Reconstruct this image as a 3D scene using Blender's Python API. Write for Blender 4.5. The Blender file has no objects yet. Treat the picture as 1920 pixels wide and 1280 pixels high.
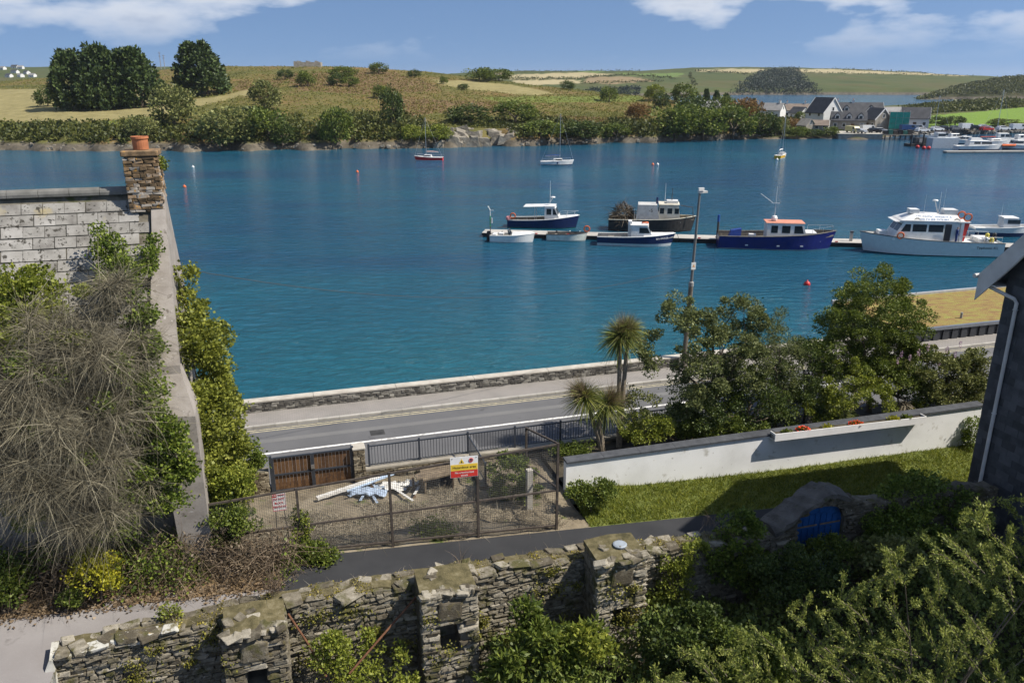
import bpy, math, random
import numpy as np
from mathutils import Vector, Matrix, Quaternion

SC = bpy.context.scene
COL = SC.collection
R = math.radians

# ------------------------------------------------------------------ camera
F_PX, CAM_H = 1492.0, 17.0
TILT = math.atan(490 / F_PX)
cam_d = bpy.data.cameras.new('camera')
cam_d.sensor_width = 36.0
cam_d.lens = F_PX / 1920 * 36.0
cam_d.clip_start = 0.2
cam_d.clip_end = 9000
cam = bpy.data.objects.new('camera', cam_d)
COL.objects.link(cam)
cam.location = (0, 0, CAM_H)
cam.rotation_euler = (math.pi / 2 - TILT, 0, 0)
SC.camera = cam
SC.render.resolution_x, SC.render.resolution_y = 1024, 682

# ------------------------------------------------------------------ street frame: u along the road, n away from the camera
A = R(16.7)
CA, SA = math.cos(A), math.sin(A)
def W(u, n, z=0.0):
    return Vector((u * CA - n * SA, u * SA + n * CA, z))

# ------------------------------------------------------------------ sky, sun, exposure
SUN_TO = Vector((-.62 * CA - .33 * SA, -.62 * SA + .33 * CA, -.84)).normalized()   # the way the light travels
CLOUD_AT = (3.7, 0.0, 0.74)
SUN_EL = math.asin(-SUN_TO.z)
SUN_AZ = math.atan2(-SUN_TO.x, -SUN_TO.y)
wd = bpy.data.worlds.new('World')
SC.world = wd
wd.use_nodes = True
wt = wd.node_tree
for nd in list(wt.nodes): wt.nodes.remove(nd)
def WN(t, **kw):
    n_ = wt.nodes.new(t)
    for k, v in kw.items(): setattr(n_, k, v)
    return n_
def wmath(op, a, b=None, c_=None):
    m = WN('ShaderNodeMath', operation=op)
    for i, v in enumerate((a, b, c_)):
        if v is None: continue
        if isinstance(v, (int, float)): m.inputs[i].default_value = v
        else: wt.links.new(v, m.inputs[i])
    return m.outputs[0]
w_out = WN('ShaderNodeOutputWorld'); w_bg = WN('ShaderNodeBackground')
w_tc = WN('ShaderNodeTexCoord'); w_sep = WN('ShaderNodeSeparateXYZ')
wt.links.new(w_tc.outputs['Generated'], w_sep.inputs[0])
wx, wy, wz = w_sep.outputs
w_zc = wmath('MAXIMUM', wz, 0.0)
w_zl = wmath('MULTIPLY_ADD', w_zc, 0.80, 0.20)
w_cmb = WN('ShaderNodeCombineXYZ')
wt.links.new(wx, w_cmb.inputs[0]); wt.links.new(wy, w_cmb.inputs[1]); wt.links.new(w_zl, w_cmb.inputs[2])
w_nrm = WN('ShaderNodeVectorMath', operation='NORMALIZE')
wt.links.new(w_cmb.outputs[0], w_nrm.inputs[0])
w_sky = WN('ShaderNodeTexSky', sky_type='NISHITA', sun_disc=False, sun_elevation=SUN_EL, sun_rotation=SUN_AZ,
           altitude=0.0, air_density=1.0, dust_density=0.25, ozone_density=2.2)
wt.links.new(w_nrm.outputs[0], w_sky.inputs[0])
# broken cumulus, the same all over the sky: flattened puffs in the direction of view
w_cz = wmath('MULTIPLY', w_zc, 3.0)
w_pl = WN('ShaderNodeCombineXYZ')
wt.links.new(wx, w_pl.inputs[0]); wt.links.new(wy, w_pl.inputs[1]); wt.links.new(w_cz, w_pl.inputs[2])
w_map = WN('ShaderNodeMapping'); w_map.inputs['Location'].default_value = CLOUD_AT
wt.links.new(w_pl.outputs[0], w_map.inputs[0])
w_n1 = WN('ShaderNodeTexNoise', noise_dimensions='3D'); w_n1.inputs['Scale'].default_value = 5.2; w_n1.inputs['Detail'].default_value = 9; w_n1.inputs['Roughness'].default_value = 0.52
wt.links.new(w_map.outputs[0], w_n1.inputs['Vector'])
w_r1 = WN('ShaderNodeValToRGB')
w_r1.color_ramp.elements[0].position = 0.525; w_r1.color_ramp.elements[0].color = (0, 0, 0, 1)
w_r1.color_ramp.elements[1].position = 0.63; w_r1.color_ramp.elements[1].color = (1, 1, 1, 1)
wt.links.new(w_n1.outputs[0], w_r1.inputs[0])
w_low = WN('ShaderNodeMapRange'); w_low.inputs[1].default_value = 0.02; w_low.inputs[2].default_value = 0.07
wt.links.new(w_zc, w_low.inputs[0])
w_msk = wmath('MULTIPLY', wmath('MULTIPLY', w_r1.outputs[0], w_low.outputs[0]), 0.86)
# thicker cloud is greyer, thin edges bright
w_r2 = WN('ShaderNodeValToRGB')
w_r2.color_ramp.elements[0].position = 0.54; w_r2.color_ramp.elements[0].color = (9.5, 9.7, 10.0, 1)
w_r2.color_ramp.elements[1].position = 0.70; w_r2.color_ramp.elements[1].color = (4.6, 5.2, 6.4, 1)
wt.links.new(w_n1.outputs[0], w_r2.inputs[0])
w_tint = WN('ShaderNodeMix', data_type='RGBA', blend_type='MULTIPLY'); w_tint.inputs[0].default_value = 1.0
w_tint.inputs[7].default_value = (0.90, 0.97, 1.08, 1)
wt.links.new(w_sky.outputs[0], w_tint.inputs[6])
w_mix = WN('ShaderNodeMix', data_type='RGBA')
wt.links.new(w_msk, w_mix.inputs[0]); wt.links.new(w_tint.outputs[2], w_mix.inputs[6]); wt.links.new(w_r2.outputs[0], w_mix.inputs[7])
wt.links.new(w_mix.outputs[2], w_bg.inputs[0]); w_bg.inputs[1].default_value = 0.082
wt.links.new(w_bg.outputs[0], w_out.inputs[0])

sun_d = bpy.data.lights.new('sun', 'SUN')
sun_d.energy = 5.0; sun_d.angle = R(0.53); sun_d.color = (1.0, 0.93, 0.82)
sun = bpy.data.objects.new('sun', sun_d); COL.objects.link(sun)
sun.location = (60, -40, 80)
sun.rotation_euler = SUN_TO.to_track_quat('-Z', 'Y').to_euler()

vs = SC.view_settings
vs.view_transform = 'Standard'; vs.look = 'None'; vs.exposure = 0.40; vs.gamma = 1.0; vs.use_curve_mapping = False
cy = SC.cycles
cy.use_denoising = True
cy.max_bounces = 6; cy.diffuse_bounces = 2; cy.glossy_bounces = 3; cy.transmission_bounces = 3; cy.transparent_max_bounces = 6; cy.volume_bounces = 0
cy.sample_clamp_indirect = 4.0
cy.caustics_reflective = False; cy.caustics_refractive = False

# ------------------------------------------------------------------ from a point of the picture to a point of the place
CT, ST = math.cos(TILT), math.sin(TILT)
def ray(px, py):
    x = (px - 960) / F_PX; y = (640 - py) / F_PX
    return Vector((x, CT + y * ST, -ST + y * CT))
def G(px, py, z=0.0):                      # on the level z
    d = ray(px, py); t = (z - CAM_H) / d.z
    return Vector((d.x * t, d.y * t, z))
def PN(px, py, n):                         # on the upright plane n = const: returns (u, z)
    d = ray(px, py); t = n / (-d.x * SA + d.y * CA)
    return (d.x * CA + d.y * SA) * t, CAM_H + d.z * t
def PY(px, py, Y):                         # at the distance Y
    d = ray(px, py); t = Y / d.y
    return Vector((d.x * t, Y, CAM_H + d.z * t))
def proj(p):
    f = p[1] * CT - (p[2] - CAM_H) * ST; up = p[1] * ST + (p[2] - CAM_H) * CT
    return 960 + F_PX * p[0] / f, 640 - F_PX * up / f

# ------------------------------------------------------------------ tagging
def tag(o, label=None, cat=None, group=None, kind=None):
    if label: o['label'] = label
    if cat: o['category'] = cat
    if group: o['group'] = group
    if kind: o['kind'] = kind
    return o
def thing(name, label, cat, loc=(0, 0, 0), rz=0.0, group=None):
    o = bpy.data.objects.new(name, None); COL.objects.link(o)
    o.empty_display_size = 0.2
    o.location = loc; o.rotation_euler = (0, 0, rz)
    return tag(o, label, cat, group)
def link(name, me, parent=None, loc=None, rot=None, scale=None):
    o = bpy.data.objects.new(name, me); COL.objects.link(o)
    if parent is not None: o.parent = parent
    if loc is not None: o.location = loc
    if rot is not None: o.rotation_euler = rot
    if scale is not None: o.scale = scale
    return o

# ------------------------------------------------------------------ mesh builder
class MB:
    def __init__(s): s.v = []; s.f = []; s.m = []; s.cur = 0
    def add(s, vs_, fs):
        o = len(s.v); s.v += [tuple(p) for p in vs_]
        for f in fs: s.f.append(tuple(i + o for i in f)); s.m.append(s.cur)
        return s
    def box(s, x0, x1, y0, y1, z0, z1):
        return s.add([(x0, y0, z0), (x1, y0, z0), (x1, y1, z0), (x0, y1, z0), (x0, y0, z1), (x1, y0, z1), (x1, y1, z1), (x0, y1, z1)],
                     [(0, 3, 2, 1), (4, 5, 6, 7), (0, 1, 5, 4), (1, 2, 6, 5), (2, 3, 7, 6), (3, 0, 4, 7)])
    def hexa(s, p):                         # eight corners, bottom ring then top ring
        return s.add(p, [(0, 3, 2, 1), (4, 5, 6, 7), (0, 1, 5, 4), (1, 2, 6, 5), (2, 3, 7, 6), (3, 0, 4, 7)])
    def bar(s, a, b, w, h=None, up=(0, 0, 1)):
        a = Vector(a); b = Vector(b); h = w if h is None else h
        d = (b - a).normalized(); up = Vector(up)
        if abs(d.dot(up)) > .98: up = Vector((0, 1, 0))
        sx = d.cross(up).normalized() * (w / 2); sz = sx.cross(d).normalized() * (h / 2)
        return s.hexa([a - sx - sz, a + sx - sz, b + sx - sz, b - sx - sz, a - sx + sz, a + sx + sz, b + sx + sz, b - sx + sz])
    def tube(s, pts, rad, seg=8, caps=True):
        pts = [Vector(p) for p in pts]; n_ = len(pts)
        if isinstance(rad, (int, float)): rad = [rad] * n_
        ref = None; rings = []
        for i, p in enumerate(pts):
            d = (pts[min(i + 1, n_ - 1)] - pts[max(i - 1, 0)])
            d = d.normalized() if d.length > 1e-9 else Vector((0, 0, 1))
            if ref is None: ref = Vector((1, 0, 0)) if abs(d.x) < .9 else Vector((0, 1, 0))
            a = (ref - d * ref.dot(d)).normalized(); b = d.cross(a); ref = a
            rings.append([p + (a * math.cos(2 * math.pi * k / seg) + b * math.sin(2 * math.pi * k / seg)) * rad[i] for k in range(seg)])
        return s.loft(rings, caps)
    def loft(s, rings, caps=True, closed=True):
        seg = len(rings[0]); vs_ = [p for r in rings for p in r]; fs = []
        for i in range(len(rings) - 1):
            for k in range(seg if closed else seg - 1):
                k2 = (k + 1) % seg
                fs.append((i * seg + k, i * seg + k2, (i + 1) * seg + k2, (i + 1) * seg + k))
        if caps:
            fs.append(tuple(range(seg - 1, -1, -1))); fs.append(tuple((len(rings) - 1) * seg + k for k in range(seg)))
        return s.add(vs_, fs)
    def lathe(s, prof, c=(0, 0, 0), seg=12):
        c = Vector(c)
        return s.loft([[c + Vector((r * math.cos(2 * math.pi * k / seg), r * math.sin(2 * math.pi * k / seg), z)) for k in range(seg)] for r, z in prof])
    def prism(s, poly, axis, a, b):         # polygon in the other two coordinates, carried along the axis
        def P(q, t):
            return {'x': (t, q[0], q[1]), 'y': (q[0], t, q[1]), 'z': (q[0], q[1], t)}[axis]
        n_ = len(poly)
        return s.add([P(q, a) for q in poly] + [P(q, b) for q in poly],
                     [tuple(range(n_)), tuple(range(2 * n_ - 1, n_ - 1, -1))] + [(i, i + n_, (i + 1) % n_ + n_, (i + 1) % n_) for i in range(n_)])
    def torus(s, c, r, t, normal=(0, 1, 0), seg=18, sec=6):
        q = Vector((0, 0, 1)).rotation_difference(Vector(normal)); c = Vector(c); vs_ = []; fs = []
        for i in range(seg):
            a = 2 * math.pi * i / seg
            for j in range(sec):
                b = 2 * math.pi * j / sec
                vs_.append(c + q @ Vector(((r + t * math.cos(b)) * math.cos(a), (r + t * math.cos(b)) * math.sin(a), t * math.sin(b))))
        for i in range(seg):
            for j in range(sec):
                fs.append((i * sec + j, ((i + 1) % seg) * sec + j, ((i + 1) % seg) * sec + (j + 1) % sec, i * sec + (j + 1) % sec))
        return s.add(vs_, fs)
    def mesh(s, name, mats, smooth=False):
        me = bpy.data.meshes.new(name)
        me.from_pydata(s.v, [], s.f)
        for m in (mats if isinstance(mats, (list, tuple)) else [mats]): me.materials.append(m)
        if any(s.m): me.polygons.foreach_set('material_index', s.m)
        if smooth: me.polygons.foreach_set('use_smooth', [True] * len(s.f))
        me.validate(); me.update()
        return me
    def build(s, name, mats, parent=None, smooth=False, recalc=True, loc=None, rz=None, bevel=0.0):
        me = s.mesh(name, mats, smooth)
        if recalc:
            import bmesh
            bm = bmesh.new(); bm.from_mesh(me); bmesh.ops.recalc_face_normals(bm, faces=bm.faces)
            bm.to_mesh(me); bm.free()
        o = link(name, me, parent, loc, None if rz is None else (0, 0, rz))
        if bevel:
            md = o.modifiers.new('bevel', 'BEVEL'); md.width = bevel; md.segments = 2; md.limit_method = 'ANGLE'
        return o

def np_mesh(name, V, Fq, mat, parent=None, rnd=None, smooth=False, kind=None):
    """V (n,3), Fq (m,k) with k = 3 or 4"""
    me = bpy.data.meshes.new(name)
    V = np.asarray(V, np.float32); Fq = np.asarray(Fq, np.int32); k = Fq.shape[1]
    me.vertices.add(len(V)); me.vertices.foreach_set('co', V.ravel())
    me.loops.add(Fq.size); me.loops.foreach_set('vertex_index', Fq.ravel())
    me.polygons.add(len(Fq)); me.polygons.foreach_set('loop_start', np.arange(0, Fq.size, k, dtype=np.int32))
    for m in (mat if isinstance(mat, (list, tuple)) else [mat]): me.materials.append(m)
    me.update(calc_edges=True)
    if smooth: me.polygons.foreach_set('use_smooth', np.ones(len(Fq), bool))
    if rnd is not None:
        a = me.attributes.new('rnd', 'FLOAT', 'FACE'); a.data.foreach_set('value', np.asarray(rnd, np.float32))
    return link(name, me, parent)

# ------------------------------------------------------------------ procedural materials
def new_mat(name):
    m = bpy.data.materials.new(name); m.use_nodes = True
    t = m.node_tree
    for nd in list(t.nodes): t.nodes.remove(nd)
    out = t.nodes.new('ShaderNodeOutputMaterial'); b = t.nodes.new('ShaderNodeBsdfPrincipled')
    t.links.new(b.outputs[0], out.inputs[0])
    return m, t, b, out
def noise(t, vec, scale, detail=5, rough=.55, dist=0.0):
    n_ = t.nodes.new('ShaderNodeTexNoise')
    n_.inputs['Scale'].default_value = scale; n_.inputs['Detail'].default_value = detail
    n_.inputs['Roughness'].default_value = rough; n_.inputs['Distortion'].default_value = dist
    if vec is not None: t.links.new(vec, n_.inputs['Vector'])
    return n_.outputs[0]
def ramp(t, fac, stops):
    r_ = t.nodes.new('ShaderNodeValToRGB'); cr = r_.color_ramp
    while len(cr.elements) < len(stops): cr.elements.new(.5)
    for e, (p, c_) in zip(cr.elements, stops):
        e.position = p; e.color = (*c_, 1) if len(c_) == 3 else c_
    t.links.new(fac, r_.inputs[0]); return r_.outputs[0]
def mixc(t, fac, a, b, mode='MIX'):
    m = t.nodes.new('ShaderNodeMix'); m.data_type = 'RGBA'; m.blend_type = mode
    for i, v in ((0, fac), (6, a), (7, b)):
        if isinstance(v, (int, float)): m.inputs[i].default_value = v
        elif isinstance(v, tuple): m.inputs[i].default_value = (*v, 1)
        else: t.links.new(v, m.inputs[i])
    return m.outputs[2]
def mth(t, op, a, b=None, c_=None, clamp=False):
    m = t.nodes.new('ShaderNodeMath'); m.operation = op; m.use_clamp = clamp
    for i, v in enumerate((a, b, c_)):
        if v is None: continue
        if isinstance(v, (int, float)): m.inputs[i].default_value = v
        else: t.links.new(v, m.inputs[i])
    return m.outputs[0]
def wpos(t): return t.nodes.new('ShaderNodeNewGeometry').outputs['Position']
def opos(t): return t.nodes.new('ShaderNodeTexCoord').outputs['Object']
def stretch(t, vec, sx, sy, sz, rz=0.0):
    m = t.nodes.new('ShaderNodeMapping'); m.inputs['Scale'].default_value = (sx, sy, sz); m.inputs['Rotation'].default_value = (0, 0, rz)
    t.links.new(vec, m.inputs[0]); return m.outputs[0]
def bump(t, b, h, strength=.3, dist=.02, normal_in=None):
    n_ = t.nodes.new('ShaderNodeBump'); n_.inputs['Strength'].default_value = strength; n_.inputs['Distance'].default_value = dist
    t.links.new(h, n_.inputs['Height'])
    if normal_in is not None: t.links.new(normal_in, n_.inputs['Normal'])
    t.links.new(n_.outputs[0], b.inputs['Normal']); return n_.outputs[0]
def orand(t): return t.nodes.new('ShaderNodeObjectInfo').outputs['Random']

def surf(name, stops, scale=2.0, rough=.8, detail=7, bstr=.25, bdist=.01, bscale=None, spots=None, rand=0.0, spec=.3, metal=0.0, dist=0.0):
    """weathered surface: noise through a colour ramp, optional second layer of spots (colour, scale, threshold), relief"""
    m, t, b, out = new_mat(name)
    p = wpos(t)
    f = noise(t, p, scale, detail, .6, dist)
    if rand:
        f = mth(t, 'ADD', f, mth(t, 'MULTIPLY', mth(t, 'SUBTRACT', orand(t), .5), rand), clamp=True)
    c_ = ramp(t, f, stops)
    for sp in (spots or []):
        g = noise(t, p, sp[1], 4, .6)
        k = ramp(t, g, [(sp[2], (0, 0, 0)), (min(sp[2] + sp[3], 1), (1, 1, 1))])
        c_ = mixc(t, k, c_, sp[0])
    t.links.new(c_, b.inputs['Base Color'])
    b.inputs['Roughness'].default_value = rough; b.inputs['Specular IOR Level'].default_value = spec; b.inputs['Metallic'].default_value = metal
    if bstr: bump(t, b, noise(t, p, bscale or scale * 6, 6, .65), bstr, bdist)
    return m
def plain(name, c_, rough=.5, spec=.4, metal=0.0, var=.12, scale=3.0):
    lo = tuple(max(0, x * (1 - var * 1.6)) for x in c_); hi = tuple(min(1, x * (1 + var)) for x in c_)
    return surf(name, [(.3, lo), (.7, hi)], scale, rough, 5, 0, spec=spec, metal=metal)
LEAFK = (1.80, 1.62, 1.02)
def leafmat(name, dark, mid, light, trans=.3, extra=None, big=.25, rough=.55):
    LK = LEAFK if trans > .12 else (1, 1, 1)
    if extra is None and trans > .2: extra = (light[0] * 1.9, light[1] * 1.4, light[2] * 1.1)
    """foliage: each leaf has its own tone, with broad patches of tone through the plant"""
    m, t, b, out = new_mat(name)
    at = t.nodes.new('ShaderNodeAttribute'); at.attribute_name = 'rnd'
    f = mth(t, 'ADD', mth(t, 'MULTIPLY', at.outputs['Fac'], .6), mth(t, 'MULTIPLY', noise(t, wpos(t), big, 4, .6), .45))
    st = [(.15, tuple(x * y for x, y in zip(dark, LK))), (.48, tuple(x * y for x, y in zip(mid, LK))), (.85, tuple(x * y for x, y in zip(light, LK)))]
    if extra: st.append((.97, extra))
    c_ = ramp(t, f, st)
    t.links.new(c_, b.inputs['Base Color']); b.inputs['Roughness'].default_value = rough; b.inputs['Specular IOR Level'].default_value = .35
    tr = t.nodes.new('ShaderNodeBsdfTranslucent'); t.links.new(c_, tr.inputs[0])
    ms = t.nodes.new('ShaderNodeMixShader'); ms.inputs[0].default_value = trans
    t.links.new(b.outputs[0], ms.inputs[1]); t.links.new(tr.outputs[0], ms.inputs[2]); t.links.new(ms.outputs[0], out.inputs[0])
    return m

# ------------------------------------------------------------------ foliage
def unit(a): return a / np.maximum(np.linalg.norm(a, axis=1, keepdims=True), 1e-9)
def leaves(name, mat, parent, pos, out_dir, rng, length=.1, width=.04, up=.25, rand=.8, kind=None, vary=.85):
    """one folded quad for each leaf: base, side, tip, side"""
    n_ = len(pos)
    d = unit(out_dir + rng.normal(0, rand, (n_, 3)) + np.array([0, 0, up]))
    sd = unit(np.cross(d, rng.normal(0, 1, (n_, 3))))
    nm = np.cross(sd, d)
    L = (length * (1 - vary / 2 + vary * rng.random((n_, 1)))); Wd = width * (1 - vary / 2 + vary * rng.random((n_, 1)))
    V = np.empty((n_, 4, 3))
    V[:, 0] = pos; V[:, 2] = pos + d * L
    midp = pos + d * L * .5 - nm * Wd * .25
    V[:, 1] = midp + sd * Wd; V[:, 3] = midp - sd * Wd
    o = np_mesh(name, V.reshape(-1, 3), np.arange(n_ * 4).reshape(-1, 4), mat, parent, rng.random(n_))
    if kind: o['kind'] = kind
    return o
def ell(rng, n_, c_, r, shell=.55):
    """points of an ellipsoid, thicker towards its surface, and their outward directions"""
    d = unit(rng.normal(0, 1, (n_, 3)))
    k = shell + (1 - shell) * rng.random((n_, 1)) ** .6
    return np.array(c_) + d * k * np.array(r), d
def clumps(rng, c_, r, nc, cr, nl, shell=.5, flat=.75, low=-1.0):
    """leaf positions gathered in clumps spread through an ellipsoid"""
    cc, cd = ell(rng, nc, c_, r, shell)
    keep = cd[:, 2] > low
    cc = cc[keep]; cd = cd[keep]; nc = len(cc)
    idx = rng.integers(0, nc, nl)
    rad = cr * (.6 + .8 * rng.random(nc))
    d = unit(rng.normal(0, 1, (nl, 3)))
    k = (.35 + .65 * rng.random((nl, 1)) ** .5) * np.where(rng.random((nl, 1)) < .10, 1.0 + .7 * rng.random((nl, 1)), 1.0)
    p = cc[idx] + d * k * rad[idx][:, None] * np.array([1, 1, flat])
    return p, unit(d + cd[idx] * .6), cc
def strands(name, mat, parent, base, dirs, rng, length=.6, width=.006, bend=.5, sag=.3, seg=3, kind=None, vary=.6):
    """thin ribbons: stems, dry twigs, grass blades, palm leaves"""
    n_ = len(base)
    d = unit(dirs); L = length * (1 - vary / 2 + vary * rng.random((n_, 1)))
    b = rng.normal(0, bend, (n_, 3)); sd = unit(np.cross(d, rng.normal(0, 1, (n_, 3))))
    rows = []
    for k in range(seg + 1):
        t_ = k / seg
        p = base + (d * t_ + b * t_ * t_ * .5 + np.array([0, 0, -sag]) * t_ * t_) * L
        w = sd * width * (1 - .85 * t_)
        rows.append(np.stack([p - w, p + w], 1))
    V = np.stack(rows, 1).reshape(n_, -1, 3); m_ = (seg + 1) * 2
    q = np.array([[2 * k, 2 * k + 1, 2 * k + 3, 2 * k + 2] for k in range(seg)])
    Fq = (np.arange(n_)[:, None, None] * m_ + q[None]).reshape(-1, 4)
    o = np_mesh(name, V.reshape(-1, 3), Fq, mat, parent, np.repeat(rng.random(n_), seg))
    if kind: o['kind'] = kind
    return o

# ================================================================== materials
M = {}
M['stone'] = surf('stone', [(.25, (.085, .072, .05)), (.5, (.19, .168, .125)), (.75, (.33, .30, .24))], 5.0, .92, rand=.6, bstr=.9, bdist=.03, bscale=18,
                  spots=[((.085, .08, .03), 1.7, .54, .10), ((.12, .10, .05), 6, .60, .06), ((.46, .44, .38), 9, .66, .06)])
M['mortar'] = surf('mortar', [(.3, (.085, .075, .055)), (.7, (.20, .18, .14))], 4.0, .95, bstr=.5, spots=[((.07, .08, .025), 1.6, .55, .1)])
M['seastone'] = surf('sea_wall_stone', [(.25, (.085, .08, .072)), (.5, (.17, .16, .14)), (.75, (.30, .285, .25))], 6.0, .9, rand=.6, bstr=.5, bdist=.015)
M['seamortar'] = surf('sea_wall_mortar', [(.3, (.07, .066, .06)), (.7, (.13, .12, .105))], 5.0, .95, bstr=.4)
M['cap'] = surf('concrete_cap', [(.3, (.36, .33, .28)), (.7, (.52, .49, .43))], 2.5, .85, bstr=.3)
M['asphalt'] = surf('asphalt', [(.3, (.10, .10, .104)), (.7, (.135, .135, .138))], .35, .85, bstr=.35, bdist=.004, bscale=90, spots=[((.17, .17, .17), 60, .66, .05), ((.075, .075, .078), .9, .64, .08)])
M['asphalt_old'] = surf('old_asphalt', [(.3, (.20, .185, .18)), (.7, (.27, .255, .25))], .5, .9, bstr=.4, bdist=.004, bscale=70, spots=[((.36, .35, .34), 50, .64, .06), ((.13, .12, .115), 1.2, .62, .1)])
M['asphalt_new'] = surf('new_tarmac', [(.3, (.026, .027, .030)), (.7, (.040, .041, .044))], .8, .85, bstr=.5, bdist=.005, bscale=60, spots=[((.22, .22, .21), 16, .78, .02)])
M['line_white'] = surf('white_road_paint', [(.35, (.40, .39, .37)), (.55, (.76, .75, .72))], 6, .6, bstr=.1)
M['line_yellow'] = surf('yellow_road_paint', [(.35, (.36, .32, .22)), (.6, (.66, .58, .36))], 6, .6, bstr=.1)
M['kerb'] = surf('kerb_concrete', [(.3, (.30, .285, .255)), (.7, (.42, .40, .36))], 3, .85, rand=.3, bstr=.2)
def paver_mat():
    m, t, b, out = new_mat('footpath_pavers')
    p = stretch(t, wpos(t), 1, 1, 1, -A)
    br = t.nodes.new('ShaderNodeTexBrick'); br.offset = .5
    br.inputs['Scale'].default_value = 1.0; br.inputs['Mortar Size'].default_value = .012; br.inputs['Brick Width'].default_value = .2; br.inputs['Row Height'].default_value = .1
    br.inputs['Color1'].default_value = (.27, .245, .225, 1); br.inputs['Color2'].default_value = (.22, .205, .19, 1); br.inputs['Mortar'].default_value = (.13, .12, .11, 1)
    t.links.new(p, br.inputs['Vector'])
    c_ = mixc(t, .5, br.outputs[0], ramp(t, noise(t, wpos(t), .9, 5), [(.3, (.21, .20, .185)), (.7, (.30, .28, .26))]))
    t.links.new(c_, b.inputs['Base Color']); b.inputs['Roughness'].default_value = .9
    bump(t, b, br.outputs['Fac'], -.3, .005)
    return m
M['paver'] = paver_mat()
M['soil'] = surf('dry_soil', [(.3, (.13, .105, .07)), (.55, (.24, .20, .14)), (.8, (.36, .31, .23))], 1.3, .95, bstr=.8, bdist=.04, bscale=7, spots=[((.09, .11, .03), 1.1, .60, .1)])
M['bed'] = surf('dark_soil', [(.3, (.035, .03, .02)), (.7, (.09, .075, .05))], 2, .95, bstr=.6, bdist=.03)
M['turf'] = surf('turf', [(.3, (.09, .115, .022)), (.7, (.16, .18, .045))], 3, .95, bstr=.5, bdist=.03, bscale=30)
M['verge'] = surf('leaf_litter', [(.25, (.10, .075, .045)), (.55, (.22, .15, .08)), (.8, (.34, .25, .15))], 7, .95, bstr=.8, bdist=.03, bscale=25)
M['rock'] = surf('shore_rock', [(.3, (.12, .105, .085)), (.55, (.25, .225, .18)), (.8, (.40, .37, .31))], .5, .9, bstr=.8, bdist=.5, bscale=1.2)

def water_mat():
    m, t, b, out = new_mat('sea_water')
    p = wpos(t)
    big = noise(t, stretch(t, p, .012, .03, 1), 1.0, 4, .55, .4)          # broad lanes of wind and of deeper water
    c_ = ramp(t, big, [(.38, (.007, .054, .112)), (.62, (.012, .092, .145))])
    sp_ = t.nodes.new('ShaderNodeSeparateXYZ'); t.links.new(p, sp_.inputs[0])
    off = mth(t, 'ADD', mth(t, 'MULTIPLY', sp_.outputs[0], -SA), mth(t, 'MULTIPLY', sp_.outputs[1], CA))       # metres out from the street line: the bed shelves away from the sea wall
    sh_ = t.nodes.new('ShaderNodeMapRange'); sh_.interpolation_type = 'SMOOTHSTEP'; sh_.inputs[1].default_value = 35; sh_.inputs[2].default_value = 80; sh_.inputs[3].default_value = .45; sh_.inputs[4].default_value = 0
    t.links.new(off, sh_.inputs[0]); c_ = mixc(t, sh_.outputs[0], c_, (.014, .118, .138))
    t.links.new(c_, b.inputs['Base Color'])
    b.inputs['IOR'].default_value = 1.333; b.inputs['Specular IOR Level'].default_value = .5
    rr = t.nodes.new('ShaderNodeMapRange'); rr.inputs[3].default_value = .06; rr.inputs[4].default_value = .14
    t.links.new(big, rr.inputs[0]); t.links.new(rr.outputs[0], b.inputs['Roughness'])
    h1 = noise(t, stretch(t, p, .55, 1.25, 1, R(12)), 1.0, 6, .62, .6)
    h2 = noise(t, stretch(t, p, .13, .24, 1, R(8)), 1.0, 4, .5, .3)
    h = mth(t, 'ADD', mth(t, 'MULTIPLY', h1, .42), mth(t, 'MULTIPLY', h2, .55))
    st = t.nodes.new('ShaderNodeMapRange'); st.inputs[1].default_value = .3; st.inputs[2].default_value = .7; st.inputs[3].default_value = .55; st.inputs[4].default_value = 1.0
    t.links.new(big, st.inputs[0])
    n_ = t.nodes.new('ShaderNodeBump'); n_.inputs['Distance'].default_value = 1.5
    t.links.new(st.outputs[0], n_.inputs['Strength']); t.links.new(h, n_.inputs['Height']); t.links.new(n_.outputs[0], b.inputs['Normal'])
    return m
M['water'] = water_mat()

# ================================================================== water and near ground
o = MB().add([(-4000, -300, 0), (4000, -300, 0), (4000, 6000, 0), (-4000, 6000, 0)], [(0, 1, 2, 3)]).build('water', M['water'])
tag(o, 'blue green harbour water rippled by wind', 'water', kind='structure')

def lane_z(u): return 3.3 - .065 * u
def sheet(name, u0, u1, n0, n1, zf, mat, nu=40, nn=12, rough=0.0, seed=1, label=None, cat=None):
    rg = np.random.default_rng(seed)
    us = np.linspace(u0, u1, nu + 1); ns = np.linspace(n0, n1, nn + 1)
    V = []
    for j, n_ in enumerate(ns):
        for i, u in enumerate(us):
            e = 0 if (i in (0, nu) or j in (0, nn)) else rough * rg.normal()
            V.append(W(u, n_, zf(u, n_) + e))
    Fq = [(j * (nu + 1) + i, j * (nu + 1) + i + 1, (j + 1) * (nu + 1) + i + 1, (j + 1) * (nu + 1) + i) for j in range(nn) for i in range(nu)]
    o = np_mesh(name, np.array([tuple(v) for v in V]), Fq, mat, smooth=True)
    return tag(o, label, cat, kind='structure')
base = MB()
base.hexa([W(-45, -40, -2), W(70, -40, -2), W(70, 34.6, -2), W(-45, 34.6, -2), W(-45, -40, .55), W(70, -40, .55), W(70, 34.6, .55), W(-45, 34.6, .55)])
tag(base.build('ground', M['bed']), 'low dark ground under the waterside gardens', 'ground', kind='structure')
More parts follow.
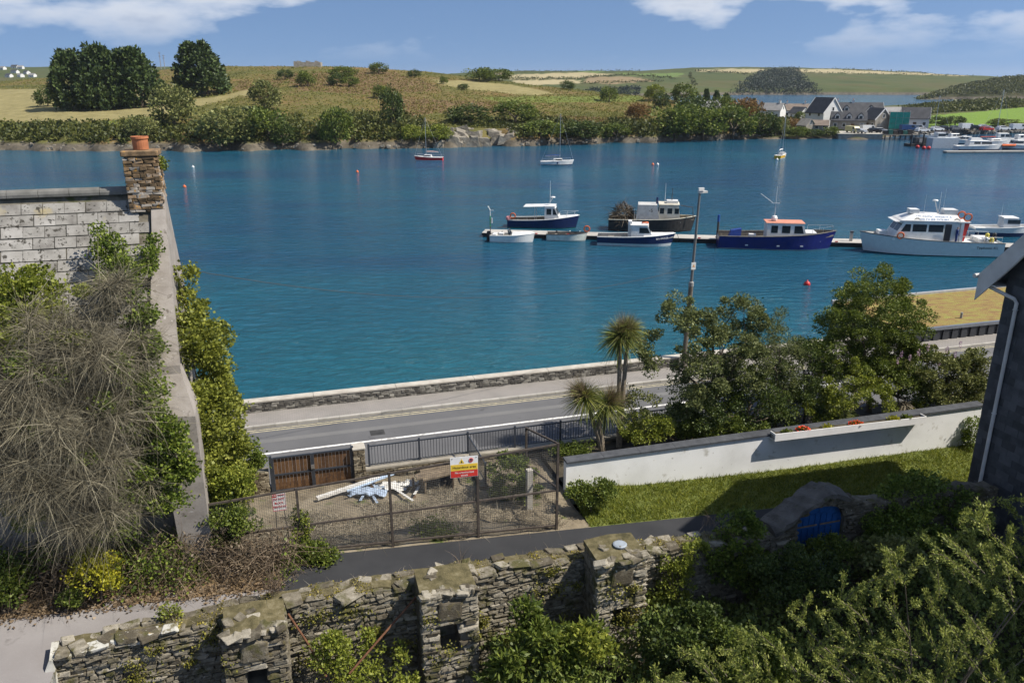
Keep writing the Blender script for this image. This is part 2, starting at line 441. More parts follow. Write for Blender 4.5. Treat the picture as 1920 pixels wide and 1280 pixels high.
rd = MB(); rd.hexa([W(-45, 27.5, .3), W(70, 27.5, .3), W(70, 33.05, .3), W(-45, 33.05, .3), W(-45, 27.5, 2.8), W(70, 27.5, 2.8), W(70, 33.05, 2.8), W(-45, 33.05, 2.8)])
road = tag(rd.build('road', M['asphalt']), 'grey asphalt road along the sea wall', 'road', kind='structure')
def strip(name, n0, n1, z, mat, parent, u0=-45, u1=60):
    return MB().add([W(u0, n0, z), W(u1, n0, z), W(u1, n1, z), W(u0, n1, z)], [(0, 1, 2, 3)]).build(name, mat, parent, recalc=False)
strip('white_line', 30.38, 30.52, 2.805, M['line_white'], road)
strip('yellow_line', 32.87, 32.925, 2.805, M['line_yellow'], road)
strip('yellow_line', 32.68, 32.735, 2.805, M['line_yellow'], road)
for (u_, n_) in ((3.4, 31.2), (13.6, 29.3), (20.5, 31.6)): MB().hexa([W(u_ + a, n_ + b, z) for z in (2.7, 2.806) for a, b in ((-.3, -.25), (.3, -.25), (.3, .25), (-.3, .25))]).build('manhole_cover', plain('cast_iron', (.05, .048, .045), .6, var=.3) if 'cast_iron' not in bpy.data.materials else bpy.data.materials['cast_iron'], road)
strip('repair_patch', 28.6, 29.9, 2.8045, M['asphalt_old'] if False else surf('patched_asphalt', [(.3, (.055, .056, .06)), (.7, (.085, .086, .09))], .7, .85, bstr=.4, bdist=.004, bscale=80), road, 7.2, 9.6)
strip('tyre_track', 31.5, 31.85, 2.804, surf('worn_asphalt', [(.3, (.14, .14, .14)), (.7, (.17, .168, .165))], .6, .85, bstr=.3, bdist=.004, bscale=90), road)
fp = MB(); fp.hexa([W(-45, 33.22, .3), W(70, 33.22, .3), W(70, 34.62, .3), W(-45, 34.62, .3), W(-45, 33.22, 2.915), W(70, 33.22, 2.915), W(70, 34.62, 2.925), W(-45, 34.62, 2.925)])
footpath = tag(fp.build('footpath', M['paver']), 'brick paved footpath between road and sea wall', 'footpath', kind='structure')
kb = MB().box(-.452, .452, -.085, .085, -.3, .12).mesh('kerb_stone', M['kerb'])
for i in range(62):
    p = W(-14 + i * .915, 33.135, 2.80)
    link('kerb_stone', kb, footpath, p, (0, 0, A))

def yard_z(u, n): 
    k = min(1, max(0, (n - 21.9) / 4.5)); return lane_z(u) * (1 - k) + 2.72 * k + .10 * math.sin(u * 1.7 + n) * math.sin(n * 1.3) * (k * (1 - k) * 4)
sheet('yard_ground', -16, 9.3, 21.75, 27.5, yard_z, M['soil'], 70, 24, .03, 3, 'dry bare soil of the derelict yard', 'ground')
lane_zz = lambda u, n: lane_z(u) + .01 * math.sin(u * .9)
sheet('lane_old', -45, -.91, 18.6, 21.75, lane_zz, M['asphalt_old'], 40, 6, 0, 4, 'worn pale asphalt lane at the left below the hedge', 'lane')
sheet('lane_corner', -45, -5.95, 4, 18.6, lane_zz, M['asphalt_old'], 40, 10, 0, 5, 'pale asphalt of the lane where the ruined wall ends', 'lane')
sheet('lane_new', -.91, 34, 18.6, 21.75, lambda u, n: lane_z(u) + .012, M['asphalt_new'], 50, 6, 0, 6, 'dark freshly laid tarmac lane in front of the mesh fence', 'lane')
def lawn_z(u, n):
    k = max(0, (n - 21.75) / 2.45); return lane_z(u) * (1 - k) + float(np.interp(u, [9.3, 12.3, 17.8, 26.9, 34], [2.95, 2.56, 2.31, 2.12, 2.0])) * k - .01
lawn = sheet('lawn', 9.3, 34, 21.75, 24.3, lawn_z, M['turf'], 60, 12, .02, 7, 'sloping strip of lawn below the white wall', 'lawn')
sheet('garden_bed', 9.3, 60, 24.35, 27.5, lambda u, n: 2.95 - .004 * (u - 9), M['bed'], 50, 8, .05, 8, 'planted garden strip between white wall and road', 'ground')
garden_z = lambda u, n: .9 + .25 * math.sin(u * .6) * math.cos(n * .5) + .05 * (18 - n) * .2
sheet('garden_ground', -5.95, 40, 2, 18.6, garden_z, M['bed'], 60, 30, .08, 9, 'overgrown garden floor below the ruined wall', 'ground')

# ================================================================== far land
def inpoly(x, y, poly):
    ins = np.zeros(x.shape, bool); n_ = len(poly)
    for i in range(n_):
        x1, y1 = poly[i]; x2, y2 = poly[(i + 1) % n_]
        if y1 == y2: continue
        cnd = ((y1 > y) != (y2 > y)) & (x < (x2 - x1) * (y - y1) / (y2 - y1) + x1)
        ins ^= cnd
    return ins
def wob(x, y, s):
    return (np.sin(x * s + 1.3 * np.sin(y * s * .7)) + np.sin(y * s * 1.3 + 2 * np.sin(x * s * .6) + 1) + .6 * np.sin((x + y) * s * 2.3 + 2)) / 2.6
def slope_at(px, py):
    """rise per metre of distance of the line of sight through a point of the picture"""
    y = (640 - py) / F_PX
    return (-ST + y * CT) / (CT + y * ST)
class Land:
    """hilly land from a shore line to a crest and down behind it; rows run away from the viewer"""
    def __init__(s, name, px, yshore, ytop, depth, mat, label, z0=0.0, cliff=2.5, ncol=220, nrow=70, power=1.0, fields=(), amp=.6, back=.8, kind='structure', cat='hill'):
        s.cols = np.linspace(px[0], px[-1], ncol)
        ys = np.interp(s.cols, px, yshore); yt = np.interp(s.cols, px, ytop); dp = np.interp(s.cols, px, depth)
        x = (s.cols - 960) / F_PX
        s.D0 = np.array([(z0 - CAM_H) / slope_at(0, y) for y in ys]) + 4 * wob(s.cols, s.cols * 0, .05)
        s.D1 = s.D0 + dp
        zt = CAM_H + np.array([slope_at(0, y) for y in yt]) * s.D1
        t_ = np.concatenate([np.linspace(0, 1, nrow) ** 1.25, 1 + np.linspace(.06, back, 14)])
        D = s.D0[None] + t_[:, None] * dp[None]
        tt = np.clip(t_, 0, 1)[:, None]
        zc = np.minimum(cliff, np.maximum(zt, .3) * .6)[None]
        Z = z0 + zc * np.clip(tt / .035, 0, 1) ** .7 + (zt[None] - zc - z0) * tt ** power
        over = np.clip(t_ - 1, 0, None)[:, None]
        Z = Z - over ** 1.2 * np.maximum(zt[None], 2) * 1.4
        # distance runs along the line of sight's ground direction: x at distance D (for the level seen there)
        y_ = (slope_at(0, 200)); 
        yy = np.array([[0.0]])
        sl = (Z - CAM_H) / D
        up = (sl * CT + ST) / (CT - sl * ST)            # tan of the angle above the optical axis
        X = x[None] * D / (CT + up * ST)
        s.amp = amp
        Z = Z + amp * wob(X, D, .07) * np.clip(tt / .1, 0, 1) * np.clip((1.02 - tt) / .05, .35, 1)
        s.X, s.D, s.Z = X, D, Z
        nr, ncl = X.shape
        V = np.stack([X, D, Z], -1).reshape(-1, 3)
        jj, ii = np.mgrid[0:nr - 1, 0:ncl - 1]
        Fq = np.stack([jj * ncl + ii, jj * ncl + ii + 1, (jj + 1) * ncl + ii + 1, (jj + 1) * ncl + ii], -1).reshape(-1, 4)
        s.o = np_mesh(name, V, Fq, mat, smooth=True)
        tag(s.o, label, cat, kind=kind)
        f = Z - CAM_H
        fw = D * CT - f * ST; upv = D * ST + f * CT
        s.PX = 960 + F_PX * X / fw; s.PYy = 640 - F_PX * upv / fw
        s.tt = np.broadcast_to(t_[:, None], X.shape)
        rk_ = (s.tt < .012).astype(np.float32); a = s.o.data.attributes.new('rock', 'FLOAT', 'POINT'); a.data.foreach_set('value', rk_.ravel())
        for an, polys in fields:
            k = np.zeros(X.shape, np.float32)
            for pl in polys:
                k[inpoly(s.PX + 5 * wob(X, D, .2), s.PYy + 1.2 * wob(X, D, .13), pl) & (s.tt < 1.02)] = 1
            a = s.o.data.attributes.new(an, 'FLOAT', 'POINT'); a.data.foreach_set('value', k.ravel())
            setattr(s, an, k)
    def hit(s, px, py):
        i = int(np.clip(np.searchsorted(s.cols, px), 1, len(s.cols) - 1))
        col = s.PYy[:, i]; ok = np.where(col <= py)[0]
        j = ok[0] if len(ok) else s.X.shape[0] - 15
        return Vector((float(s.X[j, i]), float(s.D[j, i]), float(s.Z[j, i])))
    def sample(s, rng, n_, tmin=0.0, tmax=1.0, keep=None):
        nr, ncl = s.X.shape
        js = np.where((s.tt[:, 0] >= tmin) & (s.tt[:, 0] <= tmax))[0]
        j = rng.integers(js[0], max(js[-1], js[0] + 1), n_); i = rng.integers(0, ncl - 1, n_)
        a, b = rng.random(n_), rng.random(n_)
        def L(Q): return (Q[j, i] * (1 - a) * (1 - b) + Q[j, i + 1] * a * (1 - b) + Q[j + 1, i] * (1 - a) * b + Q[j + 1, i + 1] * a * b)
        P = np.stack([L(s.X), L(s.D), L(s.Z)], -1)
        if keep is not None:
            m = keep(L(s.PX), L(s.PYy), j, i); return P[m]
        return P
def landmat(name, stops, scale, straw=None, brown=None, green=None, tex=8):
    m, t, b, out = new_mat(name)
    p = wpos(t)
    c_ = ramp(t, noise(t, p, scale, 8, .68, .4), stops)
    fine = noise(t, p, scale * tex, 6, .7)
    for an, lo, hi in ((('brown', *brown) if brown else (None, 0, 0)), (('green', *green) if green else (None, 0, 0)), (('straw', *straw) if straw else (None, 0, 0))):
        if not an: continue
        at = t.nodes.new('ShaderNodeAttribute'); at.attribute_name = an
        k = at.outputs['Fac']
        c_ = mixc(t, k, c_, ramp(t, fine, [(.3, lo), (.7, hi)]))
    at = t.nodes.new('ShaderNodeAttribute'); at.attribute_name = 'rock'
    c_ = mixc(t, at.outputs['Fac'], c_, ramp(t, noise(t, p, .35, 6, .7), [(.3, (.05, .045, .035)), (.6, (.15, .13, .10)), (.8, (.26, .23, .18))]))
    t.links.new(c_, b.inputs['Base Color']); b.inputs['Roughness'].default_value = .95; b.inputs['Specular IOR Level'].default_value = .1
    bump(t, b, fine, .8, .6)
    return m
SCRUB = [(.3, (.06, .066, .022)), (.45, (.115, .112, .036)), (.56, (.16, .118, .048)), (.70, (.20, .118, .05))]
STRAW = ((.19, .165, .07), (.31, .27, .13))
M['scrub_land'] = landmat('scrub_land', SCRUB, .035, STRAW, ((.13, .088, .045), (.20, .14, .07)), ((.11, .15, .035), (.17, .19, .05)))
hill = Land('hill', [-420, 0, 200, 400, 600, 800, 900, 1000, 1120, 1250, 1360, 1450, 1520, 1580],
            [285, 283, 284, 284, 281, 278, 276, 273, 270, 266, 262, 259, 257, 256],
            [152, 152, 140, 124, 124, 134, 146, 160, 172, 186, 206, 222, 238, 250],
            [260, 250, 240, 230, 220, 210, 190, 170, 140, 100, 70, 50, 30, 15], M['scrub_land'],
            'rough heath covered peninsula across the water', cliff=3.2, power=.92, ncol=330, nrow=90,
            fields=[('straw', [[(-400, 176), (90, 166), (330, 160), (350, 186), (400, 182), (466, 168), (478, 176), (300, 216), (140, 231), (-400, 238)],
                               [(812, 150), (880, 152), (960, 159), (1045, 177), (985, 179), (900, 170), (832, 161)]]),
                    ('brown', [[(520, 140), (720, 132), (790, 150), (830, 170), (700, 178), (560, 170)], [(735, 182), (850, 188), (990, 196), (960, 210), (820, 212), (745, 224)],
                               [(1020, 218), (1180, 222), (1200, 262), (1100, 240)], [(450, 150), (530, 152), (500, 190), (440, 165)]]),
                    ('green', [[(-400, 236), (140, 232), (300, 218), (240, 236), (-400, 246)], [(900, 182), (1200, 180), (1210, 190), (940, 194)]])])
M['far_land'] = landmat('far_land', [(.3, (.05, .07, .025)), (.5, (.075, .09, .032)), (.7, (.10, .09, .04))], .012, ((.30, .26, .15), (.40, .34, .20)), ((.20, .15, .085), (.27, .21, .12)), ((.10, .15, .045), (.14, .19, .055)))
far_hill = Land('far_hill', [820, 900, 1000, 1100, 1200, 1300, 1400, 1500, 1600, 1700, 1800, 1950, 2100],
                [190, 186, 184, 182, 181, 179, 178, 178, 178, 178, 178, 178, 178],
                [140, 135, 133, 133, 133, 127, 126, 127, 130, 135, 141, 147, 150],
                [500, 500, 500, 520, 520, 480, 420, 420, 420, 400, 380, 360, 350], M['far_land'], 'patchwork of farm fields on the distant hills beyond the harbour mouth', cliff=5, amp=1.2, ncol=260, nrow=60, power=.8,
                fields=[('straw', [[(935, 141), (1090, 136), (1150, 139), (1090, 147), (960, 150)], [(1300, 131), (1400, 129), (1440, 132), (1400, 138), (1310, 134)], [(1490, 130), (1560, 130), (1740, 138), (1820, 143), (1600, 138), (1500, 136)], [(960, 152), (1080, 149), (1090, 156), (980, 160)]]),
                        ('brown', [[(1100, 143), (1180, 144), (1230, 152), (1150, 158), (1095, 156)], [(880, 136), (960, 134), (940, 139)]]),
                        ('green', [[(1150, 138), (1290, 137), (1260, 147), (1180, 142)], [(1070, 133), (1140, 134), (1120, 137)]])])
town_hill = Land('town_hill', [-500, -100, 60, 200, 340, 480], [176, 176, 176, 176, 178, 180], [122, 124, 126, 124, 126, 138], [300] * 6, M['far_land'],
                 'distant green hill with a scatter of houses behind the trees', cliff=3, amp=1.0, ncol=90, nrow=30)
headland = Land('headland', [1722, 1760, 1820, 1880, 1960, 2150], [187, 187, 187, 187, 187, 187], [186, 172, 156, 146, 138, 128], [60, 120, 170, 200, 220, 260],
                landmat('dark_headland', [(.3, (.028, .036, .014)), (.6, (.055, .055, .024)), (.75, (.08, .06, .03))], .03), 'dark heath headland at the harbour mouth', cliff=4, amp=1.0, ncol=90, nrow=50, power=.7)
spit = Land('spit', [1300, 1400, 1480, 1560, 1640, 1700, 1760, 1840, 1940, 2150], [262, 261, 261, 261, 261, 254, 248, 246, 246, 246], [206, 206, 207, 208, 208, 203, 196, 190, 185, 180],
            [175, 175, 175, 175, 180, 190, 220, 250, 270, 300], landmat('spit_land', [(.3, (.06, .075, .025)), (.7, (.12, .12, .05))], .05, None, ((.22, .205, .18), (.30, .28, .25)), ((.13, .21, .035), (.18, .27, .05))),
            'low green spit of land behind the village and the marina', cliff=1.1, amp=.15, ncol=150, nrow=60, power=1.0,
            fields=[('green', [[(1690, 234), (1760, 216), (1960, 198), (2200, 190), (2200, 222), (1960, 226), (1840, 236), (1760, 240)], [(1880, 190), (1960, 180), (2200, 176), (2200, 188), (1960, 194)]]),
                    ('brown', [[(1560, 246), (1700, 243), (2200, 236), (2200, 250), (1700, 252), (1560, 258)]])])

# ---- scrub, bracken and grass on the peninsula: nobody could count it
rng = np.random.default_rng(11)
def tufts(name, mat, P, rg, size, nl, label, flat=.6, width=.5):
    n_ = len(P); idx = np.repeat(np.arange(n_), nl)
    d = unit(rg.normal(0, 1, (len(idx), 3)) * np.array([1, 1, .8]) + np.array([0, 0, .55])); 
    sz = (size * (.5 + rg.random(n_)))[idx][:, None]
    pos = P[idx] + d * sz * rg.random((len(idx), 1)) * np.array([1, 1, flat])
    o = leaves(name, mat, None, pos, d, rg, size * .55, size * .55 * width, .1, .6)
    return tag(o, label, 'scrub', kind='stuff')
def keep_scrub(px, py, j, i): return (hill.straw[j, i] < .5)
def keep_brown(px, py, j, i): return (hill.straw[j, i] < .5) & (hill.brown[j, i] > .5)
M['bracken'] = leafmat('bracken', (.052, .042, .024), (.098, .072, .042), (.15, .115, .065), .2, big=.06)
M['heath'] = leafmat('heath', (.05, .062, .02), (.10, .115, .036), (.16, .155, .05), .25, (.26, .16, .06), big=.035)
M['shore_scrub'] = leafmat('shore_scrub', (.016, .026, .010), (.042, .056, .020), (.088, .10, .034), .25, (.12, .085, .03), big=.09)
tufts('bracken', M['bracken'], hill.sample(rng, 42000, .03, 1.0, keep_brown), rng, .55, 6, 'rust brown bracken on the peninsula slope')
tufts('heath_scrub', M['heath'], hill.sample(rng, 26000, .05, 1.04, keep_scrub), rng, .62, 7, 'mixed green heath scrub on the peninsula slope')
tufts('shore_scrub', M['shore_scrub'], hill.sample(rng, 16000, .012, .30, lambda a, b, j, i: (hill.straw[j, i] < .5) & ~((a > 830) & (a < 960) & (b > 240)) & (np.random.default_rng(1).random(len(a)) < np.clip(1.15 - hill.tt[j, i] / (.12 + .09 * wob(a, b * 0, .021) + .05 * wob(a, b * 0, .083)), 0, 1))), rng, 1.25, 14, 'dark scrub along the foot of the peninsula', .9)
tufts('headland_scrub', M['shore_scrub'], headland.sample(rng, 5000, .02, 1.0), rng, 2.6, 7, 'dark scrub on the headland')
P_ = spit.sample(rng, 9000, .5, 1.05, lambda a, b, j, i: (spit.green[j, i] < .5) & (a > 1690) & (b < 232))
tufts('field_hedge', M['shore_scrub'], P_, rng, 2.0, 8, 'hedges and scrub around the green field', .8)
def far_keep(px, py, j, i):
    return inpoly(px + np.random.default_rng(2).normal(0, 7, len(px)), py + np.random.default_rng(3).normal(0, 3.5, len(px)), [(1370, 178), (1400, 156), (1432, 134), (1492, 130), (1500, 146), (1540, 176)]) | inpoly(px, py, [(1080, 182), (1100, 168), (1200, 165), (1200, 180)]) 
P_ = far_hill.sample(rng, 60000, 0, 1.0, far_keep)[:14000]
tufts('distant_wood', leafmat('distant_wood', (.010, .020, .012), (.020, .036, .020), (.036, .055, .028), .1, big=.02), P_, rng, 2.6, 5, 'dark wood on the far hillside across the bay', 1.1)
hl = []
for (a, b) in [((900, 147), (1090, 150)), ((960, 151), (1100, 148)), ((1090, 147), (1180, 141)), ((1180, 142), (1260, 148)), ((1090, 158), (1240, 153)), ((1300, 134), (1400, 139)), ((1500, 137), (1820, 144)), ((1290, 138), (1300, 160)), ((1560, 131), (1740, 138)), ((930, 136), (1200, 134))]:
    k = np.linspace(0, 1, 90)[:, None]; q = np.array(a) * (1 - k) + np.array(b) * k
    hl += [tuple(far_hill.hit(x, y + .6 * math.sin(x * .2))) for x, y in q]
tufts('field_boundary_hedges', M['shore_scrub'], np.array(hl), rng, 2.6, 6, 'dark hedges between the distant fields', .9)
# pale rock faces and tideline boulders along the shore
rk = []
for k in range(520):
    i = rng.integers(1, len(hill.cols) - 1); pxx = hill.cols[i]
    bare = 820 < pxx < 965
    if not bare and rng.random() < .45: continue
    t0 = rng.random() * (.05 if bare else .018); j = int(np.searchsorted(hill.tt[:, 0], t0))
    rk.append((hill.X[j, i], hill.D[j, i] - .3, hill.Z[j, i] * .8, (1.5 if bare else .42) * (.5 + rng.random())))
mb = MB()
for (x, y, z, r) in rk:
    q = [Vector(v) for v in ((-1, -1, -1), (1, -1, -1), (1, 1, -1), (-1, 1, -1), (-.7, -.7, 1), (.7, -.7, 1), (.7, .7, 1), (-.7, .7, 1))]
    mb.hexa([Vector((x, y, z)) + Vector((v.x * r * (1 + .5 * rng.normal() * .6), v.y * r * .7, v.z * r * .6 * (1 + .4 * rng.normal()))) for v in q])
tag(mb.build('shore_rocks', M['rock']), 'weathered rocks along the far shoreline', 'rocks', kind='stuff')

# ================================================================== stones shared by all walls
def stone_mesh(rg, mat, name='stone', ch=.16, jit=.09):
    vs_ = []; ix = {}
    for sx in (-1, 1):
        for sy in (-1, 1):
            for sz in (-1, 1):
                c_ = np.array([sx, sy, sz]) * (.5 + rg.normal(0, jit, 3) * .6)
                for ax in range(3):
                    q = c_.copy(); k = ch * (.6 + .8 * rg.random())
                    for a2 in range(3):
                        if a2 != ax: q[a2] -= np.sign(q[a2]) * k * .5
                    ix[(sx, sy, sz, ax)] = len(vs_); vs_.append(tuple(q))
    fs = []
    for ax in range(3):
        o1, o2 = [a for a in range(3) if a != ax]
        for sg in (-1, 1):
            f = []
            for a, b in ((-1, -1), (1, -1), (1, 1), (-1, 1)):
                k = [0, 0, 0]; k[ax] = sg; k[o1] = a; k[o2] = b; f.append(ix[(*k, ax)])
            fs.append(f)
    for ax in range(3):
        o1, o2 = [a for a in range(3) if a != ax]
        for a in (-1, 1):
            for b in (-1, 1):
                f = []
                for e, axs in ((-1, o1), (1, o1), (1, o2), (-1, o2)):
                    k = [0, 0, 0]; k[ax] = e; k[o1] = a; k[o2] = b; f.append(ix[(*k, axs)])
                fs.append(f)
    for sx in (-1, 1):
        for sy in (-1, 1):
            for sz in (-1, 1): fs.append([ix[(sx, sy, sz, a)] for a in range(3)])
    mb = MB().add(vs_, fs); me = mb.mesh(name, mat)
    import bmesh
    bm = bmesh.new(); bm.from_mesh(me); bmesh.ops.recalc_face_normals(bm, faces=bm.faces); bm.to_mesh(me); bm.free()
    return me
def stone_pool(mat, seed, n_=10, name='stone', **kw):
    rg = np.random.default_rng(seed); return [stone_mesh(rg, mat, name, **kw) for _ in range(n_)]
def courses(rg, u0, u1, zb, zt, hmin, hmax, wmin, wmax, skip=None):
    """coursed rubble: (u, z, w, h) for each stone of a face"""
    out = []; z = min(zb(u0), zb(u1), zb((u0 + u1) / 2)); top = max(zt(u) for u in np.linspace(u0, u1, 60))
    while z < top:
        h = hmin + (hmax - hmin) * rg.random() ** 1.5; u = u0 - rg.random() * wmin * .5
        while u < u1:
            w = wmin + (wmax - wmin) * rg.random() ** 1.8
            a, b = max(u, u0), min(u + w, u1); cu = (a + b) / 2; hh = h * (.8 + .3 * rg.random())
            if b - a > wmin * .35 and z + hh * .6 < zt(cu) and z + hh > zb(cu) and not (skip and skip(cu, z + h / 2, (b - a) / 2, hh / 2)):
                out.append((cu, z + h / 2, (b - a) * .985, hh * 1.0))
            u += w
        z += h
    return out
def lay(parent, items, pool, rg, n_face, depth=.22, most=300, name='stone', axis='u', org=(0, 0, 0), filler_mat=None, proud=.035):
    """items: (u, z, w, h) on a face; the largest as parts of their own, the small rest joined"""
    order = sorted(range(len(items)), key=lambda k: -items[k][2] * items[k][3])
    big = set(order[:most]); V = []; Fc = []
    for k, (cu, cz, w, h) in enumerate(items):
        me = pool[int(rg.integers(len(pool)))]
        pr = proud * rg.random(); rot = rg.normal(0, .025)
        if axis == 'u': loc = Vector((cu - org[0], n_face + depth / 2 - pr - org[1], cz - org[2])); sc = (w, depth, h); er = (0, rot, 0)
        else: loc = Vector((n_face - depth / 2 + pr - org[0], cu - org[1], cz - org[2])); sc = (depth, w, h); er = (rot, 0, 0)
        if k in big: link(name, me, parent, loc, er, sc)
        else:
            o0 = sum(len(v) for v in V); co = np.array([tuple(v.co) for v in me.vertices]) * np.array(sc) + np.array(loc)
            V.append(co); Fc.append([tuple(i + o0 for i in p.vertices) for p in me.polygons])
    if V:
        me = bpy.data.meshes.new(name + '_filling'); me.from_pydata(np.concatenate(V).tolist(), [], [f for g in Fc for f in g]); me.materials.append(filler_mat); me.update()
        o = link('small_' + name + 's', me, parent); o['kind'] = 'stuff'
rg = np.random.default_rng(5)
M['chrome_grey'] = plain('galvanised_bar', (.30, .30, .30), .5, .5, .3)
def cpn(px, py, n): u_, z_ = PN(px, py, n); return W(u_, n, z_)

# ================================================================== sea wall
sw_u0, sw_u1 = -2.75, 31.0
sw = thing('sea_wall', 'low grey rubble stone sea wall with pale concrete cap beside the road', 'wall', W(sw_u0, 34.6, 2.9), A)
ln = sw_u1 - sw_u0
MB().box(0, ln, .05, .36, -3.4, .47).build('core', M['seamortar'], sw)
for i in range(9):
    a = i * ln / 9; MB().box(a + .006, a + ln / 9 - .006, -.03, .42, .472, .56).build('cap_slab', M['cap'], sw, bevel=.012)
pool_sea = stone_pool(M['seastone'], 21)
lay(sw, courses(rg, 0, ln, lambda u: -.02, lambda u: .50, .075, .13, .14, .42), pool_sea, rg, 0.0, .14, 300, 'stone', filler_mat=M['seastone'], proud=.03)
pr = thing('wall_pier', 'short stone pier with white pointed top ending the sea wall', 'pier', W(-3.05, 34.75, 2.9), A)
MB().box(-.27, .27, -.27, .27, -3.4, .62).build('shaft', M['seamortar'], pr)
lay(pr, courses(rg, -.28, .28, lambda u: 0, lambda u: .62, .1, .15, .18, .34), pool_sea, rg, -.29, .08, 60)
MB().loft([[(-.3, -.3, .62), (.3, -.3, .62), (.3, .3, .62), (-.3, .3, .62)], [(-.3, -.3, .70), (.3, -.3, .70), (.3, .3, .70), (-.3, .3, .70)], [(-.03, -.03, .86), (.03, -.03, .86), (.03, .03, .86), (-.03, .03, .86)]]).build('cap', plain('white_cap', (.72, .70, .66), .7), pr)

# ================================================================== railing on its low wall
M['iron'] = plain('dark_blue_iron', (.035, .042, .055), .45, .5)
rw = thing('roadside_wall', 'low brown rubble wall between yard and road under the railing', 'wall', W(2.45, 27.2, 2.6), A)
MB().box(0, 17.5, .05, .38, -.5, .50).build('core', M['mortar'], rw)
MB().box(0, 17.5, -.02, .40, .502, .60).build('cap_slab', surf('wall_cap', [(.3, (.22, .20, .16)), (.7, (.34, .31, .26))], 3, .9, bstr=.4), rw, bevel=.015)
pool_yard = stone_pool(surf('yard_wall_stone', [(.25, (.07, .055, .035)), (.5, (.17, .14, .095)), (.75, (.29, .25, .18))], 6, .9, rand=.6, bstr=.5, bdist=.015), 31)
lay(rw, courses(rg, 0, 7.5, lambda u: -.1, lambda u: .5, .05, .10, .15, .40), pool_yard, rg, 0.0, .14, 200, filler_mat=M['mortar'])
pier = thing('gate_pier', 'rubble stone gate pier between wooden gate and railing', 'pier', W(2.24, 27.35, 2.6), A)
MB().box(-.18, .18, -.2, .2, -.4, 1.45).build('core', M['mortar'], pier)
lay(pier, courses(rg, -.21, .21, lambda u: 0, lambda u: 1.42, .07, .13, .15, .3), pool_yard, rg, -.24, .1, 60)
MB().box(-.24, .24, -.27, .25, 1.452, 1.53).build('cap', M['cap'], pier, bevel=.02)
ra = thing('railing', 'dark blue iron railing with upright bars beside the road', 'railing', W(2.62, 27.38, 3.2), A)
bal = MB().box(-.009, .009, -.009, .009, .06, .80).mesh('baluster', M['iron']); post = MB().box(-.035, .035, -.035, .035, .002, .92).mesh('railing_post', M['iron'])
RL = 16.2
MB().box(0, RL, -.02, .02, .80, .845).build('top_rail', M['iron'], ra); MB().box(0, RL, -.015, .015, .055, .085).build('bottom_rail', M['iron'], ra)
u = 0.0; k = 0
while u <= RL:
    if k % 17 == 0: link('railing_post', post, ra, (u, 0, 0))
    else: link('baluster', bal, ra, (u, 0, 0))
    u += .112; k += 1
r2 = thing('side_railing', 'short dark iron railing running from the road down into the yard', 'railing', W(6.42, 27.15, 3.2), A)
for i in range(14):
    link('baluster', bal, r2, (.012 * i, -.12 * i - .06, -.022 * i - .02))
MB().bar((0, 0, .82), (.17, -1.75, .52), .04).build('top_rail', M['iron'], r2); MB().bar((0, 0, .07), (.17, -1.75, -.23), .03).build('bottom_rail', M['iron'], r2)
link('railing_post', post, r2, (.175, -1.78, -.36), scale=(1, 1, 1))
MB().box(-.05, .25, -1.9, 0, -.75, -.32).build('base_wall', M['mortar'], r2)

# ================================================================== wooden gate
M['wood_dk'] = surf('stained_gate_wood', [(.3, (.075, .040, .020)), (.7, (.16, .088, .042))], 9, .75, rand=.5, bstr=.3)
gt = thing('wooden_gate', 'brown boarded double gate in a dark frame at the roadside', 'gate', W(-.86, 27.25, 2.68), A)
for lf in range(2):
    x0 = .03 + lf * 1.42; x1 = x0 + 1.36
    fr = MB()
    for (a, b) in (((x0, 0, .05), (x0, 0, 1.42)), ((x1, 0, .05), (x1, 0, 1.42))): fr.bar(a, b, .06)
    for z in (.08, .72, 1.40): fr.box(x0 + .03, x1 - .03, -.028, .028, z - .03, z + .03)
    lfo = fr.build('gate_leaf', M['iron'], gt)
    nb = 10
    for i in range(nb):
        w = (x1 - x0 - .06) / nb
        MB().box(x0 + .03 + i * w + .004, x0 + .03 + (i + 1) * w - .004, .03, .055, .06, 1.37 + .02 * math.sin(i)).build('board', M['wood_dk'], lfo)
MB().box(1.36, 1.48, -.07, -.032, .82, .98).build('lock', plain('steel', (.35, .35, .36), .4, .5, .8), gt)
for x in (-.04, 2.86): MB().box(x - .05, x + .05, -.05, .05, -.1, 1.5).build('gate_post', M['iron'], gt)
lw = thing('boundary_wall', 'low rubble wall left of the wooden gate under the ivy', 'wall', W(-3.0, 27.2, 2.6), A)
MB().box(0, 2.0, .05, .38, -.4, 1.0).build('core', M['mortar'], lw)
lay(lw, courses(rg, 0, 2.0, lambda u: 0, lambda u: 1.0, .06, .12, .15, .4), pool_yard, rg, 0, .12, 120, filler_mat=M['mortar'])

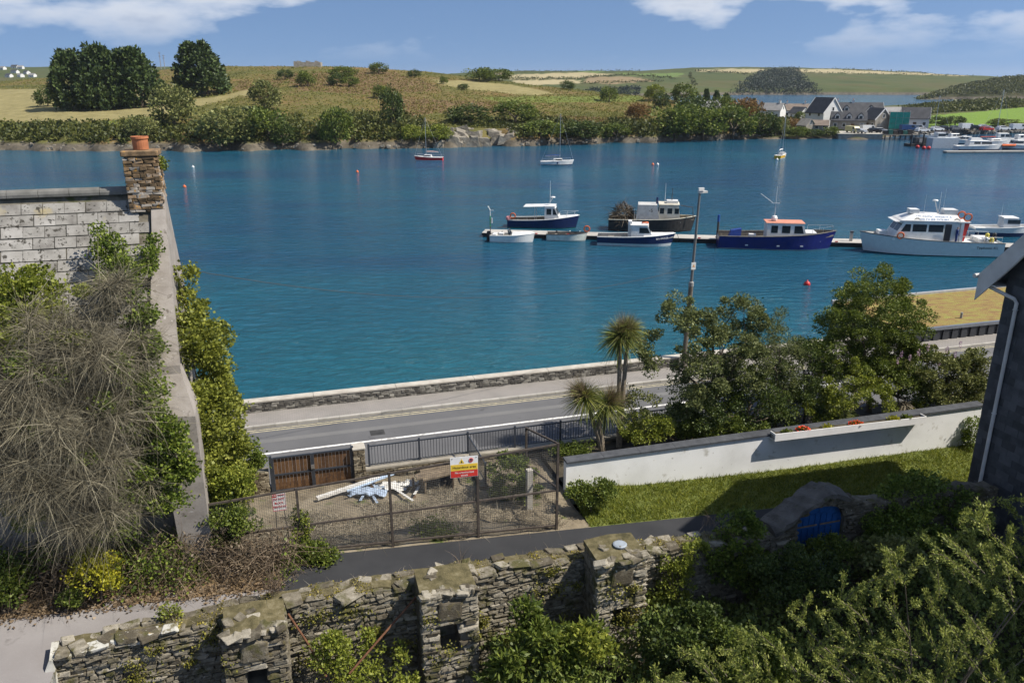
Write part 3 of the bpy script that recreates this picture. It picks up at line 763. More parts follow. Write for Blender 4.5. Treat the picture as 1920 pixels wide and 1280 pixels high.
# ================================================================== mesh fence along the lane
M['rust'] = surf('rusty_steel', [(.3, (.045, .036, .03)), (.6, (.085, .070, .058)), (.8, (.14, .118, .10))], 6, .8, bstr=.3, bdist=.004)
fn = thing('mesh_fence', 'tall rusty steel frame fence with wire mesh along the lane', 'fence', W(-5.6, 21.85, 3.0), A)
def fz_top(u): return 5.6 + (u + .08) * .041
posts = [-5.55, -2.85, -.08, 2.66, 5.42, 8.1]
for q in posts:
    MB().bar((q + 5.6, 0, lane_z(q) - 3.1), (q + 5.6, 0, fz_top(q) - 3.0), .075).build('post', M['rust'], fn)
for i in range(len(posts) - 1):
    a, b = posts[i], posts[i + 1]
    for nm, za, zb in (('top_rail', fz_top(a) - .05, fz_top(b) - .05), ('middle_rail', (lane_z(a) + fz_top(a)) / 2 - .12, (lane_z(b) + fz_top(b)) / 2 - .12), ('bottom_rail', lane_z(a) + .16, lane_z(b) + .16)):
        MB().bar((a + 5.6 + .04, 0, za - 3), (b + 5.6 - .04, 0, zb - 3), .055).build(nm, M['rust'], fn)
mb = MB(); pt = .062
for q in np.arange(-5.5, 8.08, pt): mb.bar((q + 5.6, .03, lane_z(q) + .17 - 3), (q + 5.6, .03, fz_top(q) - .06 - 3), .0065)
for k in np.arange(0.02, .99, .024):
    a, b = -5.5, 8.08
    mb.bar((a + 5.6, .034, lane_z(a) + .17 + k * (fz_top(a) - lane_z(a) - .23) - 3), (b + 5.6, .034, lane_z(b) + .17 + k * (fz_top(b) - lane_z(b) - .23) - 3), .0065)
tag(mb.build('wire_mesh', plain('galvanised_wire', (.13, .125, .115), .5, .5), fn, recalc=False), kind='stuff')
fr = thing('fence_return', 'rusty frame panel turning back from the end of the mesh fence', 'fence', W(8.1, 21.9, 2.8), A)
for (x, y) in ((-.35, 2.2),): MB().bar((x, y, -.1), (x, y, 2.75), .075).build('post', M['rust'], fr)
MB().bar((0, .06, 3.08), (-.35, 2.2, 2.72), .055).build('top_rail', M['rust'], fr); MB().bar((0, .06, 1.5), (-.35, 2.2, 1.3), .055).build('middle_rail', M['rust'], fr)
MB().box(-.62, -.42, 1.2, 1.4, -.2, 1.6).build('concrete_stub', M['cap'], fr)

# ---- signs
def text(body, size, mat, parent, loc, rot=(math.pi / 2, 0, 0), name='lettering', ext=.002, align='CENTER', sx=1.0):
    cu = bpy.data.curves.new(name, 'FONT'); cu.body = body; cu.size = size; cu.align_x = align; cu.align_y = 'CENTER'; cu.extrude = ext
    tmp = bpy.data.objects.new(name, cu); COL.objects.link(tmp)
    me = bpy.data.meshes.new_from_object(tmp.evaluated_get(bpy.context.evaluated_depsgraph_get()))
    bpy.data.objects.remove(tmp); me.materials.clear(); me.materials.append(mat)
    return link(name, me, parent, loc, rot, (sx, 1, 1))
M['sign_white'] = plain('sign_white', (.80, .79, .77), .4, .5, var=.05); M['sign_red'] = plain('sign_red', (.62, .045, .035), .4, .5, var=.08)
M['sign_yellow'] = plain('sign_yellow', (.80, .55, .06), .4, .5, var=.05); M['ink'] = plain('black_print', (.02, .02, .02), .6)
su, sz = PN(845, 897, 21.7); su2, sz2 = PN(897, 892, 21.7)
hs = thing('hazard_sign', 'white yellow and red hazardous area sign on the mesh fence', 'sign', W(su, 21.72, sz), A)
SWd = su2 - su; SH = .70; tl = math.atan2(sz2 - sz, SWd)
def slab(x0, x1, z0, z1, y0, y1): 
    c_, s_ = math.cos(tl), math.sin(tl)
    f = lambda x, y, z: (x * c_ - z * s_ * .0, y, z + x * s_)
    return MB().hexa([f(x0, y0, z0), f(x1, y0, z0), f(x1, y1, z0), f(x0, y1, z0), f(x0, y0, z1), f(x1, y0, z1), f(x1, y1, z1), f(x0, y1, z1)])
slab(0, SWd, 0, SH, 0, .012).build('board', M['sign_white'], hs)
slab(.012, SWd - .012, .24, .45, -.004, -.001).build('yellow_band', M['sign_yellow'], hs); slab(.012, SWd - .012, .012, .235, -.004, -.001).build('red_band', M['sign_red'], hs)
rt = (math.pi / 2, -tl, 0)
text('Hazardous area', .118, M['ink'], hs, (SWd / 2, -.006, .345 + SWd / 2 * math.sin(tl)), rt)
text('No unauthorised', .088, M['sign_white'], hs, (SWd / 2, -.006, .165 + SWd / 2 * math.sin(tl)), rt)
text('access', .088, M['sign_white'], hs, (SWd / 2, -.006, .07 + SWd / 2 * math.sin(tl)), rt)
tz = .50 + .36 * math.sin(tl)
MB().prism([(.27, tz - .02), (.45, tz - .02), (.36, tz + .14)], 'y', -.005, -.002).build('warning_triangle', M['sign_yellow'], hs)
MB().prism([(.335, tz + .0), (.385, tz + .0), (.36, tz + .09)], 'y', -.008, -.0055).build('triangle_mark', M['ink'], hs)
cx_, cz_ = .66, .57 + .66 * math.sin(tl)
MB().torus((cx_, -.006, cz_), .062, .011, (0, 1, 0)).build('prohibition_ring', M['sign_red'], hs)
MB().bar((cx_ - .042, -.008, cz_ + .042), (cx_ + .042, -.008, cz_ - .042), .018, .006).build('prohibition_bar', M['sign_red'], hs)
MB().lathe([(.012, -.04), (.022, 0), (.014, .03), (.012, .04)], (cx_, -.004, cz_), 8).build('figure', M['ink'], hs)
for (bx, bz) in ((.06, SH - .05), (SWd - .06, SH - .05)): MB().box(bx - .012, bx + .012, -.008, -.001, bz - .012 + bx * math.sin(tl), bz + .012 + bx * math.sin(tl)).build('bolt', M['ink'], hs)
pu, pz = PN(512, 959, 22.5); pu2, _ = PN(538, 956, 22.5)
ps = thing('parking_sign', 'small white and red no parking sign behind the fence', 'sign', W(pu, 22.5, pz), A)
PWd = pu2 - pu
MB().box(0, PWd, 0, .012, 0, .62).build('board', M['sign_white'], ps)
MB().box(.015, PWd * .36, -.004, -.001, .47, .60).build('red_panel', M['sign_red'], ps)
for (a, b, c_, d) in ((.012, PWd - .012, .012, .022), (.012, PWd - .012, .598, .608)): MB().box(a, b, -.004, -.001, c_, d).build('border', M['sign_red'], ps)
for x in (.012, PWd - .022): MB().box(x, x + .01, -.004, -.001, .024, .596).build('border', M['sign_red'], ps)
text('NO', .085, M['sign_white'], ps, (PWd * .19, -.006, .535)); text('PARKING', .06, M['sign_red'], ps, (PWd * .66, -.006, .535), sx=.8)
for i, s_ in enumerate(('DO NOT', 'BLOCK', 'DRIVEWAY')): text(s_, .095, M['sign_red'], ps, (PWd / 2, -.006, .40 - i * .13), sx=.85)
MB().bar((.08, .03, 0), (.02, .1, -(pz - yard_z(pu, 22.5)) - .02), .03).build('leg', M['rust'], ps); MB().bar((PWd - .08, .03, 0), (PWd, .1, -(pz - yard_z(pu, 22.5)) - .02), .03).build('leg', M['rust'], ps)

# ---- rubbish in the yard
M['plank_white'] = surf('peeling_white_paint', [(.3, (.55, .53, .48)), (.7, (.76, .75, .72))], 5, .7, spots=[((.25, .2, .14), 8, .66, .05)], bstr=.2)
M['plastic_blue'] = plain('pale_blue_plastic', (.38, .47, .60), .35, .5, var=.3, scale=8)
def on_yard(px, py):
    p = G(px, py, 2.95); u_ = p.x * CA + p.y * SA; n_ = -p.x * SA + p.y * CA
    return Vector((p.x, p.y, yard_z(u_, n_)))
a, b = on_yard(594, 933), on_yard(712, 899)
pk = MB().bar(a + Vector((0, 0, .14)), b + Vector((0, 0, .32)), .16, .10).build('white_plank', M['plank_white']); tag(pk, 'long peeling white plank lying on the yard soil', 'plank')
a, b = on_yard(650, 919), on_yard(738, 893)
pk = MB().bar(a + Vector((0, 0, .20)), b + Vector((0, 0, .36)), .14, .05).build('blue_plank', plain('blue_white_paint', (.50, .62, .78), .6, var=.2)); tag(pk, 'pale blue board lying beside the long white plank', 'plank')
rs = np.random.default_rng(77)
for k, (px, py, s_, lab, mt) in enumerate([(690, 918, .62, 'crumpled pale blue plastic sheet among the planks in the yard', 'plastic_blue'), (735, 908, .5, 'torn white sheeting right of the blue plastic in the yard', 'plank_white'), (765, 903, .42, 'small heap of white scraps near the rotten crate', 'plank_white')]):
    c_ = on_yard(px, py); n_ = 9; V = []; Fq = []
    for j in range(n_):
        for i in range(n_):
            V.append((c_.x + (i / (n_ - 1) - .5) * 2.2 * s_ + rs.normal() * .05, c_.y + (j / (n_ - 1) - .5) * 1.1 * s_ + rs.normal() * .05, c_.z + .10 + abs(rs.normal()) * .16 * s_ * (1 - abs(i / 4 - 1) * .6)))
    for j in range(n_ - 1):
        for i in range(n_ - 1): Fq.append((j * n_ + i, j * n_ + i + 1, (j + 1) * n_ + i + 1, (j + 1) * n_ + i))
    o = np_mesh('plastic_sheet', np.array(V), Fq, M[mt]); tag(o, lab, 'rubbish')
    md = o.modifiers.new('solid', 'SOLIDIFY'); md.thickness = .012
for k in range(9):
    c_ = on_yard(668 + rs.random() * 120, 925 - rs.random() * 22); an = rs.random() * 3
    L = .3 + .5 * rs.random(); dv = Vector((math.cos(an), math.sin(an), .1 * rs.normal())) * L
    o = MB().bar(c_ + Vector((0, 0, .10)) - dv, c_ + Vector((0, 0, .14)) + dv, .09, .02).build('board_scrap', [M['plank_white'], M['plastic_blue'], M['wood_dk']][k % 3])
    tag(o, 'short broken board scrap among the rubbish in the yard', 'board', 'scrap boards in the yard')
c_ = on_yard(818, 906)
cr = thing('wooden_crate', 'rotten open wooden box lying on its side by the yard wall', 'crate', c_, A + .12)
M['old_wood'] = surf('rotten_wood', [(.3, (.10, .075, .05)), (.7, (.27, .21, .14))], 6, .9, bstr=.5)
MB().hexa([(-.62, -.45, .60), (.62, -.4, .62), (.6, .45, .66), (-.5, .4, .62), (-.62, -.45, .66), (.62, -.4, .68), (.6, .45, .72), (-.5, .4, .68)]).build('top_panel', M['old_wood'], cr)
MB().hexa([(-.58, -.4, 0), (-.52, -.4, 0), (-.5, .38, 0), (-.56, .38, 0), (-.55, -.4, .6), (-.49, -.4, .6), (-.46, .38, .62), (-.52, .38, .62)]).build('side_panel', M['old_wood'], cr)
MB().hexa([(.5, -.38, 0), (.56, -.38, 0), (.58, .4, 0), (.52, .4, 0), (.53, -.38, .62), (.59, -.38, .62), (.6, .4, .66), (.54, .4, .66)]).build('side_panel', M['old_wood'], cr)
MB().box(-.5, .52, .36, .40, .02, .62).build('back_panel', M['old_wood'], cr)
MB().hexa([(-.8, -.3, .62), (-.45, -.32, .66), (-.45, .1, .68), (-.8, .05, .63), (-.8, -.3, .66), (-.45, -.32, .70), (-.45, .1, .72), (-.8, .05, .67)]).build('loose_flap', M['old_wood'], cr)

# ================================================================== white garden wall
M['render'] = surf('white_render', [(.25, (.70, .70, .68)), (.6, (.84, .84, .83))], .8, .8, bstr=.25, bdist=.004, bscale=40, spots=[((.50, .48, .43), 1.7, .60, .14), ((.40, .38, .33), 5, .68, .06)])
M['slate_cap'] = surf('slate_coping', [(.3, (.045, .048, .055)), (.7, (.085, .09, .10))], 3, .75, bstr=.3, rand=.2)
ww = thing('white_wall', 'long white rendered garden wall with dark slate coping above the lawn', 'wall', W(9.3, 24.2, 0), A)
wl = 18.9
MB().hexa([(0, 0, 2.2), (wl, 0, .9), (wl, .25, .9), (0, .25, 2.2), (0, 0, 3.88), (wl, 0, 3.84), (wl, .25, 3.84), (0, .25, 3.88)]).build('wall_panel', M['render'], ww)
for i in range(13):
    a, b = i * wl / 13 + .004, (i + 1) * wl / 13 - .004; za, zb = 3.883 - .04 * a / wl, 3.883 - .04 * b / wl
    MB().hexa([(a, -.06, za), (b, -.06, zb), (b, .36, zb), (a, .36, za), (a, -.06, za + .07), (b, -.06, zb + .07), (b, .36, zb + .10), (a, .36, za + .10)]).build('coping_slab', M['slate_cap'], ww)
u0, z0 = PN(1452, 826, 23.85); u1, z1 = PN(1735, 792, 23.85)
pb = thing('planter_box', 'long white flower box fixed along the white garden wall', 'planter', W(u0, 23.82, z0 - .02), A)
L_ = u1 - u0; dz = z1 - z0
def pbx(y0, y1, za, zb): return MB().hexa([(0, y0, za), (L_, y0, za + dz), (L_, y1, za + dz), (0, y1, za), (0, y0, zb), (L_, y0, zb + dz), (L_, y1, zb + dz), (0, y1, zb)])
pbx(.0, .03, 0, .30).build('front_board', M['sign_white'], pb); pbx(.03, .36, 0, .03).build('floor_board', M['sign_white'], pb)
MB().box(.0, .03, .03, .35, .03, .30).build('end_board', M['sign_white'], pb); MB().box(L_ - .03, L_, .03, .35, dz + .03, dz + .30).build('end_board', M['sign_white'], pb)
pbx(.032, .35, .03, .22).build('soil', M['bed'], pb)

# ================================================================== ruined garden wall in front
M['moss'] = surf('mossy_top', [(.3, (.05, .045, .02)), (.55, (.13, .11, .055)), (.8, (.25, .22, .14))], 4, .95, bstr=.8, bdist=.03, bscale=20)
TU = [-6.0, -3.6, -.25, 4.0, 7.8, 9.7, 13.6, 14.3, 15.5, 16.6, 17.4, 21.3, 22.4]
TZ = [3.95, 4.1, 4.27, 4.2, 4.08, 3.92, 3.66, 4.05, 4.86, 4.55, 4.25, 4.2, 4.0]
def rt_top(u): return float(np.interp(u, TU, TZ)) + .035 * math.sin(u * 5.1) + .03 * math.sin(u * 11.3)
rwall = thing('ruined_wall', 'old mossy rubble garden wall with buttress pillars along the lane', 'wall', W(-6, 18.1, 0), A)
DU, DW = 15.53, .86                                       # the blue door's middle and half width
def door_top(u): return 3.95 + .48 * math.sqrt(max(0, 1 - ((u - DU) / (DW + .02)) ** 2))
def wall_core(u0, u1, n0, n1, zb, zt, name, mat, parent, org, step=.3, dn=0.0):
    us = np.linspace(u0, u1, max(2, int((u1 - u0) / step) + 1)); mb = MB(); rings = []
    for u in us:
        a, b = zb(u), zt(u)
        rings.append([(u - org[0], n0 - org[1], a - org[2]), (u - org[0], n1 - org[1], a - org[2]), (u - org[0], n1 - org[1], b - org[2] + dn), (u - org[0], n0 - org[1], b - org[2])])
    return mb.loft(rings).build(name, mat, parent)
org = (-6, 18.1, 0)
lowz = lambda u: .3
wall_core(-6, DU - DW, 18.16, 18.7, lowz, lambda u: rt_top(u) - .05, 'core', M['mortar'], rwall, org)
wall_core(DU - DW, DU + DW, 18.16, 18.7, door_top, lambda u: max(rt_top(u) - .05, door_top(u) + .12), 'arch', M['mortar'], rwall, org, .08)
wall_core(DU + DW, 22.4, 18.16, 18.7, lowz, lambda u: rt_top(u) - .05, 'core', M['mortar'], rwall, org)
wall_core(-5.7, 13.6, 18.22, 18.78, lambda u: rt_top(u) - .06, lambda u: rt_top(u) + .02, 'earth_top', M['moss'], rwall, org)
pool_ruin = stone_pool(M['stone'], 41, 14, jit=.12)
M['whitewash'] = surf('whitewash', [(.3, (.34, .33, .28)), (.7, (.60, .59, .54))], 3, .85, bstr=.5, spots=[((.20, .18, .12), 4, .52, .08), ((.40, .28, .12), 2.5, .62, .06)])
PIL = [(-1.37, 4.30), (3.46, 4.42), (8.29, 4.50)]
def in_pil(u, z, w, h): return any(abs(u - q) < .73 + w * .3 for q, _ in PIL) or (abs(u - DU) < DW + w * .6 and z < door_top(u) + .1)
its = courses(rg, -6, 22.4, lambda u: .9, lambda u: rt_top(u), .05, .14, .14, .55, in_pil)
vis = [q for q in its if q[0] < 14.2 and q[1] > 1.2]; rest = [q for q in its if not (q[0] < 14.2 and q[1] > 1.2)]
lay(rwall, vis, pool_ruin, rg, 18.08, .24, 215, 'stone', org=org, filler_mat=M['stone'], proud=.05)
lay(rwall, rest, pool_ruin, rg, 18.08, .24, 0, 'stone', org=org, filler_mat=M['stone'], proud=.05)
# loose flat stones along the top
u = -5.9
while u < 13.5:
    w = .28 + .35 * rg.random(); me = pool_ruin[int(rg.integers(14))]
    if rg.random() < .62:
        link('top_stone', me, rwall, (u + w / 2 + 6, .12 + .1 * rg.normal() * .5, rt_top(u + w / 2) + .03), (rg.normal(0, .08), rg.normal(0, .1), rg.normal(0, .25)), (w, .3 + .2 * rg.random(), .07 + .08 * rg.random()))
    if rg.random() < .75:
        link('top_stone', me, rwall, (u + w / 2 + 6, .56, rt_top(u + w / 2) + .02), (rg.normal(0, .08), rg.normal(0, .1), rg.normal(0, .25)), (w * .9, .25, .06 + .08 * rg.random()))
    u += w
for (q, zt) in PIL:
    NW, NZ0, NZ1 = .27, {-1.37: 2.75, 3.46: 2.66, 8.29: 2.35}[q], {-1.37: 3.32, 3.46: 3.55, 8.29: 3.02}[q]
    mb = MB(); x = q + 6
    mb.box(x - .70, x - NW, -.94, .06, .5, zt - .06); mb.box(x + NW, x + .70, -.94, .06, .5, zt - .06)
    mb.box(x - NW, x + NW, -.94, .06, .5, NZ0); mb.box(x - NW, x + NW, -.94, .06, NZ1, zt - .06); mb.box(x - NW, x + NW, -.25, .06, NZ0, NZ1)
    pl = mb.build('pillar', M['mortar'], rwall)
    f_items = courses(rg, q - .75, q + .75, lambda u: 1.2, lambda u: zt, .05, .15, .16, .55, lambda u, z, w, h: abs(u - q) < NW + w * .75 and NZ0 - h * .7 < z < NZ1 + h * .7)
    lay(pl, f_items, pool_ruin, rg, 17.1, .2, 34, 'stone', org=org, filler_mat=M['stone'], proud=.06)
    for sd in (-1, 1):
        s_items = courses(rg, 17.15, 18.1, lambda u: 1.2, lambda u: zt, .08, .2, .2, .55)
        lay(pl, s_items, pool_ruin, rg, q + sd * .75 + (.2 if sd < 0 else 0), .2, 0, 'stone', axis='n', org=org, filler_mat=M['stone'])
    link('lintel', pool_ruin[3], pl, (x, -.93, NZ1 + .05), (0, 0, 0), (.9, .22, .11)); link('sill_stone', pool_ruin[5], pl, (x, -.93, NZ0 - .05), (0, 0, 0), (.7, .22, .09))
    link('facing_stone', pool_ruin[7], pl, (x + .02, -.99, zt - .42), (0, .04, 0), (.62, .2, .52))
    mb = MB(); n_ = 7
    mb.loft([[(x - .72 + .03 * rg.normal(), -.98, zt - .08 + k_) for k_ in (0, .12)] + [(x - .72, .1, zt + k_) for k_ in (.16, 0)], [(x, -1.0, zt - .08), (x, -1.0, zt + .10), (x, .1, zt + .22), (x, .1, zt)], [(x + .74, -.98, zt - .08), (x + .74, -.98, zt + .04), (x + .74, .1, zt + .15), (x + .74, .1, zt)]]).build('mossy_cap', M['moss'], pl)
    for k_ in range(16):
        a_, b_ = rg.uniform(-.66, .66), rg.uniform(-.95, .0)
        if k_ < 9: b_ = -.95 + .06 * rg.normal(); a_ = -.66 + k_ * .165
        link('cap_stone', pool_ruin[int(rg.integers(14))], pl, (x + a_, b_, zt + .05 + .1 * (b_ + .95)), (rg.normal() * .12, rg.normal() * .12, rg.random() * 3 if k_ > 8 else rg.normal() * .2), (.2 + .2 * rg.random(), .18 + .12 * rg.random(), .08 + .06 * rg.random()))
    if q > 8: MB().lathe([(.05, 0), (.19, .01), (.2, .05), (.16, .07), (.05, .075)], (x + .15, -.45, zt + .16), 14).build('flat_stone', plain('blue_grey_slate', (.30, .34, .38), .5), pl)
# whitewashed broken end of the wall
mb = MB(); zz = np.linspace(.4, 3.98, 12)
mb.loft([[(-.10 + .05 * rg.normal(), -.12 + .05 * rg.normal(), z), (.06, -.16 + .03 * rg.normal(), z), (.06, .62, z), (-.10 + .05 * rg.normal(), .60, z)] for z in zz]).build('whitewashed_end', M['whitewash'], rwall)
for i in range(7):
    w = .25 + .3 * rg.random(); link('whitewashed_stone', stone_mesh(rg, M['whitewash'], 'whitewashed_stone'), rwall, (.25 + i * .40, .05 + .12 * rg.random(), rt_top(-5.7 + i * .42) - .02), (rg.normal(0, .06), rg.normal(0, .08), rg.normal(0, .15)), (w * .85, .34, .10))
# blue door and the rough slab over its arch
M['door_blue'] = surf('blue_door_paint', [(.3, (.008, .062, .20)), (.7, (.014, .10, .31))], 5, .65, bstr=.2, spots=[((.05, .12, .25), 14, .68, .05)])
bd = thing('blue_door', 'bright blue arched double door in the ruined wall', 'door', W(DU - DW, 18.32, 2.3), A)
for lf in range(2):
    pan = MB(); n_ = 7; xs = np.linspace(lf * DW + .01, (lf + 1) * DW - .01, n_)
    rings = [[(x, 0, -.3), (x, .05, -.3), (x, .05, door_top(DU - DW + x) - 2.34), (x, 0, door_top(DU - DW + x) - 2.34)] for x in xs]
    lo = pan.loft(rings).build('door_leaf', M['door_blue'], bd)
    for i in range(4):
        x = lf * DW + .08 + i * .22; MB().box(x, x + .12, -.025, -.002, .0, door_top(DU - DW + x + .06) - 2.34 - .26).build('board', M['door_blue'], lo)
    MB().box(lf * DW + .05, (lf + 1) * DW - .05, -.04, -.027, 1.35, 1.45).build('rail', M['door_blue'], lo)
    MB().box(lf * DW + .06, (lf + 1) * DW - .06, -.06, -.042, 1.42, 1.47).build('weather_board', M['old_wood'], lo)
sl = MB(); rings = []
for u_, z_ in zip(np.linspace(13.75, 16.25, 15), np.interp(np.linspace(13.75, 16.25, 15), [13.75, 14.6, 15.5, 16.25], [3.86, 4.38, 4.93, 4.72])):
    a_, b_ = 17.96 + .06 * rg.normal(), 18.82 + .06 * rg.normal(); j = lambda k: k * rg.normal()
    rings.append([W(u_, a_, z_ - .07), W(u_, b_, z_ - .05), W(u_ + j(.03), b_ + j(.03), z_ + .07 + j(.025)), W(u_ + j(.03), (a_ + b_) / 2, z_ + .13 + j(.03)), W(u_ + j(.03), a_ + j(.03), z_ + .06 + j(.025))])
sl.loft(rings)
tag(sl.build('door_canopy_slab', surf('weathered_cement', [(.3, (.075, .068, .06)), (.7, (.17, .155, .135))], 2.2, .9, bstr=.9, bdist=.06, spots=[((.08, .085, .04), 3, .6, .08)])), 'rough grey cement slab pitched over the blue door', 'canopy')

# ================================================================== derelict house on the left
M['roof_slate'] = surf('lichened_roof_slate', [(.25, (.16, .15, .135)), (.5, (.27, .258, .235)), (.8, (.37, .355, .33))], 2.6, .85, rand=.30, bstr=.3, bdist=.006, bscale=30,
                       spots=[((.33, .28, .17), 1.1, .64, .1), ((.06, .055, .045), 6.5, .58, .06), ((.03, .03, .026), 12, .62, .05)])
M['old_render'] = surf('weathered_render', [(.3, (.22, .195, .17)), (.7, (.36, .33, .30))], 2.0, .9, bstr=.5, bdist=.01, spots=[((.14, .12, .10), 4, .6, .1), ((.45, .43, .40), 7, .66, .06)])
hs_ = thing('derelict_house', 'derelict house with lichened slate roof and bare gable on the left', 'house', W(-2.95, 22.4, 3.2), A)
RN, RZ, EZ = 2.95, 10.75, 6.15                     # ridge and eave relative to the front wall's foot
mb = MB(); mb.box(-10.5, -.02, 0, .4, -.4, EZ); mb.box(-10.5, -.02, 4.4, 4.8, -.4, 7.6); mb.box(-10.5, -10.1, .4, 4.4, -.4, EZ)
mb.build('wall', M['old_render'], hs_)
MB().prism([(.0, -.4), (4.8, -.4), (4.8, 7.6), (RN, RZ + .05), (0, EZ)], 'x', -.42, -.02).build('gable_wall', M['old_render'], hs_)
# parapet running down the gable, broader towards its foot
par = MB()
def pr_ring(t, w0, w1, up, k=0): 
    y = RN * (1 - t) - .1 * t; z = RZ + (EZ - RZ) * t
    return [(w0, y - .05, z - .15), (w1, y - .05, z - .15), (w1 - .02, y, z + up), (w0 + .04, y, z + up)]
par.loft([pr_ring(0, -.42, -.05, .16), pr_ring(.3, -.46, .0, .19), pr_ring(.6, -.56, .06, .2), pr_ring(.85, -.66, .10, .21), pr_ring(1.0, -.72, .14, .22)])
par.build('gable_parapet', M['old_render'], hs_)
kn = MB(); kn.loft([[(-.74, -.16, EZ - .05), (.15, -.16, EZ - .05), (.15, .05, EZ + .22), (-.74, .05, EZ + .22)], [(-.70, -.75, EZ - .95), (.42, -.80, EZ - 1.05), (.42, .1, EZ - .9), (-.7, .1, EZ - .9)], [(-.5, -.85, EZ - 2.9), (.42, -.9, EZ - 3.0), (.42, .1, EZ - 2.9), (-.5, .1, EZ - 2.9)], [(-.4, -.8, -.4), (.40, -.85, -.4), (.40, .1, -.4), (-.4, .1, -.4)]])
kn.build('corner_buttress', M['old_render'], hs_)
rf = MB(); rf.prism([(-.25, EZ - .42), (RN, RZ - .04), (4.95, 7.3), (4.95, 7.1), (RN, RZ - .24), (-.25, EZ - .62)], 'x', -10.4, -.45)
rfo = rf.build('roof', M['mortar'], hs_)
slp = math.atan2(RZ - EZ, RN + .25 * 0); Ls = math.hypot(RN, RZ - EZ); row = .345
def slate_me(w): return MB().hexa([(-w / 2, 0, 0), (w / 2, 0, 0), (w / 2, row - .024, -.004), (-w / 2, row - .024, -.004), (-w / 2, 0, .03), (w / 2, 0, .03), (w / 2, row - .024, .016), (-w / 2, row - .024, .016)]).mesh('slate', M['roof_slate'])
sm = [slate_me(.522), slate_me(.528), slate_me(.515)]
nrow = int((Ls + .3) / row)
for r_ in range(nrow):
    d0 = -.3 + r_ * row; y = d0 * math.cos(slp); z = EZ + d0 * math.sin(slp) + .0
    off = (r_ % 2) * .27 + .05 * rg.normal() * .3
    for i in range(12):
        x = -.75 - i * .54 - off + .27
        if x > -.66: continue
        link('slate', sm[(r_ + i) % 3], rfo, (x + rg.normal() * .006, y, z - .02 + .004 * rg.normal()), (slp + rg.normal() * .012, rg.normal() * .01, rg.normal() * .010))
for i in range(12):
    mb = MB(); a, b = -.95 - i * .78, -.95 - (i + 1) * .78 + .012
    prof = [(RN + .17 * math.cos(t), RZ - .02 + .17 * math.sin(t)) for t in np.linspace(-.25, math.pi + .25, 9)]
    mb.prism(prof, 'x', a, b).build('ridge_tile', surf('ridge_tile%d' % i, [(.3, (.11, .11, .10)), (.7, (.21, .205, .19))], 3, .9, bstr=.4, spots=[((.55, .54, .52), 4, .7, .04)]) if i == 0 else bpy.data.materials['ridge_tile0'], rfo)
ch = MB(); ch.box(-.93, -.09, RN - .38, RN + .38, RZ - 1.2, RZ + 1.02); chim = ch.build('chimney', M['mortar'], hs_)
M['chim'] = surf('chimney_brick', [(.25, (.12, .085, .05)), (.5, (.25, .165, .09)), (.75, (.33, .30, .26))], 6, .9, rand=.9, bstr=.5, bdist=.015, spots=[((.45, .24, .05), 6, .62, .06)])
pool_ch = stone_pool(M['chim'], 51, 8, 'brick')
lay(chim, courses(rg, -.97, -.05, lambda u: RZ - .55, lambda u: RZ + 1.0, .07, .12, .16, .34), pool_ch, rg, RN - .43, .12, 80, 'brick', filler_mat=M['chim'])
lay(chim, courses(rg, RN - .40, RN + .40, lambda u: RZ - .3, lambda u: RZ + 1.0, .07, .12, .16, .34), pool_ch, rg, -.05, .12, 60, 'brick', axis='n', filler_mat=M['chim'])
MB().box(-1.0, -.02, RN - .46, RN + .46, RZ + 1.0, RZ + 1.16).build('chimney_cap', M['chim'], chim, bevel=.03)
MB().lathe([(.17, 0), (.21, .01), (.215, .30), (.24, .31), (.24, .37), (.19, .37), (.17, .30), (.165, .05)], (-.50, RN, RZ + 1.16), 20).build('chimney_pot', plain('terracotta', (.46, .17, .075), .8, var=.2), chim, smooth=False)

# ================================================================== slate clad house on the right
M['clad'] = surf('wall_slate', [(.25, (.040, .043, .049)), (.5, (.070, .074, .083)), (.8, (.11, .115, .126))], 2.2, .6, rand=.38, bstr=.35, bdist=.006, bscale=14)
M['upvc'] = surf('grey_white_paint', [(.3, (.50, .48, .45)), (.7, (.66, .645, .62))], 1.5, .6, bstr=.1)
corner = G(1812, 912, 3.25)
HR = A - math.pi / 2                                              # local x runs along the gable front, local y back along the side
sh = thing('slate_house', 'slate clad gable with pale bargeboard and downpipe at the right edge', 'house', (corner.x, corner.y, 1.2), HR)  # its foot stands below the lane
_, eavz = PN(1866, 560, -corner.x * SA + corner.y * CA); EH = eavz - 1.2 + 1.25
PT = math.tan(R(49))
MB().prism([(0.02, -.6), (8, -.6), (8, EH + .1), (4, EH + .1 + 4 * PT), (0.02, EH + .1)], 'y', .02, 7).build('wall', M['mortar'], sh)
cs = MB().box(-.245, .245, -.012, .004, -.14, .15).mesh('wall_slate', M['clad']); ch_ = .27
for r_ in range(int((EH + 4) / ch_)):
    z = -.1 + r_ * ch_; off = (r_ % 2) * .25
    for i in range(8):
        x = .25 + i * .5 - off
        if x < .1: x = .125
        if z + .15 > EH + .1 + max(0, x - .25) * PT: continue
        link('wall_slate', cs, sh, (x, .006 + .006 * rg.random(), z), (-.03, 0, rg.normal() * .004), (.5 if x == .125 else 1, 1, 1))
ov = .70
rfm = MB(); rfm.prism([(-ov, EH - ov * PT + .28), (4, EH + 4 * PT + .28), (8 + ov, EH - ov * PT + .28), (8 + ov, EH - ov * PT + .16), (4, EH + 4 * PT + .16), (-ov, EH - ov * PT + .16)], 'y', -.42, 7.2)
rfm.build('roof', plain('dark_roof', (.04, .042, .047), .7), sh)
bb = MB(); n_ = 24; S = 4.4
def low(t): return .74 + (.16 * abs(math.sin(t * S * 1.5 + .2)) if t > .12 else .16)
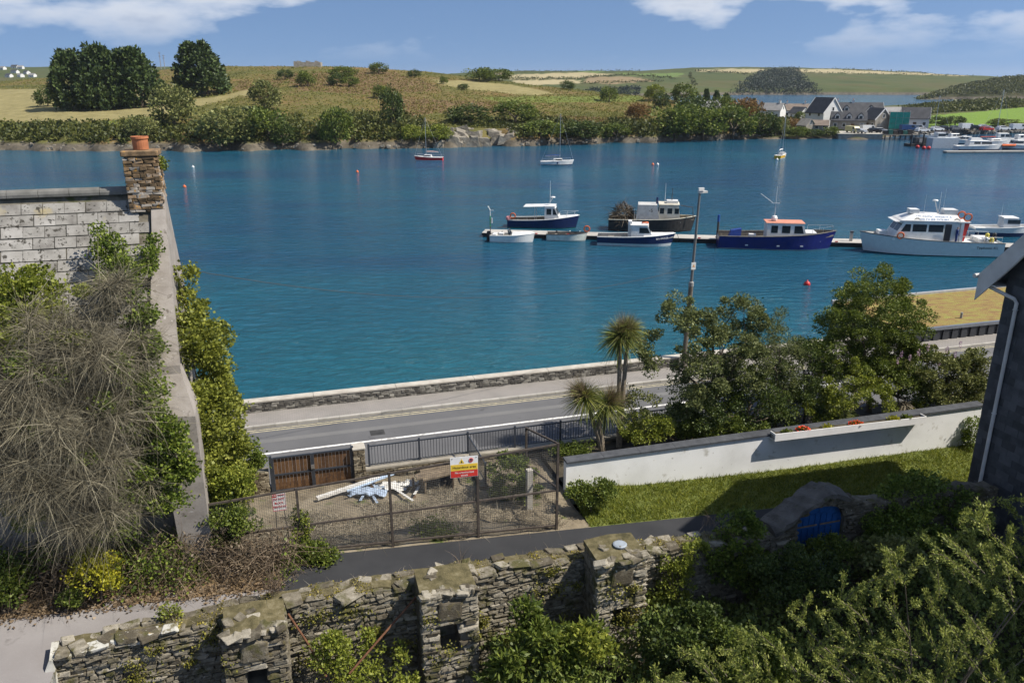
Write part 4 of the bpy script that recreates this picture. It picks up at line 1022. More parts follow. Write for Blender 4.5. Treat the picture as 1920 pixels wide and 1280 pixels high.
for k in range(n_):
    t0, t1 = k / n_, (k + 1) / n_; x0, x1 = -ov + t0 * S, -ov + t1 * S
    bb.hexa([(x0, -.47, EH + x0 * PT + .24 - low(t0)), (x1, -.47, EH + x1 * PT + .24 - low(t1)), (x1, -.43, EH + x1 * PT + .24 - low(t1)), (x0, -.43, EH + x0 * PT + .24 - low(t0)), (x0, -.47, EH + x0 * PT + .24), (x1, -.47, EH + x1 * PT + .24), (x1, -.43, EH + x1 * PT + .24), (x0, -.43, EH + x0 * PT + .24)])
bb.build('bargeboard', M['upvc'], sh)
mb = MB()
for k in range(n_):
    t0, t1 = k / n_, (k + 1) / n_; x0, x1 = -ov + t0 * S, -ov + t1 * S
    if t0 < .15: continue
    mb.tube([(x0, -.49, EH + x0 * PT + .27 - low(t0)), (x1, -.49, EH + x1 * PT + .27 - low(t1))], .045, 6)
mb.build('scalloped_edge', M['upvc'], sh)
MB().box(-ov, .0, -.42, 7, EH - ov * PT - .06, EH - ov * PT - .02).build('soffit', M['upvc'], sh)
MB().box(-ov - .02, -ov + .02, -.42, 7, EH - ov * PT - .06, EH - ov * PT + .24).build('fascia', M['upvc'], sh)
MB().tube([(-ov - .09, -.55, EH - ov * PT + .16), (-ov - .09, 7, EH - ov * PT + .16)], .075, 10).build('gutter', M['upvc'], sh)
MB().tube([(-ov - .05, -.34, EH - ov * PT + .1), (-ov + .02, -.34, EH - ov * PT - .06), (.50, -.14, EH - 1.15), (.56, -.08, EH - 1.28), (.56, -.08, -.3)], .06, 10).build('downpipe', M['upvc'], sh)
for z in (EH - 1.5, EH / 2, 1.0): MB().torus((.56, -.08, z), .068, .016, (0, 0, 1), 12, 5).build('pipe_bracket', M['upvc'], sh)

# ================================================================== sedum roofed boathouse beyond the sea wall
def sedum():
    m, t, b, out = new_mat('sedum'); p = wpos(t)
    c_ = ramp(t, noise(t, stretch(t, p, .8, 2.2, 1, -A), 1.6, 7, .65), [(.3, (.15, .085, .035)), (.45, (.24, .15, .05)), (.58, (.25, .22, .05)), (.75, (.22, .27, .05))])
    t.links.new(c_, b.inputs['Base Color']); b.inputs['Roughness'].default_value = .95; bump(t, b, noise(t, p, 9, 6, .7), .9, .06); return m
bh = thing('boathouse', 'low dark panelled building with brown and green sedum roof by the water', 'building', W(PN(1700, 616, 34.3)[0], 34.3, .0), A)
M['panel'] = plain('dark_grey_panel', (.040, .043, .050), .5, .4)
bu0, bz_ = PN(1738, 616, 34.3); BZ = bz_
MB().box(0, 17, .06, 6.3, -.5, BZ - .18).build('wall', M['panel'], bh)
MB().box(.1, 16.9, .12, 6.2, BZ - .17, BZ - .02).build('sedum_roof', sedum(), bh)
MB().box(-.06, 17.06, -.08, .10, BZ - .14, BZ + .03).build('roof_edge', plain('grey_metal', (.27, .29, .32), .4, .5, .6), bh); MB().box(-.06, 17.06, 6.2, 6.4, BZ - .14, BZ + .12).build('roof_edge', plain('pale_metal', (.5, .5, .5), .4, .5, .3), bh)
for i in range(26): MB().box(.02 + i * .65, .02 + i * .65 + .40, -.01, .058, .5, BZ - .16).build('wall_panel', M['panel'], bh)
MB().tube([(5.0, 1.2, BZ - .05), (5.0, 1.2, BZ + .32)], .07, 10).build('vent_pipe', plain('vent_grey', (.3, .3, .29), .5), bh)

mg = thing('metal_frame', 'grey metal bar frame half hidden by the dry shrub at the left edge', 'frame', cpn(45, 930, 20.9), A)
for z in (-.55, 0, .55): MB().bar((-1.6, 0, z), (1.0, 0, z + .05), .03).build('rail', M['chrome_grey'], mg)
for x in (-.9, .1, .8): MB().bar((x, .03, -.9), (x, .03, .8), .03).build('upright', M['chrome_grey'], mg)
# ================================================================== pole, wire and the house behind the viewer
pb_, pz_ = PN(1281, 690, 34.35); pt_, ptz = PN(1312, 362, 34.35)
pole = thing('lamp_pole', 'tall wooden pole with a lamp head and notices beside the sea wall', 'pole', W(pb_, 34.35, 2.85), A)
tx = pt_ - pb_; ph = ptz - 2.85
MB().tube([(0, 0, -.1), (tx * .5, 0, ph * .5)], [.13, .115], 12).build('lower_pole', surf('pole_wood', [(.3, (.10, .085, .065)), (.7, (.20, .175, .14))], 5, .85, bstr=.4), pole)
MB().tube([(tx * .5, 0, ph * .5), (tx, 0, ph)], [.075, .055], 10).build('upper_pole', plain('grey_steel_pole', (.20, .20, .195), .5, .5, .3), pole)
MB().lathe([(.10, -.12), (.13, -.1), (.13, .1), (.09, .14)], (tx * .5, 0, ph * .5), 10).build('collar', plain('grey_collar', (.3, .3, .29), .6), pole)
MB().box(tx - .05, tx + .38, -.1, .1, ph, ph + .1).build('lamp_head', plain('lamp_grey', (.62, .62, .60), .4), pole)
MB().box(tx - .12, tx + .16, -.14, -.02, ph + .12, ph + .26).build('camera_housing', plain('white_housing', (.72, .72, .70), .4), pole)
MB().box(tx * .36 - .12, tx * .36 + .12, -.17, -.125, ph * .62 - .3, ph * .62 + .05).build('notice_board', plain('notice_white', (.7, .7, .67), .5), pole)
MB().prism([(tx * .36 - .06, ph * .62 - .16), (tx * .36 + .06, ph * .62 - .16), (tx * .36, ph * .62 - .04)], 'y', -.178, -.171).build('warning_mark', plain('orange_mark', (.7, .3, .05), .5), pole)
a = W(pb_ + tx * .62, 34.35, 2.85 + ph * .60); b = W(-3.2, 27.5, 11.2); pts = []
for k in range(25):
    t_ = k / 24; q = a.lerp(b, t_); q.z -= 1.3 * 4 * t_ * (1 - t_); pts.append(q)
tag(MB().tube(pts, .012, 5).build('overhead_wire', plain('black_cable', (.02, .02, .02), .6)), 'thin overhead wire sagging from the pole to the house', 'wire')
hv = thing('neighbour_house', 'plain tall house standing behind the viewer and shading the garden', 'house', W(26.6, 6.3, .5), A)
MB().box(0, 26, 0, 5.8, -.5, 22.6).build('wall', M['render'], hv)
MB().prism([(-.4, 22.6), (6.2, 22.6), (6.1, 23.0), (2.9, 24.4), (-.3, 23.0)], 'x', -.3, 26.3).build('roof', plain('dark_roof_b', (.05, .052, .057), .7), hv)
for i in range(6):
    for z in (2, 6, 10, 14):
        wd_ = MB().box(2 + i * 4, 3.2 + i * 4, 5.82, 5.88, z, z + 1.7).build('window', plain('window_frame_%d_%d' % (i, z), (.7, .7, .68), .5) if (i, z) == (0, 2) else bpy.data.materials['window_frame_0_2'], hv)
        MB().box(2.08 + i * 4, 3.12 + i * 4, 5.89, 5.90, z + .08, z + 1.62).build('pane', plain('glass_%d_%d' % (i, z), (.03, .04, .05), .1, .6) if (i, z) == (0, 2) else bpy.data.materials['glass_0_2'], wd_)

# ================================================================== pontoon
PA, PB = G(903, 437, .45), G(1640, 457, .45)
pd = (PB - PA); PANG = math.atan2(pd.y, pd.x); pdir = pd.normalized(); pnor = Vector((-pdir.y, pdir.x, 0))
M['deck'] = surf('pontoon_deck', [(.3, (.34, .32, .29)), (.7, (.47, .45, .41))], 1.2, .85, rand=.2, bstr=.2)
M['float'] = plain('dark_float', (.05, .05, .048), .8)
M['red'] = plain('red_plastic', (.55, .03, .03), .45); M['white_gel'] = surf('white_gelcoat', [(.3, (.60, .59, .56)), (.6, (.74, .74, .72))], 1.1, .38, bstr=0, spec=.5, spots=[((.46, .42, .34), 3.2, .64, .12)]); M['navy'] = plain('navy_gelcoat', (.012, .022, .085), .3, .5, var=.15)
M['glass'] = plain('dark_glass', (.02, .028, .035), .08, .6, var=.2); M['chrome'] = plain('pale_metal_rail', (.62, .62, .62), .3, .5, .7); M['orange'] = plain('orange_buoy', (.66, .13, .03), .5)
M['black_rub'] = plain('black_rubber', (.02, .02, .022), .6); M['greywood'] = plain('grey_deck_wood', (.20, .18, .15), .8, var=.3)
pn_ = thing('pontoon', 'long floating pontoon of pale deck sections with boats moored on both sides', 'pontoon', PA, PANG)
PL = 66.0; nsec = 9; pw = 2.3
for i in range(nsec):
    a, b = i * PL / nsec + .03, (i + 1) * PL / nsec - .03
    sec = MB().box(a, b, 0, pw, -.10, .04).build('deck_section', M['deck'], pn_)
    MB().box(a + .1, b - .1, .08, pw - .08, -.75, -.103).build('float', M['float'], sec); MB().box(a, b, -.05, -.002, -.2, .0).build('fender_board', M['black_rub'], sec)
for i, x in enumerate(np.arange(2.5, 60, 3.6)): MB().box(x, x + .28, .08, .22, .042, .14).build('cleat', M['red'], pn_)
def on_pont(px, py): 
    p = G(px, py, .49); q = p - PA; return q.dot(pdir), min(max(q.dot(pnor), .1), pw - .1)
x, y = on_pont(918, 434); bp_ = thing('beacon_post', 'green post with white instruments at the pontoon end', 'post', PA + pdir * .8 + pnor * 1.2 + Vector((0, 0, .04)), PANG)
MB().tube([(0, 0, 0), (0, 0, .55)], .05, 8).build('rusty_foot', M['rust'], bp_); MB().tube([(0, 0, .55), (0, 0, 1.75)], .07, 8).build('green_column', plain('green_paint', (.03, .22, .09), .5), bp_)
MB().tube([(0, 0, 1.75), (0, 0, 2.4), (-.2, 0, 2.75)], .045, 8).build('white_mast', M['white_gel'], bp_); MB().box(.08, .26, -.06, .06, .9, 1.5).build('instrument_box', M['white_gel'], bp_); MB().box(-.05, .4, -.03, .03, 2.35, 2.41).build('cross_arm', M['white_gel'], bp_)
MB().lathe([(.02, 0), (.09, .03), (.09, .12), (.02, .16)], (-.22, 0, 2.7), 8).build('anemometer', M['white_gel'], bp_)
def life_ring(px, py, label):
    x, y = on_pont(px, py); o = thing('life_ring', label, 'life ring', PA + pdir * x + pnor * y + Vector((0, 0, .04)), PANG)
    MB().tube([(0, .06, 0), (0, .06, 1.0)], .03, 6).build('stand', M['rust'], o); MB().torus((0, 0, .72), .30, .08, (0, 1, 0), 18, 6).build('ring', M['orange'], o)
life_ring(1100, 441, 'orange life ring on a short stand at the pontoon edge')
for (px, py, lab, top) in ((1348, 456, 'dark steel mooring pile with blue cap by the dark blue boat', True), (1595, 452, 'short grey service post on the pontoon', False)):
    x, y = on_pont(px, py); o = thing('mooring_pile' if top else 'service_post', lab, 'pile' if top else 'post', PA + pdir * x + pnor * (y if not top else -.25) + Vector((0, 0, 0)), PANG)
    if top:
        MB().tube([(0, 0, -2), (0, 0, 2.0)], .11, 10).build('shaft', M['rust'], o); MB().tube([(0, 0, 2.0), (0, 0, 2.75)], .13, 10).build('cap', plain('blue_cap', (.02, .08, .30), .5), o); MB().torus((0, 0, .3), .2, .04, (0, 0, 1)).build('guide_ring', M['rust'], o)
    else:
        MB().box(-.14, .14, -.12, .12, .04, .95).build('cabinet', plain('post_grey', (.42, .40, .37), .6), o); MB().box(-.16, .16, -.14, .14, .952, 1.15).build('lamp_top', plain('post_dark', (.12, .12, .12), .4), o)

# ================================================================== boats
def hull(root, L, B, fs, fb, side, bottom, draft=.4, band=.14, deck=None, inset=.22, rub=None, n_=22, full=.5, name='hull', flare=.93, tumble=1.0):
    """stern at -L/2, bow at +L/2, water at z = 0; returns sheer height and half beam as functions of x"""
    def tt(x): return (x + L / 2) / L
    def hb(x):
        t_ = tt(x); b = B / 2 * (.90 + .10 * min(1, t_ / .35))
        return b if t_ < full else b * max(.015, 1 - ((t_ - full) / (1 - full)) ** 2.3)
    def sz(x): return fs + (fb - fs) * max(0, tt(x)) ** 2.1
    xs = [-L / 2 + L * (1 - (1 - k / n_) ** 1.25) for k in range(n_ + 1)]
    mb = MB(); rows = []
    for x in xs:
        t_ = tt(x); b = hb(x); rk = L * .075 * t_ ** 5
        half = [(x, b, sz(x)), (x - rk * .55, b * flare, band), (x - rk * .75, b * (flare - .12) , -.12), (x - rk, 0, -draft)]
        rows.append(half + [(p[0], -p[1], p[2]) for p in half[-2::-1]])
    m_ = len(rows[0]); v0 = [p for r in rows for p in r]
    for k, mi in ((0, 0), (1, 1), (2, 1), (3, 1), (4, 1), (5, 0)):
        mb.cur = mi
        fs_ = [(i * m_ + k, i * m_ + k + 1, (i + 1) * m_ + k + 1, (i + 1) * m_ + k) for i in range(len(xs) - 1)]
        if k == 0: mb.add(v0, fs_); base_ = 0
        else:
            for f in fs_: mb.f.append(f); mb.m.append(mi)
    mb.f.append(tuple(range(m_))); mb.m.append(0)
    h = mb.build(name, [side, bottom], root)
    dk = MB(); d0 = []
    for x in xs[:-1]: d0 += [(x, hb(x) - .05, sz(x)), (x, hb(x) - .07, sz(x) - inset), (x, -hb(x) + .07, sz(x) - inset), (x, -hb(x) + .05, sz(x))]
    q = len(xs) - 1
    dk.add(d0, [(i * 4 + a, i * 4 + a + 1, (i + 1) * 4 + a + 1, (i + 1) * 4 + a) for i in range(q - 1) for a in range(3)] + [(0, 1, 2, 3), tuple((q - 1) * 4 + a for a in (3, 2, 1, 0))])
    dk.build('deck', deck or M['greywood'], root, recalc=False)
    for sg in (1, -1):
        MB().tube([(x, sg * (hb(x) - .02), sz(x) + .01) for x in xs], .05, 6).build('gunwale', rub or M['white_gel'], root)
    return hb, sz
def cabin(root, x0, x1, w, z0, z1, mat, roofmat, front=.35, back=.0, over=.12, wins=(), name='cabin', wz=(.45, .85), roof_t=.08, taper=.92, visor=0.0):
    mb = MB(); h = z1 - z0
    mb.hexa([(x0, -w / 2, z0), (x1, -w / 2, z0), (x1, w / 2, z0), (x0, w / 2, z0), (x0 + back, -w / 2 * taper, z1), (x1 - front, -w / 2 * taper, z1), (x1 - front, w / 2 * taper, z1), (x0 + back, w / 2 * taper, z1)])
    cb = mb.build(name, mat, root)
    MB().hexa([(x0 + back - over, -w / 2 * taper - .06, z1 + .003), (x1 - front + over + visor, -w / 2 * taper - .06, z1 + .003), (x1 - front + over + visor, w / 2 * taper + .06, z1 + .003), (x0 + back - over, w / 2 * taper + .06, z1 + .003),
               (x0 + back - over, -w / 2 * taper, z1 + roof_t), (x1 - front + over, -w / 2 * taper, z1 + roof_t), (x1 - front + over, w / 2 * taper, z1 + roof_t), (x0 + back - over, w / 2 * taper, z1 + roof_t)]).build('cabin_roof', roofmat, root)
    for (a, b) in wins:                       # side windows as shares of the cabin's length, both sides
        for sg in (-1, 1):
            def P(x, k): 
                ww_ = w / 2 * (1 + (taper - 1) * k); return (x, sg * (ww_ + .008), z0 + h * k)
            xa, xb = x0 + (x1 - x0) * a, x0 + (x1 - x0) * b
            sl = front * (wz[1]) if b > .93 else 0
            q = [P(xa, wz[0]), P(xb - (front * wz[0] if b > .93 else 0), wz[0]), P(xb - sl, wz[1]), P(xa, wz[1])]
            MB().add(q + [(p[0], p[1] - sg * .006, p[2]) for p in q], [(0, 1, 2, 3), (7, 6, 5, 4), (0, 4, 5, 1), (1, 5, 6, 2), (2, 6, 7, 3), (3, 7, 4, 0)]).build('window', M['glass'], cb)
    if front:
        for sg in (-1, 1):
            q = []
            for k in wz: q += [(x1 - front * k + .012, sg * .06, z0 + h * k), (x1 - front * k + .012, sg * w / 2 * .86, z0 + h * k)]
            q = [q[0], q[1], q[3], q[2]]
            MB().add(q + [(p[0] - .008, p[1], p[2]) for p in q], [(0, 1, 2, 3), (7, 6, 5, 4), (0, 4, 5, 1), (1, 5, 6, 2), (2, 6, 7, 3), (3, 7, 4, 0)]).build('windscreen', M['glass'], cb)
    return cb
def rail(root, pts, h, mat=None, r=.018, name='guard_rail'):
    mb = MB(); top = [(p[0], p[1], p[2] + h) for p in pts]
    mb.tube(top, r, 5)
    for p, q in zip(pts[::2], top[::2]): mb.tube([p, q], r, 5)
    return mb.build(name, mat or M['chrome'], root)
def moored(name, label, px, py, L, B, bow, cat='boat', behind=False, group=None):
    p = G(px, py, 0); p += pnor * (B / 2)
    return thing(name, label, cat, p, PANG + (0 if bow > 0 else math.pi), group)
def mast(root, x, z0, h, r=.035, name='mast', mat=None): return MB().tube([(x, 0, z0), (x, 0, z0 + h)], [r, r * .5], 6).build(name, mat or M['white_gel'], root)
def radar(root, x, z, y=0): return MB().lathe([(.05, 0), (.26, .02), (.28, .10), (.22, .17), (.05, .19)], (x, y, z), 14).build('radar_dome', M['white_gel'], root)
def ring_part(root, c_, nrm=(0, 1, 0), r=.30): return MB().torus(c_, r, .075, nrm, 18, 6).build('life_ring', M['orange'], root)

# dark blue fishing boat
bt = moored('fishing_boat', 'dark blue fishing boat with white wheelhouse and salmon roof', 1458, 470, 12, 3.6, 1)
M['royal'] = surf('royal_blue_hull', [(.3, (.006, .010, .10)), (.7, (.012, .018, .16))], .9, .35, bstr=0, spec=.5, spots=[((.05, .05, .10), 4, .66, .1)])
hb, sz = hull(bt, 12.1, 3.6, 1.35, 1.95, M['royal'], M['white_gel'], .5, .10, M['greywood'], .55, M['greywood'], full=.55)
cabin(bt, -1.15, 3.05, 2.2, .9, 2.75, M['white_gel'], plain('salmon_roof', (.62, .26, .17), .6), .55, 0, .14, [(.10, .26), (.36, .56), (.66, .95)], wz=(.45, .86))
cabin(bt, 2.6, 4.4, 1.9, .9, 1.75, M['white_gel'], M['white_gel'], .5, 0, .02, [], name='trunk_cabin')
mast(bt, -.35, 2.8, 3.6); radar(bt, -.35, 3.2); MB().box(-.75, .05, -.04, .04, 4.65, 4.72).build('cross_tree', M['white_gel'], bt); MB().lathe([(.05, 0), (.3, .05), (.33, .3), (.2, .5), (.05, .55)], (-.35, 0, 2.85), 12).build('satellite_dome', M['white_gel'], bt)
MB().tube([(-.5, .4, 4.6), (-1.9, .4, 5.6)], .02, 5).build('aerial', M['white_gel'], bt)
MB().loft([[(-5.0, -.5, .8), (-3.7, -.5, .8), (-3.7, .6, .8), (-5.0, .6, .8)], [(-4.7, -.4, 1.75), (-3.65, -.3, 1.95), (-3.65, .4, 1.95), (-4.7, .4, 1.75)]]).build('blue_tarpaulin', plain('blue_tarp', (.015, .05, .26), .6), bt)
MB().box(-2.9, -2.2, -.9, -.3, .82, 1.5).build('fish_box', M['white_gel'], bt)
rail(bt, [(x, hb(x) * .9, sz(x)) for x in np.linspace(3.4, 5.7, 5)], .55); rail(bt, [(x, -hb(x) * .9, sz(x)) for x in np.linspace(3.4, 5.7, 5)], .55)
for x in (-3.2, 0, 2.4): MB().box(x - .14, x + .14, -hb(x) - .01, -hb(x) * .955, .42, .54).build('scupper', M['white_gel'], bt)

# white tour boat
tb = moored('tour_boat', 'large white tour boat with raked cabin life rings and red panel', 1748, 481, 13.4, 4.0, -1)
M['tour_hull'] = plain('pale_grey_hull', (.60, .64, .64), .35, .5, var=.05)
hb, sz = hull(tb, 13.5, 4.0, 1.45, 2.05, M['tour_hull'], plain('blue_antifoul', (.02, .10, .13), .5), .5, .10, M['white_gel'], .18, plain('dark_rubbing_strip', (.07, .075, .08), .6), full=.5)
cb = cabin(tb, -2.35, 4.0, 3.0, 1.45, 3.35, M['white_gel'], M['white_gel'], 1.0, 0, .25, [(.24, .46), (.49, .70), (.73, .95)], wz=(.50, .88), visor=.55, roof_t=.14)
MB().box(-3.3, -2.1, -1.5, 1.5, 3.36, 3.46).build('roof_extension', M['white_gel'], tb)
MB().hexa([(-2.4, -1.45, 3.5), (3.35, -1.45, 3.5), (3.35, 1.45, 3.5), (-2.4, 1.45, 3.5), (-2.2, -.75, 4.02), (1.9, -.75, 4.10), (1.9, .75, 4.10), (-2.2, .75, 4.02)]).build('upper_fairing', M['white_gel'], tb)
MB().box(1.4, 2.3, -.55, .55, 4.08, 4.5).build('flybridge_screen', M['white_gel'], tb)
M['blue_print'] = plain('blue_print', (.02, .16, .42), .5)
# the painted names stand on the side that faces the quay
fa = math.atan2(.52, .7); tr = (math.pi / 2 - fa, 0, math.pi)
def fair(x, k): return (x, 1.45 - .70 * k + .015, 3.5 + .52 * k + .012)
text('ATLANTIC WHALE &', .34, M['blue_print'], tb, fair(.15, .64), tr, sx=1.1); text('WILDLIFE TOURS', .34, M['blue_print'], tb, fair(.15, .20), tr, sx=1.1)
text('Typhoon KL', .34, M['ink'], tb, (-5.1, hb(-5.1) * .985 + .03, .98), (math.pi / 2 + .06, 0, math.pi), sx=1.2)
for x in (1.75, -2.0):
    MB().prism([(x - .3, 3.60), (x - .1, 3.78), (x + .15, 3.78), (x + .34, 3.58), (x + .1, 3.68), (x - .12, 3.68)], 'y', 1.36, 1.375).build('leaping_whale_emblem', M['ink'], tb).rotation_euler = (0, 0, 0)
MB().box(-2.72, -2.42, 1.2, 1.5, 1.3, 3.34).build('post', M['white_gel'], tb)
MB().hexa([(-3.0, 1.2, 1.5), (-2.75, 1.2, 1.5), (-2.75, 1.25, 1.5), (-3.0, 1.25, 1.5), (-3.3, 1.2, 3.34), (-2.45, 1.2, 3.34), (-2.45, 1.25, 3.34), (-3.3, 1.25, 3.34)]).build('red_panel', M['sign_red'], tb)
MB().box(-1.55, -.95, 1.505, 1.53, 1.5, 3.2).build('doorway', plain('dark_doorway', (.03, .03, .035), .6), tb)
ring_part(tb, (3.2, 1.62, 1.98)); ring_part(tb, (-3.0, 1.3, 3.92), (0, 1, 0), .36); ring_part(tb, (-2.6, .7, 4.05), (0, 1, 0), .34)
mast(tb, -.6, 4.05, 2.2); radar(tb, -.1, 5.3, .1); MB().tube([(-.6, 0, 4.0), (-.1, .1, 5.3)], .05, 6).build('radar_arm', M['chrome'], tb); mast(tb, -1.0, 4.0, 2.6, .015, 'aerial'); mast(tb, .8, 4.1, 1.9, .015, 'aerial')
rail(tb, [(x, s_ * .7, 4.05) for x, s_ in zip(np.linspace(-2.2, -.5, 5), [1] * 5)], .5); MB().box(-2.2, -1.0, -.6, .6, 4.05, 4.55).build('life_raft', M['white_gel'], tb)
rail(tb, [(x, hb(x) * .93, sz(x)) for x in np.linspace(-6.4, -2.6, 9)], .6); rail(tb, [(x, -hb(x) * .93, sz(x)) for x in np.linspace(-6.4, -2.6, 9)], .6)
MB().box(-5.9, -4.5, -1.2, 1.2, 1.28, 1.75).build('aft_bench', M['white_gel'], tb)
for k, (x, y) in enumerate(((-6.0, .9), (-5.6, 1.3), (-5.1, 1.2), (-6.2, .3), (-5.4, .6))): MB().lathe([(.05, 0), (.22, .05), (.2, .4), (.05, .5)], (x, y, 1.5 + .3 * (k > 2)), 8).build('deck_gear', [M['black_rub'], plain('yellow_gear', (.6, .5, .08), .6), M['chrome']][k % 3], tb)
MB().box(-7.05, -6.6, -.9, .9, .25, .95).build('stern_platform', M['white_gel'], tb)
MB().box(4.2, 5.0, -.6, .6, 1.9, 2.25).build('fore_hatch', M['white_gel'], tb)
# the person on its deck: one skinned figure
def person(loc, rz, label):
    me = bpy.data.meshes.new('person')
    J = [(0, 0, .95), (0, 0, 1.15), (0, .0, 1.42), (0, .01, 1.52), (0, .03, 1.66), (0, .035, 1.74),
         (.19, 0, 1.40), (.25, .02, 1.13), (.22, .16, .92), (.22, .2, .84), (-.19, 0, 1.40), (-.25, .02, 1.13), (-.22, .16, .92), (-.22, .2, .84),
         (.10, 0, .90), (.11, .02, .50), (.11, -.01, .09), (.12, .13, .04), (-.10, 0, .90), (-.11, .02, .50), (-.11, -.01, .09), (-.12, .13, .04)]
    E_ = [(0, 1), (1, 2), (2, 3), (3, 4), (4, 5), (2, 6), (6, 7), (7, 8), (8, 9), (2, 10), (10, 11), (11, 12), (12, 13), (0, 14), (14, 15), (15, 16), (16, 17), (0, 18), (18, 19), (19, 20), (20, 21)]
    rr = [.15, .145, .15, .055, .10, .085, .065, .052, .038, .035, .065, .052, .038, .035, .09, .065, .045, .04, .09, .065, .045, .04]
    me.from_pydata(J, E_, []); o = bpy.data.objects.new('person', me); COL.objects.link(o)
    sk = o.modifiers.new('skin', 'SKIN')
    for i, v in enumerate(me.skin_vertices[0].data): v.radius = (rr[i], rr[i] * .8); v.use_root = (i == 0)
    sb = o.modifiers.new('sub', 'SUBSURF'); sb.levels = 1; sb.render_levels = 1
    dg = bpy.context.evaluated_depsgraph_get(); m2 = bpy.data.meshes.new_from_object(o.evaluated_get(dg)); bpy.data.objects.remove(o)
    for m in (plain('navy_clothes', (.015, .04, .17), .8), plain('skin_tone', (.45, .26, .18), .6), plain('dark_hair', (.03, .02, .015), .7)): 
        m2.materials.append(m)
    for p in m2.polygons:
        c_ = p.center
        p.material_index = 2 if c_.z > 1.71 or (c_.z > 1.62 and c_.y < .0) else 1 if (c_.z > 1.5 or (abs(c_.x) > .15 and c_.z < .90 and c_.y > .12)) else 0
        p.use_smooth = True
    o = link('person', m2, None, loc, (0, 0, rz)); return tag(o, label, 'person')
hp = tb.matrix_basis @ Vector((-2.05, 1.72, 1.28))
person(hp, PANG - math.pi / 2, 'person in dark blue clothes standing on the white tour boat')

# blue and white angling boat
ab = moored('angling_boat', 'small navy and white angling boat with cuddy and orange ring on its roof', 1192, 463, 8.2, 2.7, 1)
hb, sz = hull(ab, 8.3, 2.7, .95, 1.35, M['navy'], M['white_gel'], .4, .30, plain('grey_cockpit', (.33, .32, .30), .7), .45, M['white_gel'], full=.5)
MB().loft([[(x, -hb(x) + .02, sz(x) + .03), (x, -hb(x) * .5, sz(x) + .12), (x, hb(x) * .5, sz(x) + .12), (x, hb(x) - .02, sz(x) + .03)] for x in np.linspace(.8, 4.0, 8)], caps=False, closed=False).build('foredeck', M['white_gel'], ab)
cabin(ab, -.55, 1.9, 2.0, .75, 2.25, M['white_gel'], M['white_gel'], .75, 0, .12, [(.35, .95)], wz=(.45, .84)); ring_part(ab, (.9, 0, 2.42), (0, .2, 1))
MB().box(-.9, -.5, -.6, .6, .7, 2.6).build('instrument_stack', M['white_gel'], ab); mast(ab, -.3, 2.3, 1.6, .015, 'aerial'); mast(ab, -.1, 2.3, 1.5, .015, 'aerial')
text('SEA BREEZE', .26, M['white_gel'], ab, (2.75, -hb(2.75) * .985 - .035, .88), (math.pi / 2 - .10, -.06, .40), sx=1.05)
for x in (-3.0, -1.6): MB().box(x, x + .7, -.5, .5, .55, .85).build('engine_box', M['greywood'], ab)
# navy cabin cruiser behind the pontoon
nb_ = thing('cabin_boat', 'navy hulled cabin boat with white awning behind the pontoon', 'boat', G(1016, 431, 0) + pnor * 1.9, PANG)
hb, sz = hull(nb_, 8.6, 2.8, .95, 1.55, M['navy'], plain('green_antifoul', (.03, .16, .13), .5), .4, .12, M['greywood'], .40, M['white_gel'], full=.5)
cabin(nb_, .2, 2.1, 2.0, .95, 2.65, M['white_gel'], M['white_gel'], .75, 0, .10, [(.12, .42), (.52, .95)], wz=(.42, .84)); mast(nb_, .75, 2.7, 2.9); radar(nb_, 1.1, 3.55); MB().tube([(.7, 0, 3.0), (1.1, 0, 3.55)], .04, 6).build('radar_arm', M['white_gel'], nb_)
MB().hexa([(-2.4, -1.0, 2.55), (.4, -.95, 2.62), (.4, .95, 2.62), (-2.4, 1.0, 2.55), (-2.3, -.9, 2.62), (.4, -.9, 2.72), (.4, .9, 2.72), (-2.3, .9, 2.62)]).build('awning', M['white_gel'], nb_)
for (x, y) in ((-1.0, .9), (-1.0, -.9)): MB().tube([(x, y, .9), (x, y, 2.6)], .03, 6).build('awning_post', M['chrome'], nb_)
MB().loft([[(x, -hb(x) + .02, sz(x) + .02), (x, -hb(x) * .5, sz(x) + .14), (x, hb(x) * .5, sz(x) + .14), (x, hb(x) - .02, sz(x) + .02)] for x in np.linspace(1.4, 4.1, 7)], caps=False, closed=False).build('foredeck', M['white_gel'], nb_)
rail(nb_, [(x, -hb(x) * .9, sz(x)) for x in np.linspace(1.9, 4.2, 6)], .55); rail(nb_, [(x, hb(x) * .9, sz(x)) for x in np.linspace(1.9, 4.2, 6)], .55); rail(nb_, [(x, -hb(x) * .92, sz(x)) for x in np.linspace(-4.1, -.2, 8)], .55)
ring_part(nb_, (-3.6, -1.25, 1.5)); MB().lathe([(.03, -.3), (.26, -.2), (.3, 0), (.26, .2), (.03, .3)], (-4.2, -1.1, 1.15), 10).build('round_fender', plain('pink_fender', (.6, .25, .25), .5), nb_)
